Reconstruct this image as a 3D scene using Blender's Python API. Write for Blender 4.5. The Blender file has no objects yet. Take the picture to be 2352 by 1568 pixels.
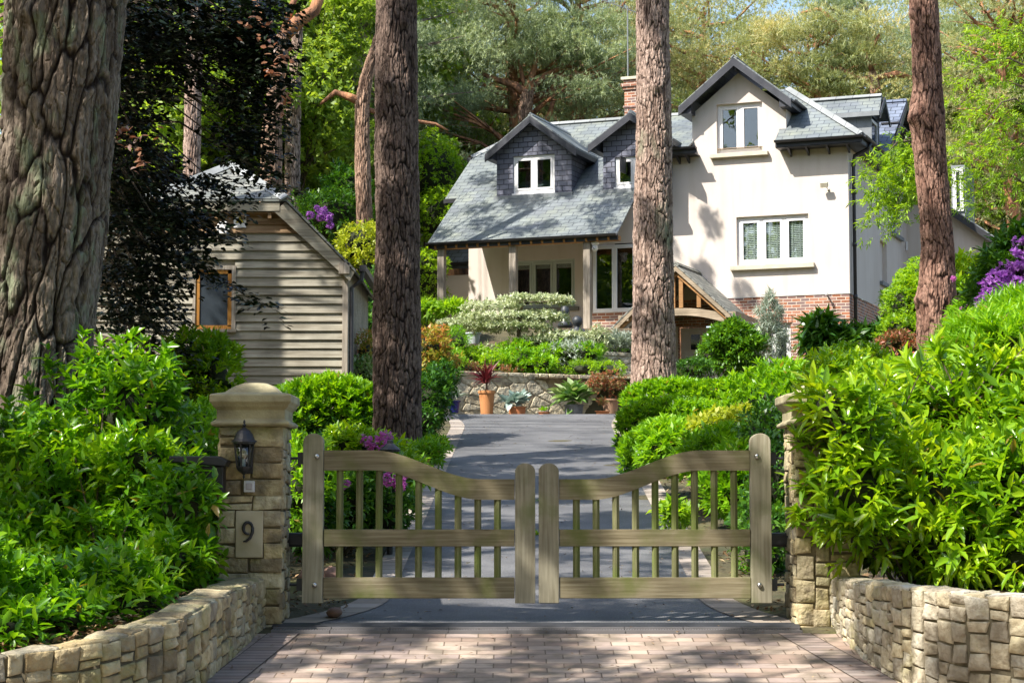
import bpy, math, random
import numpy as np
from mathutils import Vector, Matrix

SC = bpy.context.scene
COL = SC.collection
R = math.radians
PI = math.pi

# ------------------------------------------------------------------ camera
F = 4492.0; CX = 1176.0; CY = 784.0
TH = math.atan(366.0 / F); CT, ST = math.cos(TH), math.sin(TH)
cam_d = bpy.data.cameras.new("camera"); cam = bpy.data.objects.new("camera", cam_d); COL.objects.link(cam)
cam_d.sensor_width = 36.0; cam_d.lens = F / 2352.0 * 36.0
cam_d.clip_start = 0.1; cam_d.clip_end = 2000.0
cam.location = (0, 0, 0); cam.rotation_euler = (R(90) + TH, 0, 0)
SC.camera = cam

# ------------------------------------------------------------------ sky, sun, exposure
LIGHT = Vector((0.520, 0.400, -0.755)).normalized()      # the way the sunlight travels
EL = math.asin(-LIGHT.z); AZ = math.atan2(-LIGHT.x, -LIGHT.y)
W = bpy.data.worlds.new("World"); SC.world = W; W.use_nodes = True
wn = W.node_tree.nodes; wl = W.node_tree.links
sky = wn.new("ShaderNodeTexSky"); sky.sky_type = 'NISHITA'; sky.sun_disc = False
sky.sun_elevation = EL; sky.sun_rotation = AZ; sky.air_density = 1.0; sky.dust_density = 1.5
wl.new(sky.outputs[0], wn["Background"].inputs[0]); wn["Background"].inputs[1].default_value = 0.15
sd = bpy.data.lights.new("sun", 'SUN'); sd.energy = 5.0; sd.angle = R(0.53); sd.color = (1.0, 0.95, 0.88)
so = bpy.data.objects.new("sun", sd); COL.objects.link(so); so.rotation_euler = LIGHT.to_track_quat('-Z', 'Y').to_euler()
SC.view_settings.view_transform = 'Standard'; SC.view_settings.look = 'None'
SC.view_settings.exposure = 0.90; SC.view_settings.gamma = 1.0
SC.render.engine = 'CYCLES'
SC.cycles.max_bounces = 7; SC.cycles.diffuse_bounces = 4; SC.cycles.transparent_max_bounces = 8
SC.cycles.caustics_reflective = False; SC.cycles.caustics_refractive = False

# ------------------------------------------------------------------ helpers
def pt(x, y, Y):
    """point on the view ray of a reference pixel, Y metres away"""
    u = (x - CX) / F; v = (CY - y) / F
    d = (u, CT - v * ST, ST + v * CT); t = Y / d[1]
    return np.array((d[0] * t, Y, d[2] * t))

def tag(o, label=None, cat=None, group=None, kind=None):
    if label: o['label'] = label
    if cat: o['category'] = cat
    if group: o['group'] = group
    if kind: o['kind'] = kind
    return o

def root(name, label, cat, loc=(0, 0, 0), rz=0.0, group=None):
    o = bpy.data.objects.new(name, None); COL.objects.link(o)
    o.location = loc; o.rotation_euler = (0, 0, rz); o.empty_display_size = 0.2
    return tag(o, label, cat, group)

def link(name, me, mat, parent=None, local=False):
    o = bpy.data.objects.new(name, me); COL.objects.link(o)
    if mat is not None and len(me.materials) == 0: me.materials.append(mat)
    if parent is not None:
        o.parent = parent
        if not local:
            m = Matrix.Translation(parent.location) @ parent.rotation_euler.to_matrix().to_4x4()
            o.matrix_parent_inverse = m.inverted()
    return o

def np_mesh(name, V, faces_list, uv=None, smooth=False, attr=None):
    """V (n,3); faces_list = list of (k,m) int arrays, one per face size"""
    me = bpy.data.meshes.new(name)
    V = np.ascontiguousarray(V, dtype=np.float32)
    me.vertices.add(len(V)); me.vertices.foreach_set('co', V.ravel())
    tot = sum(f.size for f in faces_list); nf = sum(len(f) for f in faces_list)
    me.loops.add(tot); me.polygons.add(nf)
    li = np.concatenate([f.ravel() for f in faces_list]).astype(np.int32)
    lt = np.concatenate([np.full(len(f), f.shape[1], np.int32) for f in faces_list])
    ls = np.concatenate(([0], np.cumsum(lt)[:-1])).astype(np.int32)
    me.loops.foreach_set('vertex_index', li)
    me.polygons.foreach_set('loop_start', ls); me.polygons.foreach_set('loop_total', lt)
    if smooth: me.polygons.foreach_set('use_smooth', np.ones(nf, dtype=bool))
    me.update(calc_edges=True)
    if uv is not None:
        l = me.uv_layers.new(name='UVMap'); l.data.foreach_set('uv', np.ascontiguousarray(uv[li], dtype=np.float32).ravel())
    if attr is not None:
        for k, a in attr.items():
            c = me.attributes.new(k, 'FLOAT', 'POINT'); c.data.foreach_set('value', np.ascontiguousarray(a, dtype=np.float32))
    return me

class MB:
    """collects polygons into one mesh, with a metric UV map laid along each face"""
    def __init__(s): s.v = []; s.f = []
    def poly(s, pts):
        b = len(s.v); s.v += [tuple(p) for p in pts]; s.f.append(tuple(range(b, b + len(pts)))); return s
    def box(s, c, d, rz=0.0, rx=0.0, ry=0.0, taper=None):
        hx, hy, hz = d[0] / 2, d[1] / 2, d[2] / 2
        m = Matrix.Rotation(rz, 3, 'Z') @ Matrix.Rotation(ry, 3, 'Y') @ Matrix.Rotation(rx, 3, 'X')
        b = len(s.v)
        for z in (-1, 1):
            for x, y in ((-1, -1), (1, -1), (1, 1), (-1, 1)):
                k = 1.0 if (taper is None or z < 0) else taper
                p = m @ Vector((x * hx * k, y * hy * k, z * hz)); s.v.append((p.x + c[0], p.y + c[1], p.z + c[2]))
        for q in ((3, 2, 1, 0), (4, 5, 6, 7), (0, 1, 5, 4), (1, 2, 6, 5), (2, 3, 7, 6), (3, 0, 4, 7)):
            s.f.append(tuple(b + i for i in q))
        return s
    def b2(s, x0, x1, y0, y1, z0, z1):
        return s.box(((x0 + x1) / 2, (y0 + y1) / 2, (z0 + z1) / 2), (abs(x1 - x0), abs(y1 - y0), abs(z1 - z0)))
    def prism(s, pts, vec):
        """closed solid: polygon pts swept along vec"""
        n = len(pts); b = len(s.v)
        s.v += [tuple(p) for p in pts] + [(p[0] + vec[0], p[1] + vec[1], p[2] + vec[2]) for p in pts]
        s.f.append(tuple(range(b, b + n))); s.f.append(tuple(range(b + 2 * n - 1, b + n - 1, -1)))
        for i in range(n):
            j = (i + 1) % n; s.f.append((b + i, b + n + i, b + n + j, b + j))
        return s
    def bar(s, a, b_, w, h):
        """square bar from a to b"""
        a = Vector(a); e = Vector(b_); d = (e - a); L = d.length; d.normalize()
        up = Vector((0, 0, 1)) if abs(d.z) < 0.95 else Vector((0, 1, 0))
        sd_ = d.cross(up).normalized() * (w / 2); u2 = sd_.cross(d).normalized() * (h / 2)
        return s.prism([a + sd_ + u2, a - sd_ + u2, a - sd_ - u2, a + sd_ - u2], d * L)
    def tube(s, pts, rad, n=8, cap=True):
        pts = [Vector(p) for p in pts]
        if not hasattr(rad, '__len__'): rad = [rad] * len(pts)
        rings = []; prev = None
        for i, p in enumerate(pts):
            d = (pts[min(i + 1, len(pts) - 1)] - pts[max(i - 1, 0)]).normalized()
            a = (prev - d * prev.dot(d)).normalized() if prev is not None and (prev - d * prev.dot(d)).length > 1e-4 else d.orthogonal().normalized()
            prev = a; c = d.cross(a); r = []
            for k in range(n):
                t = 2 * PI * k / n; q = p + (a * math.cos(t) + c * math.sin(t)) * rad[i]
                r.append(len(s.v)); s.v.append(tuple(q))
            rings.append(r)
        for i in range(len(rings) - 1):
            for k in range(n):
                s.f.append((rings[i][k], rings[i][(k + 1) % n], rings[i + 1][(k + 1) % n], rings[i + 1][k]))
        if cap: s.f.append(tuple(reversed(rings[0]))); s.f.append(tuple(rings[-1]))
        return s
    def lathe(s, prof, c, n=20, sq=None):
        """profile [(r,z)] about vertical axis at c; sq: squareness for four-sided caps"""
        rings = []
        for r, z in prof:
            ring = []
            for k in range(n):
                t = 2 * PI * k / n; cs, sn = math.cos(t), math.sin(t)
                f = 1.0
                if sq: f = 1.0 / max(abs(cs), abs(sn)); f = 1 + (f - 1) * sq
                ring.append(len(s.v)); s.v.append((c[0] + r * f * cs, c[1] + r * f * sn, c[2] + z))
            rings.append(ring)
        for i in range(len(rings) - 1):
            for k in range(n):
                s.f.append((rings[i][k], rings[i][(k + 1) % n], rings[i + 1][(k + 1) % n], rings[i + 1][k]))
        s.f.append(tuple(reversed(rings[0]))); s.f.append(tuple(rings[-1]))
        return s
    def build(s, name, mat, parent=None, local=False, smooth=False, bevel=0.0, seg=2, matrix=None):
        me = bpy.data.meshes.new(name); v = s.v
        if matrix is not None: v = [tuple(matrix @ Vector(p)) for p in v]
        me.from_pydata(v, [], s.f); me.update()
        uv = me.uv_layers.new(name='UVMap').data
        vs = me.vertices
        for p in me.polygons:
            n = p.normal
            if abs(n.z) > 0.999: t1 = Vector((1, 0, 0)); t2 = Vector((0, 1, 0))
            else:
                t1 = Vector((-n.y, n.x, 0)).normalized()
                if abs(t1.x) >= abs(t1.y):
                    if t1.x < 0: t1 = -t1
                elif t1.y < 0: t1 = -t1
                t2 = n.cross(t1)
                if t2.z < 0: t2 = -t2
            for li in p.loop_indices:
                co = vs[me.loops[li].vertex_index].co; uv[li].uv = (co.dot(t1), co.dot(t2))
        if smooth:
            for p in me.polygons: p.use_smooth = True
        o = link(name, me, mat, parent, local)
        if bevel > 0:
            m = o.modifiers.new('bevel', 'BEVEL'); m.width = bevel; m.segments = seg; m.limit_method = 'ANGLE'; m.angle_limit = R(40)
        return o

def frac(x): return x - np.floor(x)
def hsh(i, j, s): return frac(np.sin(i * 127.1 + j * 311.7 + s * 74.7) * 43758.5453)
def vnoise(x, y, s=0.0, wrap=None):
    i = np.floor(x); j = np.floor(y); fx = x - i; fy = y - j
    fx = fx * fx * (3 - 2 * fx); fy = fy * fy * (3 - 2 * fy)
    w = (lambda a: np.mod(a, wrap)) if wrap else (lambda a: a)
    a = hsh(w(i), j, s); b = hsh(w(i + 1), j, s); c = hsh(w(i), j + 1, s); d = hsh(w(i + 1), j + 1, s)
    return (a * (1 - fx) + b * fx) * (1 - fy) + (c * (1 - fx) + d * fx) * fy
def fbm(x, y, s=0.0, o=4, wrap=None):
    t = 0; a = 0.5
    for k in range(o):
        t = t + a * (vnoise(x * 2 ** k, y * 2 ** k, s + k, wrap * 2 ** k if wrap else None) - 0.5); a *= 0.5
    return t
def cells(u, v, s=0.0, wrap=None, jit=0.85):
    i0 = np.floor(u); j0 = np.floor(v); f1 = np.full(u.shape, 9.0); f2 = np.full(u.shape, 9.0); idd = np.zeros(u.shape)
    for di in (-1, 0, 1):
        for dj in (-1, 0, 1):
            i = i0 + di; j = j0 + dj; iw = np.mod(i, wrap) if wrap else i
            px = i + 0.5 + jit * (hsh(iw, j, s) - 0.5); py = j + 0.5 + jit * (hsh(iw, j, s + 5) - 0.5)
            d = np.hypot(u - px, v - py); k = hsh(iw, j, s + 11)
            nf1 = d < f1
            f2 = np.where(nf1, f1, np.minimum(f2, d)); idd = np.where(nf1, k, idd); f1 = np.where(nf1, d, f1)
    return f1, f2, idd
def sstep(a, b, x):
    t = np.clip((x - a) / (b - a), 0, 1); return t * t * (3 - 2 * t)

# ------------------------------------------------------------------ materials
def newmat(name):
    m = bpy.data.materials.new(name); m.use_nodes = True; nt = m.node_tree
    return m, nt, nt.nodes, nt.links, nt.nodes['Principled BSDF']
def setc(i, c): i.default_value = (c[0], c[1], c[2], 1.0)
def ramp(N, stops, interp='LINEAR'):
    r = N.new('ShaderNodeValToRGB'); e = r.color_ramp.elements; r.color_ramp.interpolation = interp
    while len(e) < len(stops): e.new(0.5)
    for k, (p, c) in enumerate(stops): e[k].position = p; e[k].color = (c[0], c[1], c[2], 1.0)
    return r
def tex(N, L, kind, scale, coord=None, detail=4.0, sc3=None):
    t = N.new('ShaderNodeTexNoise' if kind == 'noise' else 'ShaderNodeTexVoronoi' if kind == 'voronoi' else 'ShaderNodeTexWave')
    t.inputs['Scale'].default_value = scale
    if kind == 'noise': t.inputs['Detail'].default_value = detail
    tc = N.new('ShaderNodeTexCoord'); src = tc.outputs[coord or 'Object']
    if sc3:
        mp = N.new('ShaderNodeMapping'); mp.inputs['Scale'].default_value = sc3; L.new(src, mp.inputs['Vector']); src = mp.outputs[0]
    L.new(src, t.inputs['Vector']); return t
def bump(N, L, h, strength=0.3, dist=0.02):
    b = N.new('ShaderNodeBump'); b.inputs['Strength'].default_value = strength; b.inputs['Distance'].default_value = dist
    L.new(h, b.inputs['Height']); return b

def m_noise(name, c1, c2, c3=None, scale=3.0, rough=0.8, bs=0.3, bd=0.01, coord='Object', sc3=None, metal=0.0, fine=40.0, spec=0.5):
    m, nt, N, L, P = newmat(name)
    t = tex(N, L, 'noise', scale, coord, 6, sc3)
    r = ramp(N, [(0.32, c1), (0.52, c3 or [(a + b) / 2 for a, b in zip(c1, c2)]), (0.70, c2)])
    L.new(t.outputs[0], r.inputs[0]); L.new(r.outputs[0], P.inputs['Base Color'])
    P.inputs['Roughness'].default_value = rough; P.inputs['Metallic'].default_value = metal
    P.inputs['Specular IOR Level'].default_value = spec
    if bs:
        t2 = tex(N, L, 'noise', fine, coord, 5, sc3); b = bump(N, L, t2.outputs[0], bs, bd); L.new(b.outputs[0], P.inputs['Normal'])
    return m

def m_leaf(name, c1, c2, c3, rough=0.45, trans=0.35, tcol=None, spec=0.5, clump=0.6, cscale=1.2, old=0.0):
    """leaf: colour differs leaf by leaf and clump by clump, some light comes through"""
    m, nt, N, L, P = newmat(name)
    g = N.new('ShaderNodeNewGeometry'); t = tex(N, L, 'noise', cscale, 'Object', 3)
    ma = N.new('ShaderNodeMath'); ma.operation = 'MULTIPLY_ADD'; ma.inputs[1].default_value = 1 - clump * 0.5
    mb = N.new('ShaderNodeMath'); mb.operation = 'MULTIPLY_ADD'; mb.inputs[1].default_value = clump * 1.6; mb.inputs[2].default_value = -clump * 0.8 + clump * 0.25
    L.new(t.outputs[0], mb.inputs[0]); L.new(g.outputs['Random Per Island'], ma.inputs[0]); L.new(mb.outputs[0], ma.inputs[2])
    r = ramp(N, [(0.05, c1), (0.5, c2), (0.95, c3)]); L.new(ma.outputs[0], r.inputs[0])
    m7 = N.new('ShaderNodeMath'); m7.operation = 'MULTIPLY'; m7.inputs[1].default_value = 53.7; L.new(g.outputs['Random Per Island'], m7.inputs[0])
    f7 = N.new('ShaderNodeMath'); f7.operation = 'FRACT'; L.new(m7.outputs[0], f7.inputs[0]); g7 = N.new('ShaderNodeMath'); g7.operation = 'GREATER_THAN'; g7.inputs[1].default_value = 1 - old; L.new(f7.outputs[0], g7.inputs[0])
    x7 = N.new('ShaderNodeMix'); x7.data_type = 'RGBA'; L.new(g7.outputs[0], x7.inputs[0]); L.new(r.outputs[0], x7.inputs[6]); x7.inputs[7].default_value = (0.30, 0.22, 0.06, 1)
    class _o: pass
    r = _o(); r.outputs = [x7.outputs[2]]
    L.new(r.outputs[0], P.inputs['Base Color']); P.inputs['Roughness'].default_value = rough
    P.inputs['Specular IOR Level'].default_value = spec
    tr = N.new('ShaderNodeBsdfTranslucent'); mx = N.new('ShaderNodeMixShader'); mx.inputs[0].default_value = trans
    mc = N.new('ShaderNodeMix'); mc.data_type = 'RGBA'; mc.blend_type = 'MULTIPLY'; mc.inputs[0].default_value = 1.0
    L.new(r.outputs[0], mc.inputs[6]); tc = tcol or (2.2, 2.0, 0.6); mc.inputs[7].default_value = (tc[0], tc[1], tc[2], 1)
    L.new(mc.outputs[2], tr.inputs[0]); L.new(P.outputs[0], mx.inputs[1]); L.new(tr.outputs[0], mx.inputs[2])
    L.new(mx.outputs[0], N['Material Output'].inputs[0])
    return m

def m_brick(name, cols, mortar, bw, bh, msize, rough=0.8, offset=0.5, bs=0.6, bd=0.01, nscale=1.5, stain=None, rot=0.0, mvar=None, spec=0.5, jitter=0.0):
    m, nt, N, L, P = newmat(name)
    tc = N.new('ShaderNodeTexCoord'); src = tc.outputs['UV']
    mp = N.new('ShaderNodeMapping'); mp.inputs['Rotation'].default_value = (0, 0, rot); L.new(src, mp.inputs[0]); src = mp.outputs[0]
    if jitter:
        nz = N.new('ShaderNodeTexNoise'); nz.inputs['Scale'].default_value = 3.0; L.new(src, nz.inputs['Vector'])
        vm = N.new('ShaderNodeVectorMath'); vm.operation = 'MULTIPLY_ADD'; L.new(nz.outputs['Color'], vm.inputs[0]); vm.inputs[1].default_value = (jitter,) * 3; L.new(src, vm.inputs[2]); src = vm.outputs[0]
    b = N.new('ShaderNodeTexBrick'); L.new(src, b.inputs['Vector'])
    b.inputs['Scale'].default_value = 1.0; b.inputs['Brick Width'].default_value = bw; b.inputs['Row Height'].default_value = bh
    b.inputs['Mortar Size'].default_value = msize; b.inputs['Mortar Smooth'].default_value = 0.2; b.offset = offset
    b.inputs['Color1'].default_value = (0, 0, 0, 1); b.inputs['Color2'].default_value = (1, 1, 1, 1); b.inputs['Mortar'].default_value = (0.5, 0.5, 0.5, 1)
    n = len(cols); r = ramp(N, [((k + 0.5) / n, c) for k, c in enumerate(cols)]); L.new(b.outputs['Color'], r.inputs[0])
    t = tex(N, L, 'noise', nscale, 'Object', 5); r2 = ramp(N, [(0.3, (0.72, 0.72, 0.72)), (0.7, (1.2, 1.2, 1.2))]); L.new(t.outputs[0], r2.inputs[0])
    mm = N.new('ShaderNodeMix'); mm.data_type = 'RGBA'; mm.blend_type = 'MULTIPLY'; mm.inputs[0].default_value = 1
    L.new(r.outputs[0], mm.inputs[6]); L.new(r2.outputs[0], mm.inputs[7]); out = mm.outputs[2]
    if stain:
        t3 = tex(N, L, 'noise', stain[1], 'Object', 6); r3 = ramp(N, [(stain[2], (0, 0, 0)), (stain[3], (1, 1, 1))]); L.new(t3.outputs[0], r3.inputs[0])
        m3 = N.new('ShaderNodeMix'); m3.data_type = 'RGBA'; L.new(r3.outputs[0], m3.inputs[0]); L.new(out, m3.inputs[6]); m3.inputs[7].default_value = (*stain[0], 1); out = m3.outputs[2]
    mo = N.new('ShaderNodeMix'); mo.data_type = 'RGBA'; L.new(b.outputs['Fac'], mo.inputs[0]); L.new(out, mo.inputs[6]); mo.inputs[7].default_value = (*mortar, 1)
    L.new(mo.outputs[2], P.inputs['Base Color']); P.inputs['Roughness'].default_value = rough; P.inputs['Specular IOR Level'].default_value = spec
    inv = N.new('ShaderNodeMath'); inv.operation = 'MULTIPLY_ADD'; inv.inputs[1].default_value = -1; inv.inputs[2].default_value = 1
    L.new(b.outputs['Fac'], inv.inputs[0])
    tf = tex(N, L, 'noise', 25, 'Object', 5)
    ad = N.new('ShaderNodeMath'); ad.operation = 'MULTIPLY_ADD'; ad.inputs[1].default_value = 0.35; L.new(tf.outputs[0], ad.inputs[0]); L.new(inv.outputs[0], ad.inputs[2])
    bb = N.new('ShaderNodeMath'); bb.operation = 'MULTIPLY_ADD'; bb.inputs[1].default_value = 0.4; L.new(b.outputs['Color'], bb.inputs[0]); L.new(ad.outputs[0], bb.inputs[2])
    bu = bump(N, L, bb.outputs[0], bs, bd); L.new(bu.outputs[0], P.inputs['Normal'])
    return m

def m_bark(name, fissure, plate, plate2, lichen=None, rough=0.9):
    m, nt, N, L, P = newmat(name)
    a = N.new('ShaderNodeAttribute'); a.attribute_name = 'crack'; b = N.new('ShaderNodeAttribute'); b.attribute_name = 'plate'
    t = tex(N, L, 'noise', 9, 'Object', 6, (1, 1, 0.35))
    ad = N.new('ShaderNodeMath'); ad.operation = 'MULTIPLY_ADD'; ad.inputs[1].default_value = 0.55; L.new(b.outputs['Fac'], ad.inputs[0])
    sb = N.new('ShaderNodeMath'); sb.operation = 'SUBTRACT'; L.new(t.outputs[0], sb.inputs[0]); sb.inputs[1].default_value = 0.27; L.new(sb.outputs[0], ad.inputs[2])
    r = ramp(N, [(0.18, plate), (0.62, plate2)]); L.new(ad.outputs[0], r.inputs[0]); out = r.outputs[0]
    tz = tex(N, L, 'noise', 30, 'Object', 8, (1, 1, 0.5)); rz = ramp(N, [(0.32, (0.55, 0.53, 0.52)), (0.62, (1.25, 1.22, 1.18))]); L.new(tz.outputs[0], rz.inputs[0])
    mz = N.new('ShaderNodeMix'); mz.data_type = 'RGBA'; mz.blend_type = 'MULTIPLY'; mz.inputs[0].default_value = 1; L.new(out, mz.inputs[6]); L.new(rz.outputs[0], mz.inputs[7]); out = mz.outputs[2]
    if lichen:
        t2 = tex(N, L, 'noise', lichen[1], 'Object', 7, (1, 1, 0.5)); r2 = ramp(N, [(lichen[2], (0, 0, 0)), (lichen[3], (1, 1, 1))]); L.new(t2.outputs[0], r2.inputs[0])
        m2 = N.new('ShaderNodeMix'); m2.data_type = 'RGBA'; L.new(r2.outputs[0], m2.inputs[0]); L.new(out, m2.inputs[6]); m2.inputs[7].default_value = (*lichen[0], 1); out = m2.outputs[2]
    mx = N.new('ShaderNodeMix'); mx.data_type = 'RGBA'; L.new(a.outputs['Fac'], mx.inputs[0]); mx.inputs[6].default_value = (*fissure, 1); L.new(out, mx.inputs[7])
    L.new(mx.outputs[2], P.inputs['Base Color']); P.inputs['Roughness'].default_value = rough; P.inputs['Specular IOR Level'].default_value = 0.2
    t3 = tex(N, L, 'noise', 26, 'Object', 9, (1, 1, 0.45)); t4 = tex(N, L, 'voronoi', 20, 'Object', 2, (1, 1, 0.3)); t4.feature = 'DISTANCE_TO_EDGE'
    r4 = ramp(N, [(0.0, (0, 0, 0)), (0.10, (1, 1, 1))]); L.new(t4.outputs['Distance'], r4.inputs[0])
    a4 = N.new('ShaderNodeMath'); a4.operation = 'MULTIPLY_ADD'; a4.inputs[1].default_value = 0.35; L.new(r4.outputs[0], a4.inputs[0]); L.new(t3.outputs[0], a4.inputs[2])
    bu = bump(N, L, a4.outputs[0], 0.9, 0.02); L.new(bu.outputs[0], P.inputs['Normal'])
    return m

def m_stone(name, cols, dark=(0.16, 0.13, 0.09), moss=(0.20, 0.22, 0.07), mossamt=0.66, rough=0.85):
    m, nt, N, L, P = newmat(name)
    b = N.new('ShaderNodeAttribute'); b.attribute_name = 'tint'
    n = len(cols); r = ramp(N, [((k + 0.5) / n, c) for k, c in enumerate(cols)]); L.new(b.outputs['Fac'], r.inputs[0])
    t = tex(N, L, 'noise', 14, 'Object', 7); r2 = ramp(N, [(0.3, (0.7, 0.66, 0.6)), (0.65, (1.15, 1.15, 1.12))]); L.new(t.outputs[0], r2.inputs[0])
    mm = N.new('ShaderNodeMix'); mm.data_type = 'RGBA'; mm.blend_type = 'MULTIPLY'; mm.inputs[0].default_value = 1; L.new(r.outputs[0], mm.inputs[6]); L.new(r2.outputs[0], mm.inputs[7])
    t3 = tex(N, L, 'noise', 3.2, 'Object', 8); r3 = ramp(N, [(mossamt - 0.1, (0, 0, 0)), (mossamt + 0.08, (0.75, 0.75, 0.75))]); L.new(t3.outputs[0], r3.inputs[0])
    m3 = N.new('ShaderNodeMix'); m3.data_type = 'RGBA'; L.new(r3.outputs[0], m3.inputs[0]); L.new(mm.outputs[2], m3.inputs[6]); m3.inputs[7].default_value = (*moss, 1)
    t4 = tex(N, L, 'noise', 5.1, 'Object', 8); r4 = ramp(N, [(0.53, (0, 0, 0)), (0.70, (0.8, 0.8, 0.8))]); L.new(t4.outputs[0], r4.inputs[0])
    m4 = N.new('ShaderNodeMix'); m4.data_type = 'RGBA'; L.new(r4.outputs[0], m4.inputs[0]); L.new(m3.outputs[2], m4.inputs[6]); m4.inputs[7].default_value = (*dark, 1)
    L.new(m4.outputs[2], P.inputs['Base Color']); P.inputs['Roughness'].default_value = rough; P.inputs['Specular IOR Level'].default_value = 0.3
    t5 = tex(N, L, 'noise', 26, 'Object', 10); bu = bump(N, L, t5.outputs[0], 1.0, 0.022); L.new(bu.outputs[0], P.inputs['Normal'])
    return m

def m_wood(name, c1, c2, c3, axis='x', green=None, rough=0.8, gs=1.0):
    """weathered timber, grain along the given local axis"""
    m, nt, N, L, P = newmat(name)
    s = {'x': (1.5, 34, 34), 'y': (34, 1.5, 34), 'z': (34, 34, 1.5)}[axis]; s = tuple(k * gs for k in s)
    t = tex(N, L, 'noise', 1.6, 'Object', 8, s); r = ramp(N, [(0.3, c1), (0.5, c2), (0.72, c3)]); L.new(t.outputs[0], r.inputs[0]); out = r.outputs[0]
    tl = tex(N, L, 'noise', 2.2, 'Object', 5); rl = ramp(N, [(0.3, (0.7, 0.7, 0.7)), (0.7, (1.18, 1.18, 1.18))]); L.new(tl.outputs[0], rl.inputs[0])
    mm = N.new('ShaderNodeMix'); mm.data_type = 'RGBA'; mm.blend_type = 'MULTIPLY'; mm.inputs[0].default_value = 1; L.new(out, mm.inputs[6]); L.new(rl.outputs[0], mm.inputs[7]); out = mm.outputs[2]
    if green:
        t2 = tex(N, L, 'noise', 3.0, 'Object', 6); r2 = ramp(N, [(green[1], (0, 0, 0)), (green[2], (0.8, 0.8, 0.8))]); L.new(t2.outputs[0], r2.inputs[0])
        m2 = N.new('ShaderNodeMix'); m2.data_type = 'RGBA'; L.new(r2.outputs[0], m2.inputs[0]); L.new(out, m2.inputs[6]); m2.inputs[7].default_value = (*green[0], 1); out = m2.outputs[2]
    L.new(out, P.inputs['Base Color']); P.inputs['Roughness'].default_value = rough; P.inputs['Specular IOR Level'].default_value = 0.25
    bu = bump(N, L, t.outputs[0], 0.35, 0.006); L.new(bu.outputs[0], P.inputs['Normal'])
    return m

def m_glass(name, tint=(0.75, 0.8, 0.8), refl=1.0):
    m, nt, N, L, P = newmat(name)
    N.remove(P); tr = N.new('ShaderNodeBsdfTransparent'); setc(tr.inputs[0], tint)
    gl = N.new('ShaderNodeBsdfGlossy'); gl.inputs['Roughness'].default_value = 0.01
    lw = N.new('ShaderNodeLayerWeight'); lw.inputs[0].default_value = 0.5; fr = N.new('ShaderNodeMath'); fr.operation = 'POWER'; L.new(lw.outputs['Facing'], fr.inputs[0]); fr.inputs[1].default_value = 3.0
    ma = N.new('ShaderNodeMath'); ma.operation = 'MULTIPLY_ADD'; ma.inputs[1].default_value = 0.8 * refl; ma.inputs[2].default_value = 0.22 * refl; ma.use_clamp = True
    t = tex(N, L, 'noise', 2.3, 'Object', 2); bu = bump(N, L, t.outputs[0], 0.03, 0.02); L.new(bu.outputs[0], gl.inputs['Normal'])
    mx = N.new('ShaderNodeMixShader'); L.new(fr.outputs[0], ma.inputs[0]); L.new(ma.outputs[0], mx.inputs[0])
    L.new(tr.outputs[0], mx.inputs[1]); L.new(gl.outputs[0], mx.inputs[2]); L.new(mx.outputs[0], N['Material Output'].inputs[0])
    return m

def m_flat(name, c, rough=0.5, metal=0.0, spec=0.5, var=0.12, scale=6.0):
    return m_noise(name, [k * (1 - var) for k in c], [k * (1 + var) for k in c], None, scale, rough, 0.08, 0.004, metal=metal, spec=spec)

M = {}
M['render'] = m_noise('rendered_wall', (0.60, 0.52, 0.455), (0.675, 0.60, 0.535), None, 0.7, 0.9, 0.12, 0.004, fine=60)
def add_streaks(m, amt=0.93, sc=(2.2, 2.2, .22)):
    nt = m.node_tree; N, L = nt.nodes, nt.links; P = N['Principled BSDF']; src = P.inputs['Base Color'].links[0].from_socket
    v = tex(N, L, 'noise', 2.2, 'Object', 7, sc); r = ramp(N, [(0.30, (amt, amt * .985, amt * .95)), (0.52, (1, 1, 1))]); L.new(v.outputs[0], r.inputs[0])
    x = N.new('ShaderNodeMix'); x.data_type = 'RGBA'; x.blend_type = 'MULTIPLY'; x.inputs[0].default_value = 1; L.new(src, x.inputs[6]); L.new(r.outputs[0], x.inputs[7]); L.new(x.outputs[2], P.inputs['Base Color'])
add_streaks(M['render'])
M['white_frame'] = m_flat('painted_frame', (0.78, 0.76, 0.74), 0.45, var=0.03)
M['sage_frame'] = m_flat('sage_frame', (0.46, 0.50, 0.44), 0.5, var=0.05)
M['sill'] = m_noise('stone_sill', (0.50, 0.45, 0.33), (0.62, 0.57, 0.45), None, 4, 0.85, 0.2)
M['dark_sill'] = m_flat('dark_sill', (0.17, 0.16, 0.13), 0.8)
M['black'] = m_flat('black_paint', (0.022, 0.022, 0.026), 0.45, var=0.25)
M['navy_board'] = m_noise('dark_barge_paint', (0.016, 0.018, 0.026), (0.05, 0.052, 0.062), None, 3, 0.5, 0.15)
M['lead'] = m_flat('lead_sheet', (0.20, 0.215, 0.22), 0.55, var=0.15)
M['dark_room'] = m_flat('dark_room', (0.03, 0.028, 0.025), 0.9)
M['blind'] = m_flat('pale_blind', (0.80, 0.77, 0.70), 0.7)
M['glass'] = m_glass('window_glass', refl=0.5)
M['slate'] = m_brick('roof_slate', [(0.150, 0.172, 0.175), (0.165, 0.188, 0.190), (0.185, 0.208, 0.200), (0.158, 0.178, 0.19)], (0.06, 0.07, 0.085), 0.31, 0.185, 0.008, 0.55, bs=0.9, bd=0.012, nscale=1.2, stain=((0.25, 0.27, 0.21), 1.6, 0.5, 0.8), spec=0.6)
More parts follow.
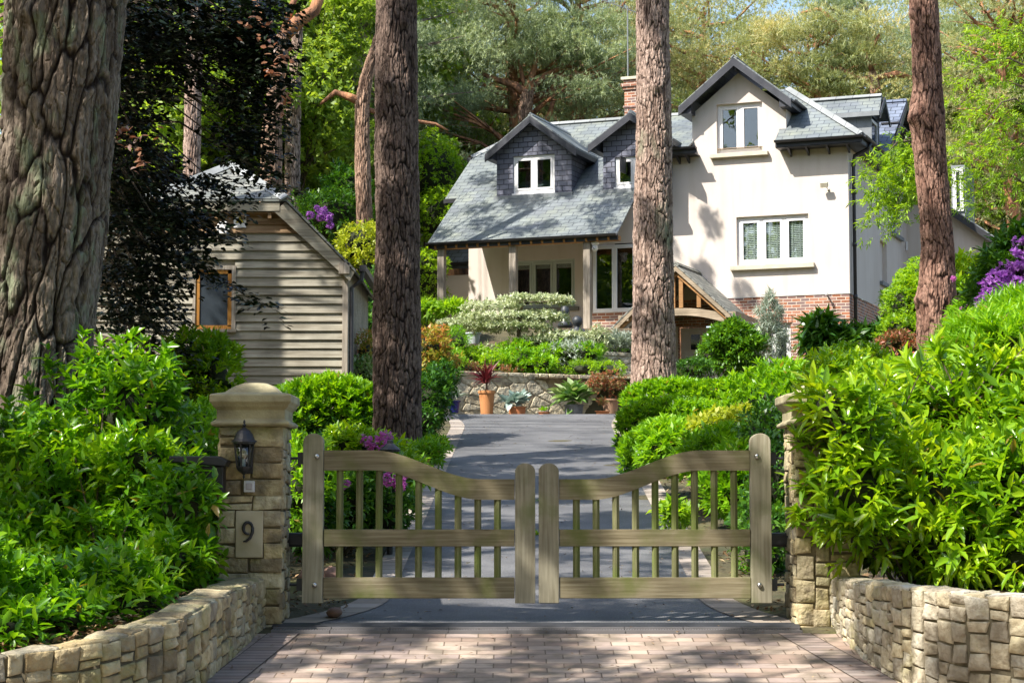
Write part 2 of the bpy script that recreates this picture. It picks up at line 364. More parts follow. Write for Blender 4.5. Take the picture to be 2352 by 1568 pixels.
M['slate_blue'] = m_brick('blue_roof_slate', [(0.12, 0.14, 0.19), (0.15, 0.18, 0.24), (0.18, 0.21, 0.27)], (0.03, 0.035, 0.04), 0.30, 0.20, 0.010, 0.5, bs=0.9, bd=0.012, spec=0.6)
M['slate_hung'] = m_brick('slate_hanging', [(0.125, 0.13, 0.17), (0.155, 0.16, 0.205), (0.185, 0.19, 0.24)], (0.03, 0.028, 0.04), 0.27, 0.135, 0.010, 0.6, bs=1.0, bd=0.02)
M['slate_shed'] = m_brick('shed_slate', [(0.15, 0.16, 0.14), (0.20, 0.21, 0.18), (0.25, 0.25, 0.215)], (0.045, 0.045, 0.045), 0.30, 0.15, 0.011, 0.6, bs=0.9, bd=0.012, nscale=4)
M['ridge'] = m_brick('ridge_tile', [(0.24, 0.255, 0.25), (0.31, 0.325, 0.32)], (0.10, 0.10, 0.10), 0.45, 3.0, 0.008, 0.65, offset=0.0, bs=0.4)
M['brick'] = m_brick('red_brick', [(0.22, 0.085, 0.045), (0.40, 0.15, 0.075), (0.46, 0.19, 0.10), (0.28, 0.15, 0.12), (0.20, 0.13, 0.12)], (0.55, 0.46, 0.37), 0.225, 0.075, 0.010, 0.85, bs=0.8, bd=0.008)
M['oak'] = m_wood('weathered_oak', (0.20, 0.17, 0.13), (0.33, 0.28, 0.22), (0.44, 0.39, 0.32), 'z')
M['oak_x'] = m_wood('weathered_oak_beam', (0.20, 0.16, 0.11), (0.33, 0.26, 0.18), (0.44, 0.36, 0.26), 'x')
M['oak_warm'] = m_wood('sheltered_oak', (0.24, 0.12, 0.04), (0.38, 0.20, 0.08), (0.48, 0.28, 0.12), 'x')
M['gate_x'] = m_wood('gate_rail_oak', (0.150, 0.122, 0.070), (0.22, 0.185, 0.112), (0.30, 0.262, 0.17), 'x', green=((0.11, 0.13, 0.03), 0.50, 0.68))
M['gate_z'] = m_wood('gate_stile_oak', (0.22, 0.195, 0.13), (0.30, 0.27, 0.19), (0.38, 0.352, 0.26), 'z', green=((0.13, 0.15, 0.05), 0.52, 0.72))
M['gate_bal'] = m_wood('gate_baluster_oak', (0.11, 0.11, 0.05), (0.17, 0.17, 0.075), (0.26, 0.25, 0.14), 'z', green=((0.13, 0.17, 0.035), 0.42, 0.62))
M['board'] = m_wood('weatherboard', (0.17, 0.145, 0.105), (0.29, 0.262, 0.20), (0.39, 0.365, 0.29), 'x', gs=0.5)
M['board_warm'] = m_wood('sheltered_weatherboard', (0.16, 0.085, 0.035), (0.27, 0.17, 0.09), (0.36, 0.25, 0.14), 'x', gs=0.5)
M['chrome'] = m_flat('steel_bolt', (0.6, 0.6, 0.6), 0.3, metal=1.0)
def m_tarmac():
    m = m_noise('asphalt', (0.085, 0.085, 0.088), (0.160, 0.159, 0.160), None, 1.6, 0.60, 0.5, 0.006, fine=260); nt = m.node_tree; N, L = nt.nodes, nt.links; P = N['Principled BSDF']
    src = P.inputs['Base Color'].links[0].from_socket; v = tex(N, L, 'noise', 150, 'Object', 2); r = ramp(N, [(0.35, (.55, .55, .55)), (0.5, (1, 1, 1)), (0.68, (1.9, 1.85, 1.75))]); L.new(v.outputs[0], r.inputs[0])
    x = N.new('ShaderNodeMix'); x.data_type = 'RGBA'; x.blend_type = 'MULTIPLY'; x.inputs[0].default_value = 1; L.new(src, x.inputs[6]); L.new(r.outputs[0], x.inputs[7]); L.new(x.outputs[2], P.inputs['Base Color']); return m
M['asphalt'] = m_tarmac()
M['edging'] = m_brick('edging_sett', [(0.30, 0.25, 0.20), (0.38, 0.32, 0.27), (0.42, 0.36, 0.30)], (0.13, 0.11, 0.08), 0.22, 0.40, 0.010, 0.85, offset=0, bs=0.5)
M['paver'] = m_brick('block_paver', [(0.30, 0.215, 0.165), (0.38, 0.29, 0.225), (0.45, 0.35, 0.27), (0.33, 0.255, 0.215)], (0.15, 0.11, 0.075), 0.24, 0.155, 0.005, 0.85, bs=0.9, bd=0.012, nscale=2.5, stain=((0.15, 0.125, 0.085), 4.6, 0.48, 0.74), jitter=0.012)
M['soil'] = m_noise('soil_and_needles', (0.05, 0.035, 0.02), (0.20, 0.13, 0.08), (0.10, 0.07, 0.035), 5, 0.95, 0.9, 0.03, fine=30)
M['ground'] = m_noise('woodland_ground', (0.045, 0.05, 0.02), (0.13, 0.13, 0.04), (0.085, 0.07, 0.035), 2.2, 0.95, 0.9, 0.04, fine=18)
M['mortar'] = m_noise('wall_mortar', (0.09, 0.075, 0.045), (0.20, 0.165, 0.10), None, 9, 0.95, 0.6, 0.01)
SAND = [(0.26, 0.21, 0.13), (0.44, 0.37, 0.22), (0.56, 0.50, 0.34), (0.40, 0.31, 0.17), (0.36, 0.33, 0.26), (0.60, 0.50, 0.30)]
M['stone'] = m_stone('sandstone', SAND, moss=(0.27, 0.26, 0.09), mossamt=0.60)
M['stone_r'] = m_stone('pale_sandstone', [(0.36, 0.32, 0.25), (0.56, 0.50, 0.38), (0.44, 0.38, 0.26), (0.50, 0.48, 0.42), (0.62, 0.54, 0.36)], moss=(0.40, 0.37, 0.16), mossamt=0.66)
M['stone_far'] = m_stone('retaining_stone', [(0.42, 0.34, 0.22), (0.62, 0.53, 0.36), (0.52, 0.47, 0.36), (0.68, 0.60, 0.42)], mossamt=0.85)
M['cap'] = m_noise('cap_stone', (0.20, 0.17, 0.10), (0.47, 0.42, 0.26), (0.38, 0.335, 0.20), 3.5, 0.9, 0.5, 0.01, fine=55)
M['plaque'] = m_noise('plaque_stone', (0.42, 0.36, 0.22), (0.56, 0.50, 0.36), None, 4, 0.85, 0.15)
M['terra'] = m_noise('terracotta', (0.42, 0.14, 0.05), (0.52, 0.20, 0.075), None, 5, 0.7, 0.1)
M['terra_light'] = m_noise('orange_terracotta', (0.50, 0.20, 0.06), (0.58, 0.26, 0.10), None, 3, 0.7, 0.1)
M['pot_blue'] = m_flat('blue_glaze', (0.02, 0.02, 0.16), 0.2)
M['pot_grey'] = m_noise('grey_pot', (0.10, 0.10, 0.10), (0.26, 0.26, 0.27), None, 6, 0.7, 0.2)
M['pot_white'] = m_flat('pale_pot', (0.50, 0.55, 0.57), 0.5)
M['stem'] = m_noise('stem_bark', (0.06, 0.045, 0.03), (0.15, 0.11, 0.07), None, 12, 0.9, 0.4)
M['stem_orange'] = m_noise('orange_pine_bark', (0.13, 0.065, 0.04), (0.58, 0.27, 0.12), (0.34, 0.16, 0.08), 5, 0.9, 1.0, 0.08, fine=9, sc3=(1, 1, .4))
M['stem_pink'] = m_noise('grey_pine_bark', (0.10, 0.075, 0.06), (0.42, 0.34, 0.28), (0.26, 0.20, 0.16), 7, 0.9, 1.0, 0.10, fine=9, sc3=(1, 1, .35))
M['stem_brown'] = m_noise('brown_pine_bark', (0.085, 0.055, 0.04), (0.36, 0.245, 0.18), (0.21, 0.135, 0.10), 7, 0.9, 1.0, 0.10, fine=9, sc3=(1, 1, .35))
M['core'] = m_noise('shade_dark_core', (0.012, 0.016, 0.006), (0.03, 0.035, 0.012), None, 14, 0.95, 0.5)  # solid filler for shrub insides, dark to paint in the shade there

M['lf_laurel'] = m_leaf('laurel_leaf', (0.07, 0.18, 0.012), (0.19, 0.36, 0.012), (0.40, 0.52, 0.02), 0.24, 0.34, spec=0.7, clump=0.9, cscale=1.6, old=0.012)
M['lf_left'] = m_leaf('shrub_leaf', (0.035, 0.12, 0.008), (0.11, 0.28, 0.010), (0.30, 0.48, 0.02), 0.30, 0.40, spec=0.6, clump=1.0, cscale=1.5, old=0.008)
M['lf_azalea'] = m_leaf('azalea_leaf', (0.07, 0.19, 0.008), (0.17, 0.37, 0.010), (0.30, 0.50, 0.02), 0.45, 0.35, clump=0.8, cscale=1.3, old=0.012)
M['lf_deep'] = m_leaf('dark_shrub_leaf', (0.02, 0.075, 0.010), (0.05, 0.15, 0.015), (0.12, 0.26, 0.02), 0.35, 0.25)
M['lf_bg'] = m_leaf('hillside_leaf', (0.10, 0.18, 0.03), (0.26, 0.38, 0.055), (0.47, 0.58, 0.12), 0.5, 0.45, (1.6, 1.5, 0.6), clump=1.0, cscale=0.5)
M['bark_m'] = m_bark('weathered_orange_bark', (0.05, 0.025, 0.015), (0.20, 0.125, 0.09), (0.42, 0.28, 0.20))
M['lf_ball'] = m_leaf('camellia_leaf', (0.03, 0.095, 0.010), (0.075, 0.20, 0.012), (0.18, 0.36, 0.02), 0.35, 0.25)
M['lf_fresh'] = m_leaf('fresh_leaf', (0.08, 0.18, 0.015), (0.20, 0.36, 0.02), (0.38, 0.54, 0.035), 0.5, 0.45, clump=0.9, cscale=0.35)
M['lf_wood'] = m_leaf('woodland_leaf', (0.08, 0.15, 0.03), (0.20, 0.31, 0.05), (0.38, 0.50, 0.10), 0.55, 0.45, clump=1.0, cscale=0.30)
M['lf_yellow'] = m_leaf('yellow_leaf', (0.20, 0.26, 0.02), (0.34, 0.40, 0.025), (0.50, 0.50, 0.04), 0.5, 0.35, (1.6, 1.6, 0.6))
M['lf_cream'] = m_leaf('variegated_leaf', (0.28, 0.36, 0.16), (0.50, 0.55, 0.33), (0.72, 0.74, 0.55), 0.5, 0.3, (1.1, 1.1, 0.8))
M['lf_silver'] = m_leaf('silver_leaf', (0.22, 0.27, 0.20), (0.36, 0.42, 0.34), (0.50, 0.55, 0.46), 0.6, 0.2, (1.1, 1.1, 0.8))
M['lf_bluegreen'] = m_leaf('blue_hosta_leaf', (0.20, 0.30, 0.26), (0.32, 0.43, 0.38), (0.50, 0.58, 0.52), 0.5, 0.2, (1, 1, 0.8))
M['lf_hosta'] = m_leaf('hosta_leaf', (0.08, 0.18, 0.04), (0.16, 0.30, 0.06), (0.48, 0.55, 0.30), 0.4, 0.25, (1.4, 1.4, 0.7))
M['lf_red'] = m_leaf('red_strap_leaf', (0.06, 0.010, 0.014), (0.12, 0.02, 0.025), (0.22, 0.045, 0.045), 0.4, 0.3, (1.5, 0.8, 0.8))
M['lf_orange'] = m_leaf('orange_leaf', (0.14, 0.26, 0.025), (0.42, 0.36, 0.05), (0.66, 0.20, 0.09), 0.5, 0.35, (1.3, 1.2, 0.8))
M['lf_redgreen'] = m_leaf('red_green_leaf', (0.10, 0.20, 0.05), (0.30, 0.17, 0.08), (0.45, 0.10, 0.06), 0.5, 0.3, (1.3, 1.2, 0.8), clump=0.3)
M['lf_beech'] = m_leaf('copper_beech_leaf', (0.005, 0.010, 0.005), (0.009, 0.020, 0.008), (0.022, 0.024, 0.014), 0.36, 0.08, (1.5, 1.5, 0.6), spec=0.35)
M['lf_beech_tip'] = m_leaf('copper_beech_tip', (0.20, 0.07, 0.02), (0.40, 0.24, 0.19), (0.48, 0.40, 0.36), 0.4, 0.35, (1.3, 0.9, 0.6))
M['lf_pine'] = m_leaf('pine_needle', (0.17, 0.225, 0.14), (0.32, 0.39, 0.225), (0.52, 0.57, 0.31), 0.6, 0.30, (1.3, 1.3, 0.8), clump=0.9, cscale=0.4)
M['lf_pine_gold'] = m_leaf('pine_needle_golden', (0.19, 0.25, 0.11), (0.38, 0.42, 0.19), (0.68, 0.58, 0.30), 0.6, 0.30, (1.4, 1.3, 0.7), clump=1.0, cscale=0.35)
M['lf_hem'] = m_leaf('hemlock_tip', (0.08, 0.16, 0.02), (0.20, 0.36, 0.02), (0.42, 0.60, 0.03), 0.5, 0.35, clump=0.7, cscale=0.9)
M['fl_purple'] = m_leaf('purple_flower', (0.30, 0.09, 0.40), (0.45, 0.17, 0.56), (0.60, 0.30, 0.70), 0.6, 0.35, (1.2, 1.0, 1.2))
M['fl_pink'] = m_leaf('pink_flower', (0.55, 0.10, 0.42), (0.68, 0.20, 0.55), (0.75, 0.35, 0.62), 0.6, 0.35, (1.2, 1.0, 1.2))
M['bark_l'] = m_bark('lichened_pine_bark', (0.020, 0.013, 0.010), (0.105, 0.080, 0.062), (0.235, 0.195, 0.155), ((0.22, 0.24, 0.155), 5.0, 0.55, 0.66))
M['bark_c'] = m_bark('dark_pine_bark', (0.013, 0.008, 0.006), (0.085, 0.056, 0.044), (0.205, 0.15, 0.122))
M['bark_p'] = m_bark('pink_pine_bark', (0.03, 0.016, 0.011), (0.20, 0.135, 0.105), (0.46, 0.345, 0.285), ((0.26, 0.27, 0.18), 1.6, 0.62, 0.74))
M['bark_r'] = m_bark('red_pine_bark', (0.022, 0.009, 0.006), (0.145, 0.075, 0.053), (0.33, 0.20, 0.15))

# ------------------------------------------------------------------ foliage builders
T_OV = (np.array([(0, 0, 0), (.32, .5, .05), (.55, 0, -.05), (.74, .34, -.02), (1, 0, -.16), (.74, -.34, -.02), (.32, -.5, .05)]), [(0, 1, 3, 2), (2, 3, 4), (0, 2, 5, 6), (2, 4, 5)])
T_RH = (np.array([(0, 0, 0), (.45, .5, .06), (1, 0, -.1), (.45, -.5, .06)]), [(0, 1, 2, 3)])
T_ND = (np.array([(0, .5, 0), (0, -.5, 0), (1, 0, 0)]), [(0, 1, 2)])
T_ST = (np.array([(0, .5, 0), (0, -.5, 0), (.5, .5, .06), (.5, -.5, .06), (1, 0, -.14)]), [(0, 1, 3, 2), (2, 3, 4)])

def norm(a): return a / (np.linalg.norm(a, axis=1, keepdims=True) + 1e-9)
def leaves(name, P, D, L, W, tmpl, rng, mat, parent=None, up=(0, 0, 1), roll=0.5, extra=None):
    """one mesh of many leaves: P base, D direction, L length, W width"""
    n = len(P); tv, tf = tmpl; m = len(tv)
    D = norm(D); U = np.tile(np.array(up, float), (n, 1)) + rng.normal(0, roll, (n, 3))
    S = norm(np.cross(D, U)); Nn = np.cross(S, D)
    L = np.broadcast_to(L, (n,))[:, None, None]; W_ = np.broadcast_to(W, (n,))[:, None, None]
    V = P[:, None, :] + D[:, None, :] * (tv[None, :, 0:1] * L) + S[:, None, :] * (tv[None, :, 1:2] * W_) + Nn[:, None, :] * (tv[None, :, 2:3] * L)
    fl = []
    base = (np.arange(n) * m)[:, None]
    for k in (3, 4):
        q = [f for f in tf if len(f) == k]
        for f in q: fl.append(base + np.array(f)[None, :])
    a3 = [f for f in fl if f.shape[1] == 3]; a4 = [f for f in fl if f.shape[1] == 4]
    out = ([np.concatenate(a3)] if a3 else []) + ([np.concatenate(a4)] if a4 else [])
    me = np_mesh(name, V.reshape(-1, 3), out)
    return link(name, me, mat, parent)

def ell_shell(rng, n, c, r, inner=0.55, top=0.0):
    d = norm(rng.normal(size=(n, 3)))
    if top: d[:, 2] = np.where(rng.random(n) < top, np.abs(d[:, 2]), d[:, 2])
    k = 1 - (1 - inner) * rng.random(n) ** 1.6
    lump = 1 + 0.22 * np.sin(d[:, 0] * 5 + c[0] * 3) * np.sin(d[:, 2] * 6 + c[1]) + 0.12 * np.sin(d[:, 1] * 9 + d[:, 2] * 7)
    return np.array(c) + d * np.array(r) * (k * lump)[:, None], norm(d / np.array(r))

def rosettes(P, O, rng, k, spread, upb=0.5, jit=0.35):
    """k leaves around each shoot; returns base points and directions"""
    n = len(P); A = norm(O + np.array((0, 0, upb)) + rng.normal(0, jit, (n, 3)))
    a = norm(np.cross(A, rng.normal(size=(n, 3)))); b = np.cross(A, a)
    ph = rng.random(n)[:, None] * 2 * PI + np.arange(k)[None, :] * 2.4
    sp = np.radians(spread) * (0.45 + 0.75 * rng.random((n, k)))
    D = A[:, None, :] * np.cos(sp)[..., None] + (a[:, None, :] * np.cos(ph)[..., None] + b[:, None, :] * np.sin(ph)[..., None]) * np.sin(sp)[..., None]
    off = (np.arange(k) / k)[None, :, None]
    return P, A, D, off

def fol(name, P, O, rng, k, spread, L, Wr, tmpl, mat, parent, stem=0.08, upb=0.5, jit=0.35, roll=0.4):
    P, A, D, off = rosettes(P, O, rng, k, spread, upb, jit)
    B = P[:, None, :] + A[:, None, :] * (off * stem)
    n = B.shape[0] * B.shape[1]
    Ls = L * (0.65 + 0.6 * rng.random(n))
    return leaves(name, B.reshape(-1, 3), D.reshape(-1, 3), Ls, Ls * Wr, tmpl, rng, mat, parent, roll=roll)

def blob(x, y, rx, ry, Y, rd=None):
    """ellipsoid from its reference outline and its distance"""
    s = Y / F; return (tuple(pt(x, y, Y)), (rx * s, (rd if rd else rx * s), ry * s))

def G(x, y):
    """height of the ground"""
    x = np.asarray(x, float); y = np.asarray(y, float)
    z = -0.965 + 0.118 * (y - 14.7)
    z = np.where(y < 10, -1.52 + (y - 10) * 0.02, z)
    z = np.where(y > 36.4, 1.60 + 0.0 * y, z)
    m = sstep(35.4, 37.4, y); z0 = -0.965 + 0.118 * (np.minimum(y, 37.4) - 14.7); z = np.where((y > 35.4) & (y <= 37.4), z0 * (1 - m) + 1.60 * m, z)
    side = sstep(17, 22, y) * (1 - sstep(36, 40, y))
    z = z + side * (0.55 * sstep(1.9, 5.0, x) + 0.45 * sstep(1.7, 5.0, -x))
    lf = 1 - sstep(2.6, 4.2, x)
    z = z + sstep(41.6, 42.4, y + 0.25 * x) * (1.0 * lf + 0.7 * (1 - lf)) * (1 - 0.0 * y)
    z = z + sstep(43.5, 47.5, y) * (1.55 * lf + 0.05 * (1 - lf))
    z = z + sstep(52, 62, y) * 1.3 + np.clip(y - 60, 0, 200) * 0.07
    return z

def twigs(name, c0, blobs, mat, parent, r=0.03, n=4, seed=1):
    rnd = random.Random(seed); mb = MB()
    for c, rr in blobs:
        for k in range(n):
            e = Vector(c) + Vector((rnd.uniform(-.6, .6) * rr[0], rnd.uniform(-.6, .6) * rr[1], rnd.uniform(-.2, .7) * rr[2]))
            s = Vector(c0) + Vector((rnd.uniform(-.3, .3) * rr[0], rnd.uniform(-.2, .2), 0)); m_ = (s + e) / 2 + Vector((rnd.uniform(-.1, .1), 0, rnd.uniform(0, .1))) * rr[2]
            mb.tube([s, m_, e], [r, r * .7, r * .3], 5)
    return mb.build(name, mat, parent)

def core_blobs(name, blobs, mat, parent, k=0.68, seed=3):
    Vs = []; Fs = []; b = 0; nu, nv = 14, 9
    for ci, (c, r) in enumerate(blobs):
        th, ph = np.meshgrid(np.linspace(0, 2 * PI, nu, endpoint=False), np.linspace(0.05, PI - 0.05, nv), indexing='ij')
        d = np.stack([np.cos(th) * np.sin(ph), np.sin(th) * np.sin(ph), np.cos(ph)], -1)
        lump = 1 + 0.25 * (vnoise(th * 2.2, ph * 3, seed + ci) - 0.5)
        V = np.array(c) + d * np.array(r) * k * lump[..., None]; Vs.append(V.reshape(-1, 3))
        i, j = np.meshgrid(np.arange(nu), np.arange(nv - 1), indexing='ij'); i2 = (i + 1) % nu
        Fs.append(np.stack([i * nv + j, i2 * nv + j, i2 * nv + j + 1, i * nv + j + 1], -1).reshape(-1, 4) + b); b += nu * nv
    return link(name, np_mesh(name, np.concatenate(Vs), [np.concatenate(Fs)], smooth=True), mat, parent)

def shrub(name, label, cat, blobs, mat, n, L, Wr, k=6, spread=60, tmpl=T_RH, seed=1, group=None, core=True, stem=0.08, upb=0.5, inner=0.6, flowers=None, ck=0.7, stems=True, matcore='core', jit=0.35):
    rng = np.random.default_rng(seed)
    cs = np.array([b[0] for b in blobs]); area = np.array([b[1][0] * b[1][2] + b[1][1] * b[1][2] + b[1][0] * b[1][1] for b in blobs])
    lo = min(b[0][2] - b[1][2] for b in blobs); cx, cy = cs[:, 0].mean(), cs[:, 1].mean()
    gz = float(G(cx, cy)); base = (cx, cy, min(gz, lo + 0.05) if lo - gz < 2.5 else lo)
    rt = root(name, label, cat, base, 0, group)
    Ps = []; Os = []
    for (c, r), a in zip(blobs, area / area.sum()):
        p, o = ell_shell(rng, max(8, int(n * a)), c, r, inner, 0.3); Ps.append(p); Os.append(o)
    P = np.concatenate(Ps); O = np.concatenate(Os)
    fol('foliage', P, O, rng, k, spread, L, Wr, tmpl, mat, rt, stem, upb, jit)
    if core: core_blobs('inner_shade_core', blobs, M[matcore], rt, ck, seed)
    if stems: twigs('stems', base, blobs, M['stem'], rt, max(0.012, 0.03 * blobs[0][1][0]), 3, seed)
    if flowers:
        fm, spots, fr = flowers
        for q, s in enumerate(spots):
            cc = pt(*s[:3]); rr = fr * (s[3] if len(s) > 3 else 1)
            p, o = ell_shell(rng, 34, cc, (rr, rr, rr), 0.7)
            fol('flower_truss', p, o, rng, 6, 70, rr * 0.5, 0.8, T_RH, fm, rt, 0.0, 0.2)
    return rt
# ================================================================== GROUND
def sheet(name, xs, ys, hf, mat, dz=0.0, kind='structure'):
    X, Y = np.meshgrid(xs, ys, indexing='ij'); Z = hf(X, Y) + dz
    V = np.stack([X, Y, Z], -1).reshape(-1, 3); a, b = len(xs), len(ys)
    i, j = np.meshgrid(np.arange(a - 1), np.arange(b - 1), indexing='ij')
    f = np.stack([i * b + j, (i + 1) * b + j, (i + 1) * b + j + 1, i * b + j + 1], -1).reshape(-1, 4)
    return tag(link(name, np_mesh(name, V, [f], uv=V[:, :2], smooth=True), mat), kind=kind)

gx = np.concatenate([np.linspace(-400, -32, 10), np.linspace(-28, -8.5, 18), np.linspace(-8, 12, 130), np.linspace(12.5, 30, 16), np.linspace(35, 400, 10)])
gy = np.concatenate([np.linspace(-300, -12, 8), np.linspace(-8, 9.5, 12), np.linspace(10, 50, 240), np.linspace(50.6, 70, 22), np.linspace(75, 500, 20)])
sheet('ground', gx, gy, lambda x, y: G(x, y) + 0.05 * fbm(x * 1.3, y * 1.3, 3) * (y > 15.6), M['ground'])

def ribbon(name, cl, ys, mat, dz, uvf=None, nx=14):
    """sheet between left and right edges cl(y) -> (xl, xr)"""
    Vs = []
    for y in ys:
        a, b = cl(y); x = np.linspace(a, b, nx); Vs.append(np.stack([x, np.full(nx, y), G(x * 0, np.full(nx, y)) + dz], -1))
    V = np.array(Vs).reshape(-1, 3); n = len(ys)
    i, j = np.meshgrid(np.arange(n - 1), np.arange(nx - 1), indexing='ij')
    f = np.stack([i * nx + j, i * nx + j + 1, (i + 1) * nx + j + 1, (i + 1) * nx + j], -1).reshape(-1, 4)
    uv = V[:, :2] if uvf is None else uvf(V, n, nx)
    return tag(link(name, np_mesh(name, V, [f], uv=uv, smooth=True), mat), kind='structure')

def edge(y):                                     # asphalt edges, curving away at both ends
    l = -0.985 + 0.0105 * (y - 16); r = 1.515 + 0.0105 * (y - 16)
    k0 = float(np.clip((16.2 - y) / 1.5, 0, 1)); l -= 0.72 * k0 ** 2.2; r += 0.50 * k0 ** 2.2
    k = float(np.clip((y - 33) / 3.8, 0, 1.6)); l -= 0.55 * k ** 2; r += 0.35 * k ** 2
    return l, r
ys = np.linspace(14.72, 41.2, 150)
ribbon('driveway', lambda y: (edge(y)[0] - .06, edge(y)[1] + .06), ys, M['asphalt'], 0.012)
def uvedge(V, n, nx):
    u = np.repeat(np.arange(n), nx) * (ys[1] - ys[0]); v = np.tile(np.linspace(0.02, 0.38, nx), n); return np.stack([u, v], -1)
ribbon('left_kerb_edging', lambda y: (max(-1.74, edge(y)[0] - 0.24 - 0.10 * max(0, 16.2 - y)), edge(y)[0] - 0.002), ys, M['edging'], 0.018, uvedge, 4)
ribbon('right_kerb_edging', lambda y: (edge(y)[1] + 0.002, min(2.12, edge(y)[1] + 0.26 + 0.10 * max(0, 16.2 - y))), ys, M['edging'], 0.018, uvedge, 4)
# block-paved forecourt with a border course down each side
yp = np.linspace(7.0, 14.56, 40)
def pv(y): 
    k = max(0, (14.6 - y)); return (-1.90 - 0.10 * k - max(0, 12.3 - y) * 1.2, 2.44 + 0.04 * k + max(0, 12.7 - y) * 1.5)
ribbon('forecourt', pv, yp, M['paver'], 0.006, nx=30)
def border(name, f):
    V = []; uv = []; n = len(yp)
    for i, y in enumerate(yp):
        a, b = f(y)
        for x, q in ((a, 0.0), (b, 0.24)): V.append((x, y, float(G(0, y)) + 0.011)); uv.append((i * (yp[1] - yp[0]) * 1.25, q + 0.001))
    i = np.arange(n - 1)[:, None] * 2
    m = tag(link(name, np_mesh(name, np.array(V), [np.concatenate([i, i + 1, i + 3, i + 2], 1)], uv=np.array(uv)), M['paver_b']), kind='structure'); return m
M['paver_b'] = m_brick('border_paver', [(0.25, 0.19, 0.16), (0.33, 0.26, 0.225), (0.29, 0.24, 0.21)], (0.06, 0.045, 0.03), 0.12, 0.24, 0.008, 0.85, offset=0, bs=0.8, nscale=3, stain=((0.13, 0.11, 0.06), 3, 0.5, 0.8))
border('left_border_course', lambda y: (-1.80 - 0.20 * (14.6 - y) * 0.6, -1.56 - 0.20 * (14.6 - y) * 0.6))
border('right_border_course', lambda y: (1.95 + 0.26 * (14.6 - y) * 0.7, 2.20 + 0.26 * (14.6 - y) * 0.7))
ribbon('dark_tarmac_strip', lambda y: (-1.80, 2.16), np.linspace(14.735, 14.93, 5), m_noise('dark_strip', (.012, .013, .016), (.035, .036, .04), None, 4, .7, .3), 0.022)  # very dark strip across the tarmac edge beside the drain
# slot drain across the gateway
dr = MB(); zz = float(G(0, 14.64))
for k in range(9): dr.b2(-1.78 + k * 0.437, -1.78 + (k + 1) * 0.437 - 0.006, 14.57, 14.60, zz - 0.05, zz + 0.022); dr.b2(-1.78 + k * 0.437, -1.78 + (k + 1) * 0.437 - 0.006, 14.70, 14.73, zz - 0.05, zz + 0.036)
for k in range(196): dr.b2(-1.78 + k * 0.02, -1.78 + k * 0.02 + 0.008, 14.605, 14.695, zz - 0.03, zz + 0.024)
tag(dr.build('drain_channel', m_flat('drain_grate', (0.16, 0.15, 0.15), 0.6)), 'narrow grey slotted drain running across the gateway where paving meets asphalt', 'drain')

# raised soil beds behind the two low walls
def bed(name, poly, z):
    mb = MB(); mb.poly([(x, y, zz_) for x, y, zz_ in poly]); return tag(mb.build(name, M['soil']), kind='structure')

# ================================================================== STONEWORK
def rects(rng, w, h, mw, mh):
    out = []; st = [(0, 0, w, h)]
    while st:
        x, y, a, b = st.pop()
        if a > mw[1] * (0.7 + 0.6 * rng.random()) or (a > b * 3.2): 
            k = a * rng.uniform(0.36, 0.64); st += [(x, y, k, b), (x + k, y, a - k, b)]
        elif b > mh[1] * (0.7 + 0.5 * rng.random()): 
            k = b * rng.uniform(0.38, 0.62); st += [(x, y, a, k), (x, y + k, a, b - k)]
        else: out.append((x, y, a, b))
    return out

def stones(name, rl, fmap, mat, parent, rng, bulge=0.014, gap=0.006, rough=0.005, ng=7):
    """rl rectangles in wall coordinates, fmap(a, b, d) -> xyz; every stone a pillowed rough block"""
    Vs = []; Fs = []; T = []; b0 = 0
    t = np.array([0, 0.0, 0.06, 0.24, 0.5, 0.76, 0.94, 1.0, 1.0]); n = len(t)
    A, B = np.meshgrid(t, t, indexing='ij')
    edgem = np.zeros((n, n)); edgem[0, :] = edgem[-1, :] = edgem[:, 0] = edgem[:, -1] = 1
    i, j = np.meshgrid(np.arange(n - 1), np.arange(n - 1), indexing='ij')
    f = np.stack([i * n + j, (i + 1) * n + j, (i + 1) * n + j + 1, i * n + j + 1], -1).reshape(-1, 4)
    for (x, y, w, h) in rl:
        g = gap * rng.uniform(0.6, 1.6)
        jx = rng.normal(0, 0.007, (2, 2)); jy = rng.normal(0, 0.006, (2, 2))
        a = x + g + A * (w - 2 * g) + (jx[0, 0] * (1 - A) * (1 - B) + jx[1, 0] * A * (1 - B) + jx[0, 1] * (1 - A) * B + jx[1, 1] * A * B)
        b = y + g + B * (h - 2 * g) + (jy[0, 0] * (1 - A) * (1 - B) + jy[1, 0] * A * (1 - B) + jy[0, 1] * (1 - A) * B + jy[1, 1] * A * B)
        pr = (1 - np.abs(2 * A - 1) ** 7) * (1 - np.abs(2 * B - 1) ** 7)
        d = bulge * (0.35 + 0.65 * pr) * rng.uniform(0.5, 1.3) + rough * rng.normal(size=(n, n)) * (pr > 0.05) * 0.7 + rng.normal() * 0.004 * (2 * A - 1) + rng.normal() * 0.004 * (2 * B - 1)
        d = np.where(edgem > 0, -0.02, d)
        Vs.append(fmap(a.ravel(), b.ravel(), d.ravel())); Fs.append(f + b0); b0 += n * n
        T.append(np.full(n * n, rng.random()))
    me = np_mesh(name, np.concatenate(Vs), [np.concatenate(Fs)], smooth=False, attr={'tint': np.concatenate(T)})
    return link(name, me, mat, parent)

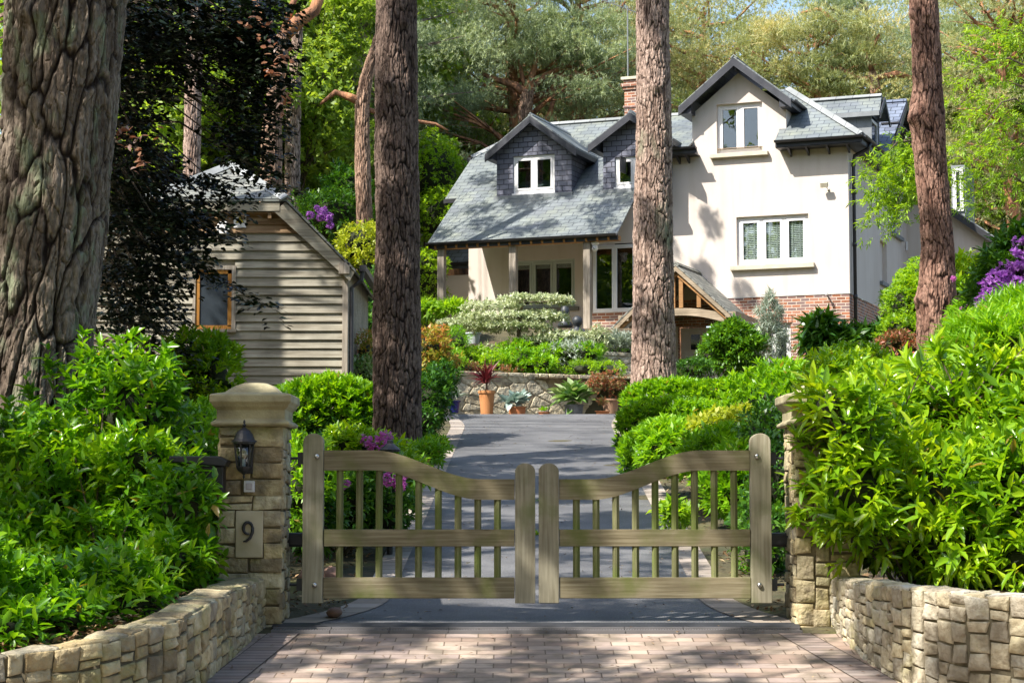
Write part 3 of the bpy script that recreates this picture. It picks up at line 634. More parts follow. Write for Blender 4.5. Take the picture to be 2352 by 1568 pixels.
def curve_wall(name, label, path, tops, mat, seed, th=0.26, mw=(0.1, 0.24), mh=(0.07, 0.17), flip=1, foot=-0.15, capth=0.07):
    """low rubble wall along path [(x, y)], tops = height of its top at each node"""
    rng = np.random.default_rng(seed)
    P = np.array(path, float); d = np.hypot(*np.diff(P, axis=0).T); s = np.concatenate([[0], np.cumsum(d)]); S = s[-1]
    fx = lambda a: np.interp(a, s, P[:, 0]); fy = lambda a: np.interp(a, s, P[:, 1]); ft = lambda a: np.interp(a, s, tops)
    def nrm(a):
        e = 0.12; tx = fx(a + e) - fx(a - e); ty = fy(a + e) - fy(a - e); l = np.hypot(tx, ty) + 1e-9; return ty / l * flip, -tx / l * flip
    def base(a): return G(fx(a) * 0, fy(a)) + foot
    H = float(np.max(ft(s) - base(s)))
    rt = root(name, label, 'stone wall', (float(P[len(P) // 2, 0]), float(P[len(P) // 2, 1]), float(base(s[len(P) // 2]))))
    def face(a, b, dd):
        nx, ny = nrm(a); z0 = base(a); z = z0 + (b / H) * (ft(a) - z0); return np.stack([fx(a) + nx * dd, fy(a) + ny * dd, z], -1)
    stones('face_stones', rects(rng, S, H, mw, mh), face, mat, rt, rng)
    def back(a, b, dd):
        nx, ny = nrm(a); z0 = base(a); z = z0 + (b / H) * (ft(a) - z0); return np.stack([fx(a) - nx * (th + dd), fy(a) - ny * (th + dd), z], -1)
    def top(a, b, dd):
        nx, ny = nrm(a); return np.stack([fx(a) - nx * b, fy(a) - ny * b, ft(a) + dd], -1)
    stones('coping_stones', rects(rng, S, th, (0.12, 0.30), (0.1, th * 1.3)), top, mat, rt, rng, bulge=0.015)
    n = 60; a = np.linspace(0, S, n); nx, ny = nrm(a); V = []
    for o, tp in ((-0.008, 0), (-0.008, 1), (-th, 1), (-th, 0)):
        V.append(np.stack([fx(a) + nx * o, fy(a) + ny * o, (ft(a) - 0.006) if tp else base(a)], -1))
    V = np.concatenate(V); i = np.arange(n - 1)[:, None]; fs = [np.concatenate([i + k * n, i + k * n + 1, i + k2 * n + 1, i + k2 * n], 1) for k, k2 in ((0, 1), (1, 2), (2, 3))]
    fs = np.concatenate(fs); ends = np.array([[0, n, 2 * n, 3 * n], [n - 1, 4 * n - 1, 3 * n - 1, 2 * n - 1]])
    link('mortar_core', np_mesh('mortar', V, [np.concatenate([fs, ends])]), M['mortar'], rt)
    return rt

curve_wall('garden_wall', 'low curved sandstone rubble wall below the bushy green shrub left of the gate',
           [(-1.86, 15.15), (-1.90, 14.3), (-1.95, 13.5), (-2.0, 12.8), (-2.10, 12.25), (-2.40, 11.7), (-2.9, 11.35), (-3.7, 11.1), (-4.8, 10.95)],
           [-0.585, -0.60, -0.63, -0.69, -0.75, -0.83, -0.885, -0.92, -0.95], M['stone'], 5, flip=-1)
curve_wall('garden_wall', 'low curved pale sandstone wall under the glossy laurel hedge right of the gate',
           [(4.9, 11.45), (3.9, 11.6), (3.2, 11.85), (2.75, 12.25), (2.52, 12.8), (2.44, 13.5), (2.42, 14.2), (2.42, 15.0)],
           [-0.62, -0.60, -0.585, -0.575, -0.56, -0.565, -0.575, -0.585], M['stone_r'], 9, flip=-1, mw=(0.1, 0.26), mh=(0.08, 0.19))
def bed2(xf, ys_, zf, far):
    V = []; n = 12
    for y in ys_:
        a = xf(y); x = np.linspace(a, far, n); V.append(np.stack([x, np.full(n, y), zf(y) + .05 * fbm(x * 3, np.full(n, y) * 3, 4) + .0 * x], -1))
    V = np.array(V).reshape(-1, 3); m = len(ys_); i_, j_ = np.meshgrid(np.arange(m - 1), np.arange(n - 1), indexing='ij')
    f = np.stack([i_ * n + j_, i_ * n + j_ + 1, (i_ + 1) * n + j_ + 1, (i_ + 1) * n + j_], -1).reshape(-1, 4)
    tag(link('planting_bed', np_mesh('planting_bed', V, [f], smooth=True), M['soil']), kind='structure')
bed2(lambda y: float(np.interp(y, [11.15, 11.5, 11.85, 12.4, 12.9, 13.6, 15.2, 17.5], [-4.0, -3.0, -2.5, -2.2, -2.12, -2.06, -2.0, -2.3])), np.linspace(11.15, 17.5, 30), lambda y: float(np.interp(y, [11, 12, 13, 15, 17.5], [-.96, -.89, -.74, -.66, -.6])), -9)
bed2(lambda y: float(np.interp(y, [11.7, 12.1, 12.5, 13.0, 14, 15.2, 18], [4.4, 3.2, 2.85, 2.65, 2.56, 2.55, 2.7])), np.linspace(11.7, 18, 30), lambda y: -.66, 9)

def pillar(cx, label, plaque, seed):
    rng = np.random.default_rng(seed); rt = root('gate_pillar', label, 'pillar', (cx, 15.12, -0.98))
    hw_, z0, z1 = 0.245, -1.06, 0.565; yc = 15.12
    sides = [((0, -1), (1, 0)), ((1, 0), (0, 1)), ((0, 1), (-1, 0)), ((-1, 0), (0, -1))]
    for si, (n_, t_) in enumerate(sides):
        rl = rects(rng, 2 * hw_, z1 - z0, (0.12, 0.30), (0.08, 0.17))
        if si == 0 and plaque:
            px0, px1, pz0, pz1 = 0.135, 0.345, 0.63, 0.99
            rl = [r for r in rl if not (r[0] + r[2] > px0 + .015 and r[0] < px1 - .015 and r[1] + r[3] > pz0 + .015 and r[1] < pz1 - .015)]
            # close the gaps round the plaque with fitted stones
            rl2 = []
            zc = 0.0; zz_ = [0, .13, .27, .40, .52, .63, .74, .86, .99, 1.10, 1.22, 1.35, 1.47, z1 - z0]
            for a, b in zip(zz_[:-1], zz_[1:]):
                if a >= pz0 - 1e-6 and b <= pz1 + 1e-6: rl2 += [(0, a, px0, b - a), (px1, a, 2 * hw_ - px1, b - a)]
                else:
                    k = rng.uniform(0.38, 0.62) * 2 * hw_
                    if rng.random() < 0.35: rl2 += [(0, a, k, (b - a) / 2), (0, a + (b - a) / 2, k, (b - a) / 2), (k, a, 2 * hw_ - k, b - a)]
                    else: rl2 += [(0, a, k, b - a), (k, a, 2 * hw_ - k, b - a)]
            rl = rl2
        def fm(a, b, d, n_=n_, t_=t_):
            o = hw_ + d * 0.75; u = a - hw_
            return np.stack([cx + n_[0] * o + t_[0] * u, yc + n_[1] * o + t_[1] * u, z0 + b], -1)
        stones('shaft_stones', rl, fm, M['stone'], rt, rng)
    MB().b2(cx - hw_ + .01, cx + hw_ - .01, yc - hw_ + .01, yc + hw_ - .01, z0 + .02, z1).build('mortar_core', M['mortar'], rt)
    h = 0.255
    prof = [(h + .03, 0.0), (h + .045, .012), (h + .045, .03), (h + .02, .045), (h + .005, .055), (h + .005, .125), (h + .015, .135), (h + .03, .150), (h + .038, .165), (h + .055, .185), (h + .055, .235), (h + .045, .245), (h - .045, .262), (h - .065, .285), (h - .10, .315), (h - .16, .338), (0.02, .345)]
    mb = MB(); mb.lathe(prof, (cx, yc, z1), 48, sq=1.0)
    # the dome is rounder than the mouldings
    v = []
    for (x, y, z) in mb.v:
        if z > z1 + 0.262:
            k = (z - z1 - 0.262) / 0.08; dx, dy = x - cx, y - yc; r_ = math.hypot(dx, dy); q = max(abs(dx), abs(dy)); s_ = 1 + (q / (r_ + 1e-9) - 1) * min(1, k) * 0.6; x, y = cx + dx * s_, yc + dy * s_
        v.append((x, y, z))
    mb.v = v
    o = mb.build('cap_stone', M['cap'], rt, bevel=0.006); 
    for p in o.data.polygons: p.use_smooth = False
    return rt, yc - hw_
pl, yf = pillar(-1.985, 'left sandstone gate pillar with domed cap, number plaque and black lantern', True, 11)
pr, _ = pillar(2.385, 'right sandstone gate pillar half hidden in laurel leaves', False, 23)
# number plaque
pz = -1.06 + 0.63
pq = MB().b2(-2.228 + .137, -2.228 + .343, yf - 0.022, yf + 0.03, pz + .004, pz + .356).build('number_plaque', M['plaque'], pl, bevel=0.006)
mb = MB(); c9 = (-1.995, pz + .225); pts9 = []; r9 = []
for k in range(15):
    t = R(-35 + k * 23); pts9.append((c9[0] + 0.036 * math.cos(t) * 0.95, yf - 0.034, c9[1] + 0.044 * math.sin(t))); r9.append(0.0085 + 0.004 * math.sin(k / 14 * PI))
pts9 = pts9[1:]; r9 = r9[1:]
mb.tube(pts9, r9, 8)
mb.tube([(c9[0] + 0.035, yf - .034, c9[1] + 0.005), (c9[0] + 0.034, yf - .034, c9[1] - 0.03), (c9[0] + 0.018, yf - .034, c9[1] - 0.072), (c9[0] - 0.014, yf - .034, c9[1] - 0.098), (c9[0] - 0.034, yf - .034, c9[1] - 0.100)], [0.012, 0.013, 0.011, 0.009, 0.005], 8)
o9 = mb.build('numeral_nine', M['black'], None, smooth=True); o9.parent = pq; o9.matrix_parent_inverse = pq.matrix_world.inverted() @ Matrix.Identity(4)
o9.matrix_parent_inverse = (Matrix.Translation(pl.location)).inverted() @ Matrix.Identity(4) if False else Matrix.Identity(4)
# pillar shoulder: boundary wall stub running off to the left behind the shrub
curve_wall('boundary_wall', 'stub of taller sandstone wall meeting the left pillar behind the shrub', [(-5.2, 15.2), (-3.8, 15.18), (-2.9, 15.16), (-2.24, 15.14)], [-0.14, -0.13, -0.13, -0.12], M['stone'], 31, th=0.3, flip=1)

# lantern on the pillar
lx, ly, lz = -2.02, yf - 0.115, 0.345
L_ = root('wall_lantern', 'black coach lantern with a domed top fixed to the left gate pillar', 'lantern', (lx, yf, lz))
mb = MB(); mb.lathe([(.003, .265), (.010, .25), (.006, .235), (.016, .225), (.006, .212), (.02, .20), (.045, .185), (.066, .155), (.080, .118), (.095, .108), (.098, .098), (.06, .095)], (lx, ly, lz), 16)
mb.build('lantern_roof', M['black'], L_, smooth=False)
mb = MB(); mb.lathe([(.002, -.178), (.010, -.165), (.006, -.15), (.022, -.135), (.045, -.118), (.055, -.10), (.058, -.088), (.03, -.085)], (lx, ly, lz), 12)
for k in range(6):
    t = 2 * PI * k / 6 + .3; mb.bar((lx + .075 * math.cos(t), ly + .075 * math.sin(t), lz + .098), (lx + .052 * math.cos(t), ly + .052 * math.sin(t), lz - .09), .011, .011)
mb.lathe([(.078, .078), (.086, .085), (.086, .098), (.07, .1)], (lx, ly, lz), 12); mb.build('lantern_cage', M['black'], L_)
MB().lathe([(.048, -.088), (.068, .08)], (lx, ly, lz), 12).build('lantern_glass', M['glass'], L_, smooth=True)
mb = MB(); mb.lathe([(.012, -.085), (.012, -.03)], (lx, ly, lz), 8); mb.build('lamp_holder', M['pot_white'], L_)
mb = MB(); mb.lathe([(.008, -.03), (.022, -.005), (.024, .02), (.012, .045), (.003, .055)], (lx, ly, lz), 10); mb.build('bulb', m_flat('clear_bulb', (0.6, 0.5, 0.35), 0.1), L_, smooth=True)
mb = MB(); mb.box((lx + .012, yf - .02, lz - .01), (.085, .03, .26)); mb.bar((lx + .01, yf - .02, lz + .06), (lx, ly + .06, lz + .09), .03, .02); mb.tube([(lx + .015, yf - .03, lz - .10), (lx + .02, ly + .05, lz - .13), (lx, ly + .02, lz - .11)], .009, 6); mb.build('backplate', M['black'], L_, bevel=.004)
# bell push
b_ = root('intercom_button', 'small pale square intercom button below the lantern on the pillar', 'intercom', (-1.985, yf, 0.066))
MB().b2(-2.03, -1.948, yf - .045, yf - .01, .066, .152).build('housing', m_flat('pale_plastic', (0.62, 0.62, 0.64), 0.4), b_, bevel=.006)
MB().b2(-2.013, -1.965, yf - .052, yf - .044, .084, .134).build('push_button', m_flat('grey_button', (0.42, 0.38, 0.40), 0.3), b_, bevel=.004)
# post box behind the shrub
b_ = root('post_box', 'black metal post box with a sloping lid poking out of the shrub beside the pillar', 'post box', (-2.35, 14.75, .05))
mb = MB(); mb.b2(-2.50, -2.17, 14.72, 14.95, .05, .26); mb.build('box_body', M['black'], b_, bevel=.008)
mb = MB(); mb.prism([(-2.57, 14.66, .29), (-2.15, 14.66, .255), (-2.13, 14.66, .30), (-2.20, 14.66, .335), (-2.57, 14.66, .335)], (0, .30, 0)); mb.build('lid', M['black'], b_, bevel=.01)

# ================================================================== GATE
GY = 15.0; g = lambda x: (x - CX) / F * GY; gz = lambda y: float(pt(CX, y, GY)[2])
def gate(mx, label):
    X = (lambda x: g(x)) if mx == 0 else (lambda x: g(2466 - x))     # the right leaf mirrors the left about x = 1233
    rt = root('gate_leaf', label, 'gate', (X(721), GY, gz(1385)), 0, 'oak driveway gate leaves')
    zb, z_top, z_meet = gz(1384), gz(995), gz(1063)
    def stile(x0, x1, zt, nm):
        a, b = sorted((X(x0), X(x1))); w = b - a; r_ = w / 2; cxx = (a + b) / 2; prof = [(a, zb), (b, zb)]
        for k in range(13): t = PI * k / 12; prof.append((cxx + r_ * math.cos(t), zt - r_ * .85 + r_ * .85 * math.sin(t)))
        mb = MB(); mb.prism([(p[0], GY - .045, p[1]) for p in prof], (0, .09, 0)); return mb.build(nm, M['gate_z'], rt, bevel=.005)
    stile(698, 745, z_top, 'hinge_stile'); stile(1183, 1229, z_meet, 'meeting_stile')
    def topz(x):            # underside-to-top curve of the swept rail
        t = min(1, max(0, (x - 860) / 245.0)); s_ = t * t * (3 - 2 * t); return gz(1034) * (1 - s_) + gz(1100) * s_, gz(1080) * (1 - s_) + gz(1147) * s_
    xs = np.linspace(746, 1182, 40); up = []; lo = []
    for x in xs:
        a, b = topz(x)
        up.append((X(x), GY - .034, a)); lo.append((X(x), GY - .034, b))
    poly = up + lo[::-1]; mb = MB()
    for i in range(len(xs) - 1):
        q = [up[i], up[i + 1], lo[i + 1], lo[i]]
        bk = [(p[0], GY + .034, p[2]) for p in q]
        mb.poly(q if mx == 0 else q[::-1]); mb.poly(bk[::-1]); mb.poly([q[0], bk[0], bk[1], q[1]]); mb.poly([q[3], q[2], bk[2], bk[3]])
    o = mb.build('top_rail', M['gate_x'], rt)
    import bmesh
    bm = bmesh.new(); bm.from_mesh(o.data); bmesh.ops.remove_doubles(bm, verts=bm.verts, dist=1e-4); bmesh.ops.recalc_face_normals(bm, faces=bm.faces); bm.to_mesh(o.data); bm.free()
    for nm, y0, y1 in (('middle_rail', 1215, 1254), ('bottom_rail', 1325, 1373)):
        a, b = sorted((X(746), X(1182))); mb = MB(); mb.b2(a, b, GY - .034, GY + .034, gz(y1), gz(y0)); mb.build(nm, M['gate_x'], rt, bevel=.004)
    for k in range(9):
        x = 782 + 45.1 * k; zt = topz(x)[1] + .02; hw_ = .0265; mb = MB()
        prof = [(-hw_, -.006), (-.006, -hw_), (.012, -hw_), (hw_, -.010), (hw_, .012), (.006, hw_), (-.012, hw_), (-hw_, .008)]
        mb.prism([(X(x) + p[0] * (1 if mx == 0 else -1), GY + p[1], gz(1330)) for p in prof], (0, 0, zt - gz(1330)))
        mb.build('baluster', M['gate_bal'], rt)
    for x, y in ((730, 1048), (727, 1342)):
        mb = MB(); c = (X(x), GY - .05, gz(y)); mb.lathe([(.019, 0), (.019, .006), (.015, .013), (.004, .017)], (0, 0, 0), 12)
        mb.build('bolt', M['chrome'], rt, smooth=True, matrix=Matrix.Translation(c) @ Matrix.Rotation(R(90), 4, 'X'))
    for y in (1052, 1342):
        mb = MB(); e = X(668); mb.tube([(X(700), GY + .02, gz(y)), (e, GY + .02, gz(y))], .011, 8); mb.box((X(692), GY + .02, gz(y)), (.05, .05, .09)); mb.build('hinge_rod', M['black'], rt)
    return rt
gate(0, 'left leaf of the weathered oak gate, hinged on the pillar with the lantern')
gate(1, 'right leaf of the weathered oak gate, hinged on the pillar beside the laurel')
# electric gate arms, tucked behind the hinge stiles
for sx, lb in ((-1, 'black gate motor arm behind the left gate leaf'), (1, 'black gate motor arm behind the right gate leaf')):
    cx_ = 0.19 + sx * 1.86; t_ = root('gate_motor', lb, 'gate motor', (cx_, 15.35, -.35))
    MB().box((cx_ + sx * .01, 15.30, -.30), (.26, .10, .11)).build('motor_housing', M['black'], t_, bevel=.02)
    MB().bar((cx_ - sx * .1, 15.28, -.33), (cx_ - sx * .34, 15.12, -.33), .03, .03).build('push_rod', M['chrome'], t_)

# ================================================================== HOUSE
HA = R(21.5); HC = (8.3353, 48.0)
H = root('house', 'large cream house with slate roofs, dormers and oak verandah at the top of the drive', 'house', (HC[0], HC[1], 0), -HA)
def hb(mb, name, mat, **k): return mb.build(name, mat, H, local=True, **k)
def hp(u, w, z): return (HC[0] + u * math.cos(HA) + w * math.sin(HA), HC[1] - u * math.sin(HA) + w * math.cos(HA), z)

def wall_grid(mb, a0, a1, z0, z1, holes, P, rev=0.12):
    """wall rectangle with window openings and their reveals; P(a, depth, z) -> point"""
    xs = sorted({a0, a1, *[h[0] for h in holes], *[h[1] for h in holes]}); zs = sorted({z0, z1, *[h[2] for h in holes], *[h[3] for h in holes]})
    for i in range(len(xs) - 1):
        for j in range(len(zs) - 1):
            cx_, cz_ = (xs[i] + xs[i + 1]) / 2, (zs[j] + zs[j + 1]) / 2
            if any(h[0] < cx_ < h[1] and h[2] < cz_ < h[3] for h in holes): continue
            mb.poly([P(xs[i], 0, zs[j]), P(xs[i + 1], 0, zs[j]), P(xs[i + 1], 0, zs[j + 1]), P(xs[i], 0, zs[j + 1])])
    for a, b, c, d in holes:
        for q in (((a, c), (b, c)), ((b, c), (b, d)), ((b, d), (a, d)), ((a, d), (a, c))):
            mb.poly([P(q[0][0], 0, q[0][1]), P(q[0][0], rev, q[0][1]), P(q[1][0], rev, q[1][1]), P(q[1][0], 0, q[1][1])])
front = lambda w: (lambda a, d, z: (a, w + d, z))
side = lambda u: (lambda a, d, z: (u - d, a, z))

def window(name, org, rz, w, h, n, frame='white_frame', blind=None, sill=None, sillmat='sill', bar=0.055, room=0.5, parent=None, hole=None):
    """casement: frame with n lights; x along, y inwards, z up from org"""
    par = parent or H
    fr = MB(); d = 0.06; t = bar
    fr.b2(0, w, 0, d, 0, t); fr.b2(0, w, 0, d, h - t, h); fr.b2(0, t, 0, d, t, h - t); fr.b2(w - t, w, 0, d, t, h - t)
    lw = (w - t) / n
    for k in range(1, n): fr.b2(k * lw, k * lw + t, 0, d, t, h - t)
    st = t * 0.75
    panes = []
    for k in range(n):
        x0, x1 = k * lw + t + .004, (k + 1) * lw - .004; z0, z1 = t + .004, h - t - .004
        for q in ((x0, x1, z0, z0 + st), (x0, x1, z1 - st, z1), (x0, x0 + st, z0 + st, z1 - st), (x1 - st, x1, z0 + st, z1 - st)): fr.b2(q[0], q[1], -.012, d - .01, q[2], q[3])
        panes.append((x0 + st, x1 - st, z0 + st, z1 - st))
    f = fr.build(name, M[frame], None, bevel=0.003); f.parent = par; f.location = org; f.rotation_euler = (0, 0, rz)
    for a, b, c, e in panes:
        p = MB().b2(a - .002, b + .002, .02, .026, c - .002, e + .002).build('pane', M['glass'], None); p.parent = f
        if blind == 'slats':
            mb = MB()
            for k in range(int((e - c) / .045)): mb.box(((a + b) / 2, .064, c + .02 + k * .045), (b - a, .034, .004), rx=R(62))
            for xx in (a + .09, b - .09): mb.b2(xx - .012, xx + .012, .044, .047, c, e)
            o = mb.build('blind', M['blind'], None); o.parent = f
        elif blind == 'roll':
            o = MB().b2(a, b, .07, .09, e - .10, e + .02).build('blind', M['blind'], None); o.parent = f
    rm = MB(); D0 = d + 0.001; D1 = room + .1
    rm.poly([(0, D1, 0), (w, D1, 0), (w, D1, h), (0, D1, h)]); rm.poly([(0, D0, 0), (0, D1, 0), (0, D1, h), (0, D0, h)]); rm.poly([(w, D0, 0), (w, D1, 0), (w, D1, h), (w, D0, h)])
    rm.poly([(0, D0, 0), (w, D0, 0), (w, D1, 0), (0, D1, 0)]); rm.poly([(0, D0, h), (w, D0, h), (w, D1, h), (0, D1, h)])
    o = rm.build('dark_interior', M['dark_room'], None); o.parent = f
    if sill:
        s_ = MB().b2(-sill[0], w + sill[0], -sill[1], .05, -sill[2], -0.002).build('sill', M[sillmat], None, bevel=.006); s_.parent = f
    return f

EAVE = 8.88
# --- right block: front wall and side wall
w1 = (-2.86, -1.015, 5.905, 7.145); w2 = (-3.355, -2.165, 8.775, 10.065)
mb = MB()
wall_grid(mb, -5.6, 0, 5.10, EAVE + .05, [w1, (w2[0], w2[1], w2[2], EAVE + .05)], front(0))
g0, g1, gc = -4.0, -1.55, -2.775; gs = 0.80; gtop = 9.86
for poly in ([(g0, EAVE + .05), (w2[0], EAVE + .05), (w2[0], w2[3]), (g0, gtop)], [(w2[1], EAVE + .05), (g1, EAVE + .05), (g1, gtop), (w2[1], w2[3])],
             [(g0, gtop), (w2[0], w2[3]), (w2[1], w2[3]), (g1, gtop), (gc, gtop + gs * (gc - g0))]):
    mb.poly([(a, 0, z) for a, z in poly])
for q in (((w2[0], EAVE + .05), (w2[0], w2[3])), ((w2[1], EAVE + .05), (w2[1], w2[3])), ((w2[0], w2[3]), (w2[1], w2[3]))):
    mb.poly([(q[0][0], 0, q[0][1]), (q[0][0], .12, q[0][1]), (q[1][0], .12, q[1][1]), (q[1][0], 0, q[1][1])])
for u in (g0, g1): mb.poly([(u, 0, EAVE), (u, 2.6, EAVE), (u, 2.6, gtop + .02), (u, 0, gtop + .02)])
sw = [(4.0, 4.95, 5.82, 6.95), (5.66, 7.03, 7.36, 8.45)]
wall_grid(mb, 0, 8.1, 5.10, EAVE + .3, [sw[0], sw[1]], side(0))
mb.poly([(-.12, 4.0, 5.82), (-.12, 4.95, 5.82), (-.12, 4.95, 6.95), (-.12, 4.0, 6.95)])
hb(mb, 'rendered_wall', M['render'])
# --- brick plinth storey, a little behind the render
bp = MB(); dr1 = (-4.42, -3.45, 2.3, 4.42); dr2 = (-2.02, -1.50, 2.45, 4.42)
wall_grid(bp, -5.6, -0.015, 2.2, 5.10, [dr1, dr2], front(0.018), .15)
wall_grid(bp, 0.018, 8.1, 2.2, 5.10, [], side(-0.018))
hb(bp, 'brick_plinth', M['brick'])
mb = MB(); wall_grid(mb, -5.25, -2.60, 2.3, 4.42, [dr1], front(.008), .01); hb(mb, 'porch_inner_wall', M['render'])
# soldier arches over the door and the tall side window
for a, b in ((dr1[0] - .1, dr1[1] + .1), (dr2[0] - .1, dr2[1] + .1)):
    mb = MB(); n = int((b - a) / .083)
    for k in range(n): mb.b2(a + k * .083, a + k * .083 + .073, -.006, .06, 4.43, 4.62)
    hb(mb, 'soldier_arch', M['brick'])
window('upper_window', (w2[0], .10, w2[2]), 0, w2[1] - w2[0], w2[3] - w2[2], 2, sill=(.16, .24, .10), bar=.075)
window('shuttered_window', (w1[0], .09, w1[2]), 0, w1[1] - w1[0], w1[3] - w1[2], 3, blind='slats', sill=(.15, .22, .12), bar=.085)
window('side_window', (-.10, sw[1][0], sw[1][2]), R(90), sw[1][1] - sw[1][0], sw[1][3] - sw[1][2], 2, sill=(.1, .2, .10), sillmat='lead')
hb(MB().b2(-.05, .09, 3.9, 5.05, 5.72, 5.82), 'niche_sill', M['lead'])
window('tall_side_window', (dr2[0], .10, dr2[2]), 0, dr2[1] - dr2[0], dr2[3] - dr2[2], 1, bar=.07)
# front door
mb = MB(); mb.b2(dr1[0] + .05, dr1[1] - .05, .10, .15, dr1[2], dr1[3] - .04)
D = hb(mb, 'front_door', m_flat('cream_door', (0.62, 0.55, 0.50), 0.5, var=.03), bevel=.004)
mb = MB(); mb.b2(-4.14, -3.82, .085, .099, 3.78, 4.26); o = mb.build('door_light_frame', M['render'], None); o.parent = D
mb = MB(); mb.b2(-4.10, -3.86, .078, .084, 3.83, 4.21); o = mb.build('door_pane', m_flat('dark_pane', (0.02, 0.025, 0.03), 0.03, spec=1.0), None); o.parent = D
mb = MB(); mb.box((-3.62, .07, 3.35), (.03, .05, .16)); o = mb.build('door_handle', M['chrome'], None); o.parent = D
for k in range(5):
    mb = MB(); mb.b2(dr1[0] + .12 + k * .17, dr1[0] + .124 + k * .17, .096, .101, 2.4, 3.75); o = mb.build('board_joint', M['blind'], None); o.parent = D

def slab(mb, pts, th=0.05, up=(0, 0, 1)): mb.prism([tuple(Vector(p) - Vector(up) * th) for p in pts], tuple(Vector(up) * th)); return mb
def roof(name, polys, mat=None, th=.05):
    mb = MB()
    for p in polys: slab(mb, p, th)
    o = hb(mb, name, M[mat or 'slate']); return o
def outward(o):
    import bmesh
    bm = bmesh.new(); bm.from_mesh(o.data); bmesh.ops.recalc_face_normals(bm, faces=bm.faces); bm.to_mesh(o.data); bm.free()

PT = 0.757
# left wing roof (catslide over the verandah, half-hipped at its left end)
RW, RZ = 2.6, 6.55 + PT * 5.1
rz_ = lambda w: 6.55 + PT * (w + 2.5)
roof('left_wing_roof', [[(-10.28, -2.5, rz_(-2.5)), (-5.2, -2.5, rz_(-2.5)), (-5.2, RW, RZ), (-9.25, RW, RZ), (-10.62, 1.23, rz_(1.23)), (-10.62, -.62, rz_(-.62)), (-10.28, -.62, rz_(-.62))],
                        [(-9.25, RW, RZ), (-1.5, RW, RZ), (-1.5, 8.2, RZ - PT * 5.6), (-10.62, 8.2, RZ - PT * 5.6), (-10.62, 3.97, rz_(1.23))],
                        [(-10.62, 1.23, rz_(1.23)), (-9.25, RW, RZ), (-10.62, 3.97, rz_(1.23))]])
# block roof left and right of the gable
BE = 8.95; sl = (RZ - BE) / 3.1
roof('block_roof', [[(-5.95, -.5, BE), (-3.96, -.5, BE), (-3.96, .0, BE + sl * .5), (-4.02, 0, BE + sl * .5), (-4.02, RW, RZ + .012), (-5.95, RW, RZ + .012)]])
roof('hipped_roof', [[(-1.72, -.5, BE), (.45, -.5, BE), (-1.9, 1.85, BE + PT * 2.35), (-2.6, 1.85, BE + PT * 2.35), (-1.56, .0, BE + PT * .5), (-1.72, 0, BE + PT * .5)],
                     [(.45, -.5, BE), (.45, 4.2, BE), (-1.9, 1.85, BE + PT * 2.35)]])
# gable roof over the wall dormer
ga = gc; gh = 1.46; gz_ = 11.18
roof('gable_roof', [[(ga - gh, -.42, gz_ - gs * gh), (ga, -.42, gz_), (ga, 3.0, gz_), (ga - gh, 3.0, gz_ - gs * gh)], [(ga, -.42, gz_), (ga + gh, -.42, gz_ - gs * gh), (ga + gh, 3.0, gz_ - gs * gh), (ga, 3.0, gz_)]])
def barge(name, c, w, half, ztop, s, depth=.20, th=.035, mat='navy_board', par=None):
    mb = MB()
    for sg in (-1, 1):
        e = (c + sg * half, ztop - s * half)
        mb.prism([(c, w, ztop - .01), (e[0], w, e[1] - .01), (e[0], w, e[1] - depth), (c, w, ztop - depth)] if sg > 0 else [(c, w, ztop - .01), (c, w, ztop - depth), (e[0], w, e[1] - depth), (e[0], w, e[1] - .01)], (0, -th, 0))
    return hb(mb, name, M[mat])
barge('barge_board', ga, -.385, gh, gz_ - .03, gs, .22, .07)
mb = MB()                                                            # soffit and eave boards under the gable overhang
for sg in (-1, 1):
    a = ga + sg * gh
    mb.prism([(a, -.38, gz_ - gs * gh - .06), (a - sg * .32, -.38, gz_ - gs * (gh - .32) - .06), (a - sg * .32, -.38, gz_ - gs * gh - .20), (a, -.38, gz_ - gs * gh - .20)], (0, 3.2, 0))
mb.b2(ga - .04, ga + .04, -.34, 0, gz_ - .34, gz_ - .24)
hb(mb, 'eave_board', M['navy_board'])
def gutter(name, a, b, mat='black', r=.065):
    mb = MB(); a = Vector(a); b = Vector(b); d = (b - a).normalized(); s_ = Vector((-d.y, d.x, 0)); pr_ = []
    for k in range(7): t = PI + PI * k / 6; pr_.append((r * math.cos(t), r * math.sin(t) * .9))
    pr_ += [(r * .86, 0), (0, -r * .6), (-r * .86, 0)]
    mb.prism([a + s_ * p[0] + Vector((0, 0, p[1])) for p in pr_], b - a); return hb(mb, name, M[mat])
def fascia(name, a, b, h=.14, t=.025): mb = MB(); mb.bar(a, b, t, h); return hb(mb, name, M['navy_board'])
gutter('gutter', (-1.72, -.56, BE - .02), (.52, -.56, BE - .02)); gutter('gutter', (.51, -.5, BE - .02), (.51, 4.2, BE - .02)); gutter('gutter', (-5.95, -.56, BE - .02), (-3.75, -.56, BE - .02))
gutter('gutter', (ga + gh + .05, -.4, gz_ - gs * gh - .04), (ga + gh + .05, 1.6, gz_ - gs * gh - .04)); gutter('gutter', (-10.3, -2.57, 6.53), (-5.2, -2.57, 6.53), r=.07)
fascia('fascia_board', (-1.72, -.46, BE - .10), (.46, -.46, BE - .10)); fascia('fascia_board', (.42, -.46, BE - .10), (.42, 4.2, BE - .10)); fascia('fascia_board', (-5.95, -.46, BE - .10), (-3.75, -.46, BE - .10)); fascia('fascia_board', (-10.25, -2.46, 6.45), (-5.2, -2.46, 6.45), .13)
for u in (-1.45, -1.0, -.48, 0.02, -4.1, -4.35, -4.7, -5.2, -5.7): hb(MB().prism([(u, -.44, BE - .18), (u, -.02, BE - .18), (u, -.02, BE - .36), (u, -.36, BE - .20)], (.05, 0, 0)), 'rafter_foot', M['black'])
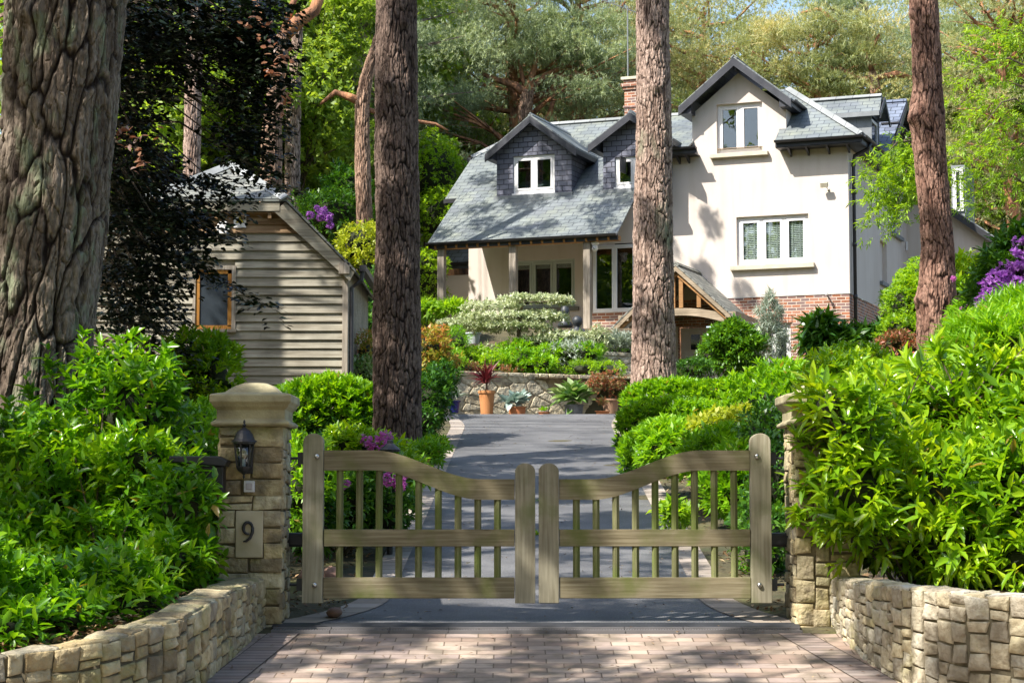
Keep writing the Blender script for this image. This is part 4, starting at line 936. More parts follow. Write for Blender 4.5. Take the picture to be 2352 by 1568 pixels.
mb = MB(); mb.b2(-1.72, .42, -.45, 0, BE - .19, BE - .16); hb(mb, 'soffit', M['black']); hb(MB().b2(0.001, .42, 0.001, 4.2, BE - .19, BE - .16), 'soffit', M['black']); hb(MB().b2(-5.95, -3.8, -.45, 0, BE - .19, BE - .16), 'soffit', M['black'])
# ridge and hip tiles
def ridge(a, b, r=.11, name='ridge_tiles', mat='ridge'):
    a = Vector(a); b = Vector(b); d = (b - a).normalized(); s_ = Vector((d.y, -d.x, 0)).normalized(); up = s_.cross(d); up = up if up.z > 0 else -up
    mb = MB(); mb.prism([a + s_ * r - up * .05, a + up * .035, a - s_ * r - up * .05, a - s_ * (r - .02) - up * .07, a - up * .0, a + s_ * (r - .02) - up * .07], b - a); return hb(mb, name, M[mat])
ridge((-9.25, RW, RZ + .03), (-4.02, RW, RZ + .03)); ridge((-10.64, 1.22, rz_(1.23) + .03), (-9.25, RW, RZ + .03), .08)
ridge((.47, -.52, BE + .03), (-1.9, 1.85, BE + PT * 2.35 + .03), .13); ridge((ga, -.44, gz_ + .02), (ga, 3.0, gz_ + .02), .09, mat='slate')
hb(MB().b2(-10.72, -10.60, 1.12, 1.5, 9.24, 9.36), 'hip_gutter_end', M['black'])
hb(MB().b2(-10.64, -10.28, -.68, -.58, 7.84, 7.94), 'verge_step_board', M['black'])
mb = MB(); mb.prism([(-10.27, -2.5, 6.49), (-10.27, -.62, rz_(-.62) - .06), (-10.27, -.62, rz_(-.62) - .18), (-10.27, -2.5, 6.37)], (.03, 0, 0)); mb.prism([(-10.60, -.6, rz_(-.6) - .06), (-10.60, 1.2, rz_(1.2) - .06), (-10.60, 1.2, rz_(1.2) - .2), (-10.60, -.6, rz_(-.6) - .2)], (.03, 0, 0)); hb(mb, 'verge_board', M['black'])

# slate-hung gabled dormers
def dormer(u0, u1, wf, z0, win, ze, za, half, pane_n=2, pent=None):
    c = (u0 + u1) / 2; s = (za - ze) / half; zc = za - s * (u1 - u0) / 2 - .10
    mb = MB(); a, b, c0, d0 = win
    wall_grid(mb, u0, u1, z0, zc, [(a, b, c0, min(d0, zc - .01))], front(wf), .08)
    mb.poly([(u0, wf, zc), (u1, wf, zc), (c, wf, za - .12)])
    wb = wf + (za - rz_(wf)) / PT
    for u in (u0, u1): mb.poly([(u, wf, z0 - .05), (u, wb, z0 - .05), (u, wb, zc + .02), (u, wf, zc + .02)])
    hb(mb, 'dormer_slate_cladding', M['slate_hung'])
    f = wf - .28
    r_ = roof('dormer_roof', [[(c - half, f, ze), (c, f, za), (c, wb + .3, za), (c - half, wb - .2, ze)], [(c, f, za), (c + half, f, ze), (c + half, wb - .2, ze), (c, wb + .3, za)]])
    barge('dormer_barge_board', c, f + .03, half, za - .03, s, .20, .06); ridge((c, f, za + .02), (c, wb + .3, za + .02), .07, mat='slate')
    mb = MB()
    for sg in (-1, 1): e = c + sg * half; mb.prism([(e, f + .03, ze - .05), (e - sg * .22, f + .03, ze - .05 + s * .22), (e - sg * .22, f + .03, ze - .17), (e, f + .03, ze - .17)], (0, 1.7, 0))
    hb(mb, 'dormer_eave_board', M['navy_board'])
    window('dormer_window', (a, wf + .05, c0), 0, b - a, d0 - c0, pane_n, bar=.07, sill=(.02, .08, .05), sillmat='white_frame')
    hb(MB().b2(u0 - .05, u1 + .05, wf - .10, wf + .05, z0 - .10, z0), 'lead_apron', M['lead'])
dormer(-9.11, -7.03, -.7, 7.92, (-8.66, -7.50, 7.98, 8.96), 9.04, 9.98, 1.26)
dormer(-6.17, -4.53, -.7, 7.92, (-5.86, -4.84, 7.98, 8.75), 9.10, 9.86, 1.13)
# open casement and pent roof over the second dormer
hb(MB().b2(-5.58, -5.54, -1.15, -.72, 8.30, 8.70), 'open_casement', M['black'])

# chimney with aerial
mb = MB(); mb.b2(-6.72, -6.05, 2.75, 3.4, 9.2, 11.25); mb.b2(-6.76, -6.01, 2.71, 3.44, 11.25, 11.33); mb.b2(-6.80, -5.97, 2.67, 3.48, 11.33, 11.42); mb.b2(-6.74, -6.03, 2.73, 3.42, 11.42, 11.52); mb.b2(-6.75, -6.02, 2.72, 3.43, 10.75, 10.80)
ch = hb(mb, 'chimney', M['brick'])
mb = MB(); mb.b2(-6.80, -5.97, 2.67, 3.48, 11.525, 11.60); o = mb.build('chimney_coping', M['sill'], None); o.parent = ch
A_ = root('television_aerial', 'slim grey television aerial pole rising from the brick chimney', 'aerial', hp(-6.70, 3.0, 11.6), -HA)
mb = MB(); mb.tube([(0, 0, 0), (0, 0, 2.05)], .022, 6); mb.build('pole', M['lead'], A_, local=True)
mb = MB(); mb.tube([(.25, 0, 1.85), (-.75, 0, 2.3)], .012, 5)
for k in range(12): t = k / 11; c = (.2 - .93 * t, 0, 1.875 + .42 * t); mb.tube([(c[0], -.16 - .0 * t, c[2]), (c[0], .16, c[2])], .006, 4); mb.tube([(c[0] - .04, 0, c[2] - .1), (c[0] + .04, 0, c[2] + .1)], .005, 4)
mb.build('antenna', M['lead'], A_, local=True)

# dormer on the right-hand hip slope, facing right
roof('side_dormer_roof', [[(-1.9, 2.35, 10.08), (.36, 2.35, 10.08), (.30, 3.0, 10.60), (-1.9, 3.0, 10.60)], [(-1.9, 3.0, 10.60), (.30, 3.0, 10.60), (.36, 3.65, 10.08), (-1.9, 3.65, 10.08)]], 'slate')
ridge((-1.9, 3.0, 10.63), (.30, 3.0, 10.63), .12)
mb = MB(); mb.b2(-1.9, .36, 2.28, 2.36, 9.95, 10.07); hb(mb, 'side_dormer_gutter', M['lead'])
mb = MB(); mb.b2(-1.6, .12, 2.48, 2.52, 8.9, 10.0); mb.b2(-1.6, .12, 3.5, 3.54, 8.9, 10.0); mb.b2(-.30, -.27, 2.465, 2.485, 9.0, 9.98); hb(mb, 'side_dormer_cheek', M['lead'])
window('side_dormer_window', (.08, 2.52, 9.1), R(90), .98, .86, 1, bar=.05)
mb = MB()
for sg in (-1, 1): mb.prism([(.36, 3.0, 10.56), (.36, 3.0 + sg * .68, 10.02), (.36, 3.0 + sg * .68, 9.88), (.36, 3.0, 10.40)], (.035, 0, 0))
mb.poly([(.12, 2.4, 10.0), (.12, 3.0, 10.5), (.12, 3.6, 10.0)]); hb(mb, 'side_dormer_barge_board', M['navy_board'])

# rear cross wing, gable to the right
roof('rear_wing_roof', [[(-4, 2.9, 8.98), (.42, 2.9, 8.98), (.52, 5.45, 10.93), (-4, 5.45, 10.93)], [(-4, 5.45, 10.93), (.52, 5.45, 10.93), (.52, 8.2, 8.85), (-4, 8.2, 8.85)]], 'slate_blue')
ridge((-4, 5.45, 10.95), (.52, 5.45, 10.95), .11, mat='slate_blue')
mb = MB(); mb.poly([(0.0, 2.9, 8.8), (0.0, 8.1, 8.8), (0.0, 5.45, 10.85)]); hb(mb, 'rear_gable_wall', M['render'])
mb = MB(); mb.prism([(.5, 5.45, 10.90), (.5, 2.9, 8.93), (.5, 2.9, 8.73), (.5, 5.45, 10.68)], (.04, 0, 0)); mb.prism([(.5, 5.45, 10.90), (.5, 8.2, 8.8), (.5, 8.2, 8.6), (.5, 5.45, 10.68)], (.04, 0, 0)); mb.b2(.02, .5, 4.3, 6.6, 10.1, 10.14); hb(mb, 'rear_barge_board', M['black'])
# low extension running off to the right
mb = MB(); es = .75; mb.poly([(0, 8.1, 3.0), (3.06, 8.1, 3.0), (3.06, 8.1, 6.86), (0, 8.1, 9.16)]); mb.poly([(3.06, 8.1, 3), (3.06, 13, 3), (3.06, 13, 6.86), (3.06, 8.1, 6.86)]); hb(mb, 'extension_wall', M['render'])
roof('extension_roof', [[(-.4, 7.85, 9.25 + .4 * es), (3.35, 7.85, 9.25 - 3.35 * es), (3.35, 13, 9.25 - 3.35 * es), (-.4, 13, 9.25 + .4 * es)]])
mb = MB(); mb.prism([(-.1, 7.84, 9.27), (3.35, 7.84, 9.22 - 3.35 * es), (3.35, 7.84, 9.02 - 3.35 * es), (-.1, 7.84, 9.07)], (0, -.05, 0)); mb.b2(2.55, 2.68, 7.8, 8.1, 6.9, 7.08); hb(mb, 'extension_barge_board', M['black'])
window('extension_window', (1.15, 9.2, 8.35), 0, .3, 1.25, 1); hb(MB().b2(1.1, 1.5, 9.26, 11, 8.2, 9.7), 'extension_dormer', M['lead'])
hb(MB().b2(.02, .06, 7.75, 7.9, 7.1, 7.35), 'meter_box', M['white_frame'])
# downpipe on the corner
mb = MB(); mb.tube([(.50, .35, BE - .08), (.42, .35, BE - .22), (.10, .30, BE - .38), (.08, .28, BE - .55), (.08, .28, 2.5)], .045, 10)
for z in (8.3, 7.6, 6.3, 5.0): mb.lathe([(.058, 0), (.058, .09)], (.08, .28, z), 10)
hb(mb, 'downpipe', M['black'], smooth=True)

# security floodlights: fixed but things of their own
def light_fit(loc, label, nm, up=True):
    t_ = root(nm, label, 'security light', hp(*loc), -HA)
    MB().box((0, -.02, 0), (.05, .04, .05)).build('mount', M['white_frame'], t_, local=True)
    MB().bar((0, -.03, 0), (-.03, -.14, .05), .02, .02).build('bracket', M['white_frame'], t_, local=True)
    MB().box((-.06, -.20, .09), (.19, .10, .13), rx=R(25)).build('lamp_head', M['sill'] if up else M['lead'], t_, local=True, bevel=.01)
light_fit((-.50, 0, 7.72), 'small pale floodlight high on the sunny cream wall', 'floodlight')
t_ = root('spotlight', 'slim pale spotlight on the top courses of the red brick wall', 'spotlight', hp(-.52, 0, 5.0), -HA)
mb = MB(); mb.bar((0, .02, 0), (-.02, -.16, .08), .03, .03); mb.build('bracket', M['lead'], t_, local=True); MB().box((-.02, -.19, .09), (.06, .09, .06)).build('lamp_head', M['white_frame'], t_, local=True, bevel=.01)

# verandah and left wing wall
mb = MB(); w3 = (-9.02, -7.20, 5.03, 6.30)
wall_grid(mb, -10.2, -6.1, 4.2, 7.9, [w3], front(0))
mb.poly([(-10.2, 0, 4.2), (-10.2, 5.0, 4.2), (-10.2, 5.0, 9.3), (-10.2, 2.6, 9.6), (-10.2, 0, 7.9)])
mb.poly([(-6.32, -1.15, 4.2), (-6.32, 0, 4.2), (-6.32, 0, 7.5), (-6.32, -1.15, 7.5)])
mb.poly([(-6.32, -1.15, 6.47), (-5.2, -1.15, 6.47), (-5.2, -1.15, 7.4), (-6.32, -1.15, 7.4)]); hb(mb, 'left_wing_wall', M['render'])
mb = MB(); mb.poly([(-6.5, -1.16, 4.1), (-5.0, -1.16, 4.1), (-5.0, -1.16, 4.74), (-6.5, -1.16, 4.74)]); mb.poly([(-6.5, -1.16, 4.1), (-6.5, 0.0, 4.1), (-6.5, 0.0, 4.74), (-6.5, -1.16, 4.74)]); hb(mb, 'verandah_brickwork', M['brick']); hb(MB().b2(-10.22, -9.6, -.12, .03, 4.15, 4.42), 'brick_footing', M['brick'])
window('verandah_window', (w3[0], .07, w3[2]), 0, w3[1] - w3[0], w3[3] - w3[2], 3, frame='sage_frame', blind='roll', sill=(.12, .14, .10), sillmat='dark_sill', bar=.065)
window('picture_window', (-6.30, -1.16, 4.74), 0, 1.15, 1.70, 2, bar=.05, room=1.0)
for u in (-9.97, -8.01, -6.04):
    hb(MB().b2(u - .09, u + .09, -2.40, -2.22, 4.2, 6.38), 'verandah_post', M['oak'], bevel=.01)
mb = MB(); mb.b2(-10.2, -5.2, -2.41, -2.21, 6.38, 6.50); hb(mb, 'verandah_beam', M['oak_warm'])
mb = MB()
for k in range(17): u = -10.1 + k * .29; mb.prism([(u, -2.52, 6.44), (u, -.05, 6.44 + PT * 2.47), (u, -.05, 6.32 + PT * 2.47), (u, -2.45, 6.36)], (.05, 0, 0))
hb(mb, 'verandah_rafters', M['oak_warm'])
hb(MB().b2(-10.4, -5.3, -2.7, 0, 4.0, 4.2), 'verandah_floor', M['sill'])
# lean-to beyond the left wing
mb = MB(); wall_grid(mb, -12.05, -10.2, 3.8, 6.25, [], front(2.0)); mb.poly([(-12.05, 2, 3.8), (-12.05, 5, 3.8), (-12.05, 5, 6.25), (-12.05, 2, 6.25)]); hb(mb, 'lean_to_wall', M['render'])
roof('lean_to_roof', [[(-12.45, 1.7, 6.6), (-10.2, 1.7, 6.6), (-10.2, 3.6, 8.05), (-12.45, 3.6, 8.05)]], 'slate_blue'); gutter('gutter', (-12.5, 1.64, 6.56), (-10.2, 1.64, 6.56), r=.07); fascia('fascia_board', (-12.4, 1.74, 6.47), (-10.2, 1.74, 6.47), .15)
hb(MB().b2(-10.36, -10.30, 1.74, 1.95, 6.28, 6.42), 'lean_to_bracket', M['black'])
# dome camera under the verandah eave
cp = hp(-6.02 + .16, -2.28, 6.33); t_ = root('security_camera', 'white dome security camera beside the right verandah post', 'camera', cp)
MB().lathe([(.07, .06), (.11, .04), (.11, .0), (.075, -.02)], cp, 14).build('mount', M['white_frame'], t_, smooth=True); MB().lathe([(.01, -.19), (.06, -.17), (.08, -.12), (.075, -.02)], cp, 14).build('dome', M['white_frame'], t_, smooth=True); MB().lathe([(.002, -.03), (.03, -.02), (.03, .0)], (0, 0, 0), 10).build('lens', M['black'], t_, matrix=Matrix.Translation((cp[0] - .01, cp[1] - .075, cp[2] - .11)) @ Matrix.Rotation(R(90), 4, 'X'))

# porch: open oak gable with slate roof
pc, pw, pzt, ps, phw = -3.86, -2.05, 5.78, 0.91, 1.72
roof('porch_roof', [[(pc - phw, pw, pzt - ps * phw), (pc, pw, pzt), (pc, 0, pzt), (pc - phw, 0, pzt - ps * phw)], [(pc, pw, pzt), (pc + phw, pw, pzt - ps * phw), (pc + phw, 0, pzt - ps * phw), (pc, 0, pzt)]], 'slate_shed', .045)
barge('porch_barge_board', pc, pw + .05, phw - .02, pzt - .05, ps, .13, .04, 'oak_x'); ridge((pc, pw, pzt + .02), (pc, 0, pzt + .02), .09, mat='slate_shed')
mb = MB(); y_ = pw + .12
for sg in (-1, 1): mb.bar((pc + sg * .02, y_ + .03, pzt - .22), (pc + sg * (phw - .15), y_ + .03, pzt - .2 - ps * (phw - .17)), .12, .14)
mb.b2(pc - .62 - .05, pc - .62 + .05, y_, y_ + .08, 4.72, 5.0); mb.b2(pc + .05, pc + .15, y_, y_ + .08, 4.70, 5.42); mb.b2(pc + .50, pc + .60, y_, y_ + .08, 4.70, 5.0); mb.b2(pc - .15, pc - .05, y_, y_ + .08, 4.7, 5.42)
hb(mb, 'porch_truss', M['oak_warm'])
mb = MB(); n = 16; up = []; lo = []
for k in range(n + 1): t = -1 + 2 * k / n; up.append((pc + t * 1.32, y_ + .01, 4.70 - .22 * t * t)); lo.append((pc + t * 1.32, y_ + .01, 4.52 - .26 * t * t))
for k in range(n): mb.prism([up[k], lo[k], lo[k + 1], up[k + 1]], (0, .14, 0))
hb(mb, 'porch_tie_beam', M['oak_x'])
for sg in (-1, 1): hb(MB().b2(pc + sg * 1.32 - .08, pc + sg * 1.32 + .08, y_, y_ + .16, 2.3, 4.50), 'porch_post', M['oak'], bevel=.008)
for sg in (-1, 1): hb(MB().b2(pc + sg * 1.36 - .12, pc + sg * 1.36 + .14, y_ - .10, 0, 4.42, 4.56), 'porch_wall_plate', M['oak_x'])
hb(MB().b2(pc + .62, pc + .70, -.04, 0, 4.75, 5.0), 'porch_lamp', M['black'])

# ================================================================== SHED (weatherboarded garage)
SY = 34.0; q = lambda x, y: pt(x, y, SY)
sx0, sx1 = float(q(197, 700)[0]), float(q(797, 700)[0]); sc_ = (sx0 + sx1) / 2; zE = float(q(0, 606)[2]); z0 = 1.0; zH = float(q(0, 468)[2])
S = root('timber_garage', 'weatherboarded oak garage with half-hipped slate roof, left of the drive', 'garage', (sc_, SY, z0))
rs = (zH - zE) / (float(q(797, 0)[0]) - float(q(640, 0)[0]))           # slope of the verge
def half_at(z): return (sx1 - sc_) if z <= zE else max(0.2, (sx1 - sc_) - (z - zE) / rs)
pitch = float((pt(0, 883, SY)[2] - pt(0, 862, SY)[2])) * -1; pitch = 0.156
wx0, wx1, wz0, wz1 = float(q(459, 0)[0]), float(q(541, 0)[0]), float(q(0, 750)[2]), float(q(0, 620)[2])
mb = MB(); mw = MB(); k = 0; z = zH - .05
random.seed(4)
while z > z0:
    zb_ = z - pitch; tgt = mw if z > zH - .50 else mb
    hw_ = min(half_at(zb_ + .05), half_at(z)) - .02; spans = [(sc_ - hw_, sc_ + hw_)]
    if zb_ < wz1 + .04 and z > wz0 - .04: spans = [(sc_ - hw_, wx0 - .05), (wx1 + .05, sc_ + hw_)]
    for a, b in spans:
        j = random.uniform(-.004, .004); aa = a
        cuts = [a] + ([a + (b - a) * random.uniform(.3, .7)] if b - a > 2.5 and random.random() < .5 else []) + [b]
        for c0, c1 in zip(cuts[:-1], cuts[1:]):
            tgt.prism([(c0 + .002, SY - .012 + j, z + .02), (c0 + .002, SY - .055 + j, zb_ + j), (c0 + .002, SY - .02, zb_ + j), (c0 + .002, SY + .01, z + .02)], (c1 - c0 - .004, 0, 0))
    z = zb_; k += 1
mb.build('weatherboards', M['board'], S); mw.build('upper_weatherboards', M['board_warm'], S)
mb = MB(); mb.b2(sx0, sx1, SY + .012, SY + 5, z0, zE); mb.prism([(sx0, SY + .012, zE), (sx1, SY + .012, zE), (sc_ + half_at(zH), SY + .012, zH), (sc_ - half_at(zH), SY + .012, zH)], (0, 4.9, 0)); mb.build('frame', M['board'], S)
ov = .16; zr = float(q(0, 385)[2]) + .35; yr = SY + 1.6
eL, eR = sc_ - (sx1 - sc_) - ov, sx1 + ov; zEe = zE - ov * rs + .02; hL, hR = sc_ - half_at(zH) - ov, sc_ + half_at(zH) + ov; zHh = zH + .06
zr = zEe + (eR - sc_) * rs; hx = (zr - zHh)
mb = MB()
slab(mb, [(hL, SY - .22, zHh), (hR, SY - .22, zHh), (sc_, yr, zr)], .05)
for e, h in ((eL, hL), (eR, hR)): slab(mb, [(e, SY - .22, zEe), (h, SY - .22, zHh), (sc_, yr, zr), (sc_, SY + 5.4, zr), (e, SY + 5.4, zEe)], .05)
o = mb.build('slate_roof', M['slate_shed'], S)
def ridge_w(a, b, r, par, mat='ridge'):
    a = Vector(a); b = Vector(b); d = (b - a).normalized(); s_ = Vector((d.y, -d.x, 0)).normalized(); up = s_.cross(d); up = up if up.z > 0 else -up
    mb = MB(); mb.prism([a + s_ * r - up * .05, a + up * .04, a - s_ * r - up * .05, a - s_ * (r - .02) - up * .07, a, a + s_ * (r - .02) - up * .07], b - a); return mb.build('hip_tiles', M[mat], par)
ridge_w((hR + .02, SY - .24, zHh + .02), (sc_, yr, zr + .04), .13, S); ridge_w((hL - .02, SY - .24, zHh + .02), (sc_, yr, zr + .04), .13, S); ridge_w((sc_, yr, zr + .04), (sc_, SY + 5.4, zr + .04), .13, S)
mb = MB(); mb.b2(hL + .12, hR - .12, SY - .20, SY - .15, zHh - .22, zHh - .06)
for sg, h, e in ((1, hR, eR), (-1, hL, eL)):
    mb.prism([(h - sg * .02, SY - .19, zHh - .06), (e - sg * .02, SY - .19, zEe - .05), (e - sg * .10, SY - .19, zEe - .20), (h - sg * .22, SY - .19, zHh - .22)], (0, .05, 0))
mb.build('barge_board', M['board'], S)
mb = MB(); mb.b2(hL + .1, hR - .1, SY - .16, SY + .01, zHh - .25, zHh - .235)
for k in range(5): mb.b2(hL + .3 + k * (hR - hL - .6) / 4 - .03, hL + .3 + k * (hR - hL - .6) / 4 + .03, SY - .16, SY, zHh - .34, zHh - .25)
mb.build('soffit', M['board_warm'], S)
mb = MB(); mb.b2(sx1 - .075, sx1 + .02, SY - .07, SY + .05, z0, zE + .0); mb.build('corner_post', M['oak'], S)
mb = MB(); mb.b2(sx1 - .13, sx1 + .06, SY - .22, SY - .05, zE - .20, zE + .0); mb.build('eave_block', M['oak'], S, bevel=.006)
mb = MB(); mb.b2(sx1 + .22, sx1 + .33, SY - .10, SY + 5.2, zE - .14, zE - .03); mb.tube([(sx1 + .27, SY - .02, zE - .12), (sx1 + .25, SY - .02, zE - .3), (sx1 + .08, SY - .0, zE - .42), (sx1 + .08, SY - .0, z0)], .04, 8); mb.build('gutter_downpipe', M['black'], S)
wf = MB(); t = .07; wf.b2(wx0 - .05, wx0, SY - .06, SY + .01, wz0 - .05, wz1 + .07); wf.b2(wx1, wx1 + .07, SY - .06, SY + .01, wz0 - .12, wz1 + .07); wf.b2(wx0, wx1, SY - .062, SY + .01, wz1, wz1 + .07); wf.b2(wx0 - .08, wx1 + .09, SY - .10, SY + .0, wz0 - .10, wz0 - .05); wf.build('window_surround', M['oak'], S)
mb = MB(); mb.b2(wx0, wx1, SY - .04, SY, wz0 - .05, wz0 + t - .05); mb.b2(wx0, wx1, SY - .04, SY, wz1 - t, wz1); mb.b2(wx0, wx0 + t, SY - .04, SY, wz0, wz1); mb.b2(wx1 - t, wx1, SY - .04, SY, wz0, wz1)
wi = mb.build('window', m_wood('orange_stained_frame', (0.26, 0.10, 0.02), (0.40, 0.18, 0.035), (0.48, 0.24, 0.06), 'z'), S)
mb = MB(); mb.b2(wx0 + t, wx1 - t, SY - .02, SY - .012, wz0 + .02, wz1 - t); o = mb.build('pane', m_flat('reflecting_pane', (0.04, 0.05, 0.06), 0.02, spec=1.0, metal=0.0), None); o.parent = wi; o.matrix_parent_inverse = Matrix.Identity(4)
for nm in ('pane',): pass
# warning notice and white hexagonal alarm box
a, b = q(538, 524), q(567, 489); nt_ = root('warning_sign', 'white sheet notice with a yellow warning triangle on the garage boards', 'sign', ((a[0] + b[0]) / 2, SY - .07, a[2]))
MB().b2(a[0], b[0], SY - .075, SY - .068, a[2], b[2]).build('notice_board', M['white_frame'], nt_)
cx_, cz_ = (a[0] + b[0]) / 2, a[2] + (b[2] - a[2]) * .50
mb = MB(); mb.prism([(cx_ - .078, SY - .076, cz_ - .055), (cx_ + .078, SY - .076, cz_ - .055), (cx_, SY - .076, cz_ + .075)], (0, -.002, 0)); mb.build('triangle_border', M['black'], nt_)
mb = MB(); mb.prism([(cx_ - .062, SY - .0785, cz_ - .047), (cx_ + .062, SY - .0785, cz_ - .047), (cx_, SY - .0785, cz_ + .058)], (0, -.001, 0)); mb.build('warning_triangle', m_flat('sign_yellow', (0.75, 0.62, 0.03), 0.5, var=.03), nt_)
mb = MB(); mb.b2(cx_ - .028, cx_ + .02, SY - .082, SY - .080, cz_ - .018, cz_ + .0); mb.b2(cx_ + .015, cx_ + .03, SY - .082, SY - .080, cz_ - .006, cz_ + .004); mb.b2(cx_ - .03, cx_ - .005, SY - .082, SY - .080, cz_ + .0, cz_ + .006)
for k in range(3): mb.b2(cx_ - .05, cx_ + .05 - .02 * (k % 2), SY - .077, SY - .0755, cz_ + .105 - k * 0.014 - (0 if k < 1 else .20), cz_ + .109 - k * .014 - (0 if k < 1 else .20))
mb.build('printed_marks', M['black'], nt_)
c = q(514, 525); r_ = .125; al = root('alarm_box', 'white six-sided alarm box on the garage boards left of the notice', 'alarm box', (c[0], SY - .06, c[2]))
mb = MB(); mb.prism([(c[0] + r_ * math.cos(R(60 * k)), SY - .06, c[2] + r_ * math.sin(R(60 * k))) for k in range(6)], (0, -.07, 0)); mb.build('cover', M['white_frame'], al, bevel=.01)
MB().lathe([(.025, 0), (.02, .012)], (0, 0, 0), 10).build('strobe', M['dark_room'], al, matrix=Matrix.Translation((c[0] + .01, SY - .13, c[2] - .05)) @ Matrix.Rotation(R(90), 4, 'X'))
# ================================================================== NEAR PINE TRUNKS
def big_trunk(name, label, Y, prof, mat, seed, cu=22, ch=0.17, depth=0.035, top=16.0, zfoot=None, nu=220, dz=0.022, crown=None, knots=(), flare=0.25, group=None):
    """prof = [(y_px, left_px, right_px)] edges of the trunk in the reference, at distance Y"""
    zs = []; xs = []; rs_ = []
    for y, l, r in prof: p = pt((l + r) / 2, y, Y); zs.append(p[2]); xs.append(p[0]); rs_.append((r - l) / 2 / F * Y)
    zs, xs, rs_ = np.array(zs[::-1]), np.array(xs[::-1]), np.array(rs_[::-1])
    zf = zfoot if zfoot is not None else float(G(xs[0], Y)) - 0.1
    sl = (xs[-1] - xs[0]) / (zs[-1] - zs[0]); sr = (rs_[-1] - rs_[0]) / (zs[-1] - zs[0])
    zsE = np.concatenate([[zf], zs, [top]]); xsE = np.concatenate([[xs[0] - sl * (zs[0] - zf) * .5], xs, [xs[-1] + sl * (top - zs[-1]) * .6]])
    rE = np.concatenate([[rs_[0] * (1.0 + flare)], rs_, [max(0.08, rs_[-1] + min(sr, -0.012) * (top - zs[-1]))]])
    zt = float(zs[-1]) + 0.6; nz = int((zt - zf) / dz)
    th, zz = np.meshgrid(np.linspace(0, 2 * PI, nu, endpoint=False), np.linspace(zf, zt, nz), indexing='ij')
    u = th / (2 * PI) * cu; v = zz / ch
    wu = fbm(u * .5, v * .35, seed, 4, cu * .5) * 1.5; wv = fbm(u * .5, v * .4, seed + 9, 4, cu * .5) * 1.6
    w2_ = fbm(u * 2.2, v * 1.0, seed + 40, 3, cu * 2.2) * .55
    f1, f2, idd = cells(u + wu + w2_, v * 0.42 + wv * .8, seed, cu); e1 = f2 - f1
    g1, g2, id2 = cells(u * 2 + wu * 2.2 + w2_ * 1.2, v * 0.85 + wv * 1.6, seed + 3, cu * 2); e2 = g2 - g1
    cr = sstep(0.015, 0.20, e1) ** .8; cr2 = sstep(0.0, 0.11, e2)
    n1 = fbm(u * 3, v * 1.0, seed + 5, 4, cu * 3)
    lump = fbm(u * .18, zz * .9, seed + 20, 3, None) * 0
    r = np.interp(zz, zsE, rE); cxx = np.interp(zz, zsE, xsE)
    big = 0.05 * (vnoise(th * 1.3 % 99, zz * .8, seed + 33) - .5) * np.sin(th / 2) ** 2
    n2 = fbm(u * 8, v * 3.5, seed + 6, 3, cu * 9)
    disp = depth * (cr * (0.45 + 0.35 * idd) - 0.7) + depth * .42 * (cr2 * (.4 + id2) - .6) * (.3 + .7 * cr) + n1 * depth * 1.1 + n2 * depth * .55 + big
    for (ky, kth, kr, kh) in knots:
        kz = float(pt(CX, ky, Y)[2]); da = (th - kth + PI) % (2 * PI) - PI
        d2 = ((da * r / kr) ** 2 + ((zz - kz) / kr) ** 2); disp = disp + kh * np.exp(-d2 * 1.5)
    rr = r + disp
    X = cxx + rr * np.cos(th); Yv = Y + rr * np.sin(th)
    V = np.stack([X, Yv, zz], -1).reshape(-1, 3)
    i, j = np.meshgrid(np.arange(nu), np.arange(nz - 1), indexing='ij'); i2 = (i + 1) % nu
    f = np.stack([i * nz + j, i2 * nz + j, i2 * nz + j + 1, i * nz + j + 1], -1).reshape(-1, 4)
    crack = np.clip(cr * (0.65 + 0.35 * cr2) + n1 * .25, 0, 1)
    rt = root(name, label, 'pine tree', (float(xsE[0]), Y, zf), 0, group)
    me = np_mesh('trunk', V, [f], smooth=True, attr={'crack': crack.ravel(), 'plate': (0.6 * idd + 0.4 * id2).ravel()})
    link('trunk', me, mat, rt)
    rnd = random.Random(seed); mb = MB(); zq = np.linspace(zt - .1, top, 8)
    mb.tube([(float(np.interp(a, zsE, xsE)), Y, a) for a in zq], [float(np.interp(a, zsE, rE)) * .97 for a in zq], 14)
    tips = []
    xt = float(xsE[-1])
    for k in range(crown[3] if crown else 14):
        a = rnd.uniform(0, 2 * PI); h = rnd.uniform(crown[1], top) if crown else top - 1; L = crown[0] * rnd.uniform(.5, 1) * (1.0 - .45 * (h - crown[1]) / (top + .1 - crown[1]))
        xb = float(np.interp(h, zsE, xsE)); e = (xb + L * math.cos(a), Y + L * math.sin(a), h + rnd.uniform(.2, 1.4)); m_ = (xb + L * .5 * math.cos(a), Y + L * .5 * math.sin(a), h + rnd.uniform(-.1, .5))
        mb.tube([(xb, Y, h - .3), m_, e], [.09, .06, .02], 6); tips += [e, ((m_[0] + e[0]) / 2 + rnd.uniform(-.6, .6), (m_[1] + e[1]) / 2 + rnd.uniform(-.6, .6), (m_[2] + e[2]) / 2 + .2)]
    mb.build('limbs', M['stem_orange'], rt)
    if crown:
        rng = np.random.default_rng(seed); c = np.array(tips); n = len(c); m = crown[2]
        d = norm(rng.normal(size=(n * m, 3))); P = np.repeat(c, m, 0) + d * np.array((1.15, 1.15, .45)) * (rng.random((n * m, 1)) ** .5) * rng.uniform(.6, 1.2, (n, 1)).repeat(m, 0)
        fol('needles', P, norm(d + (0, 0, .6)), rng, 9, 70, .17, .11, T_ND, M['lf_pine'], rt, .05, .4)
    return rt

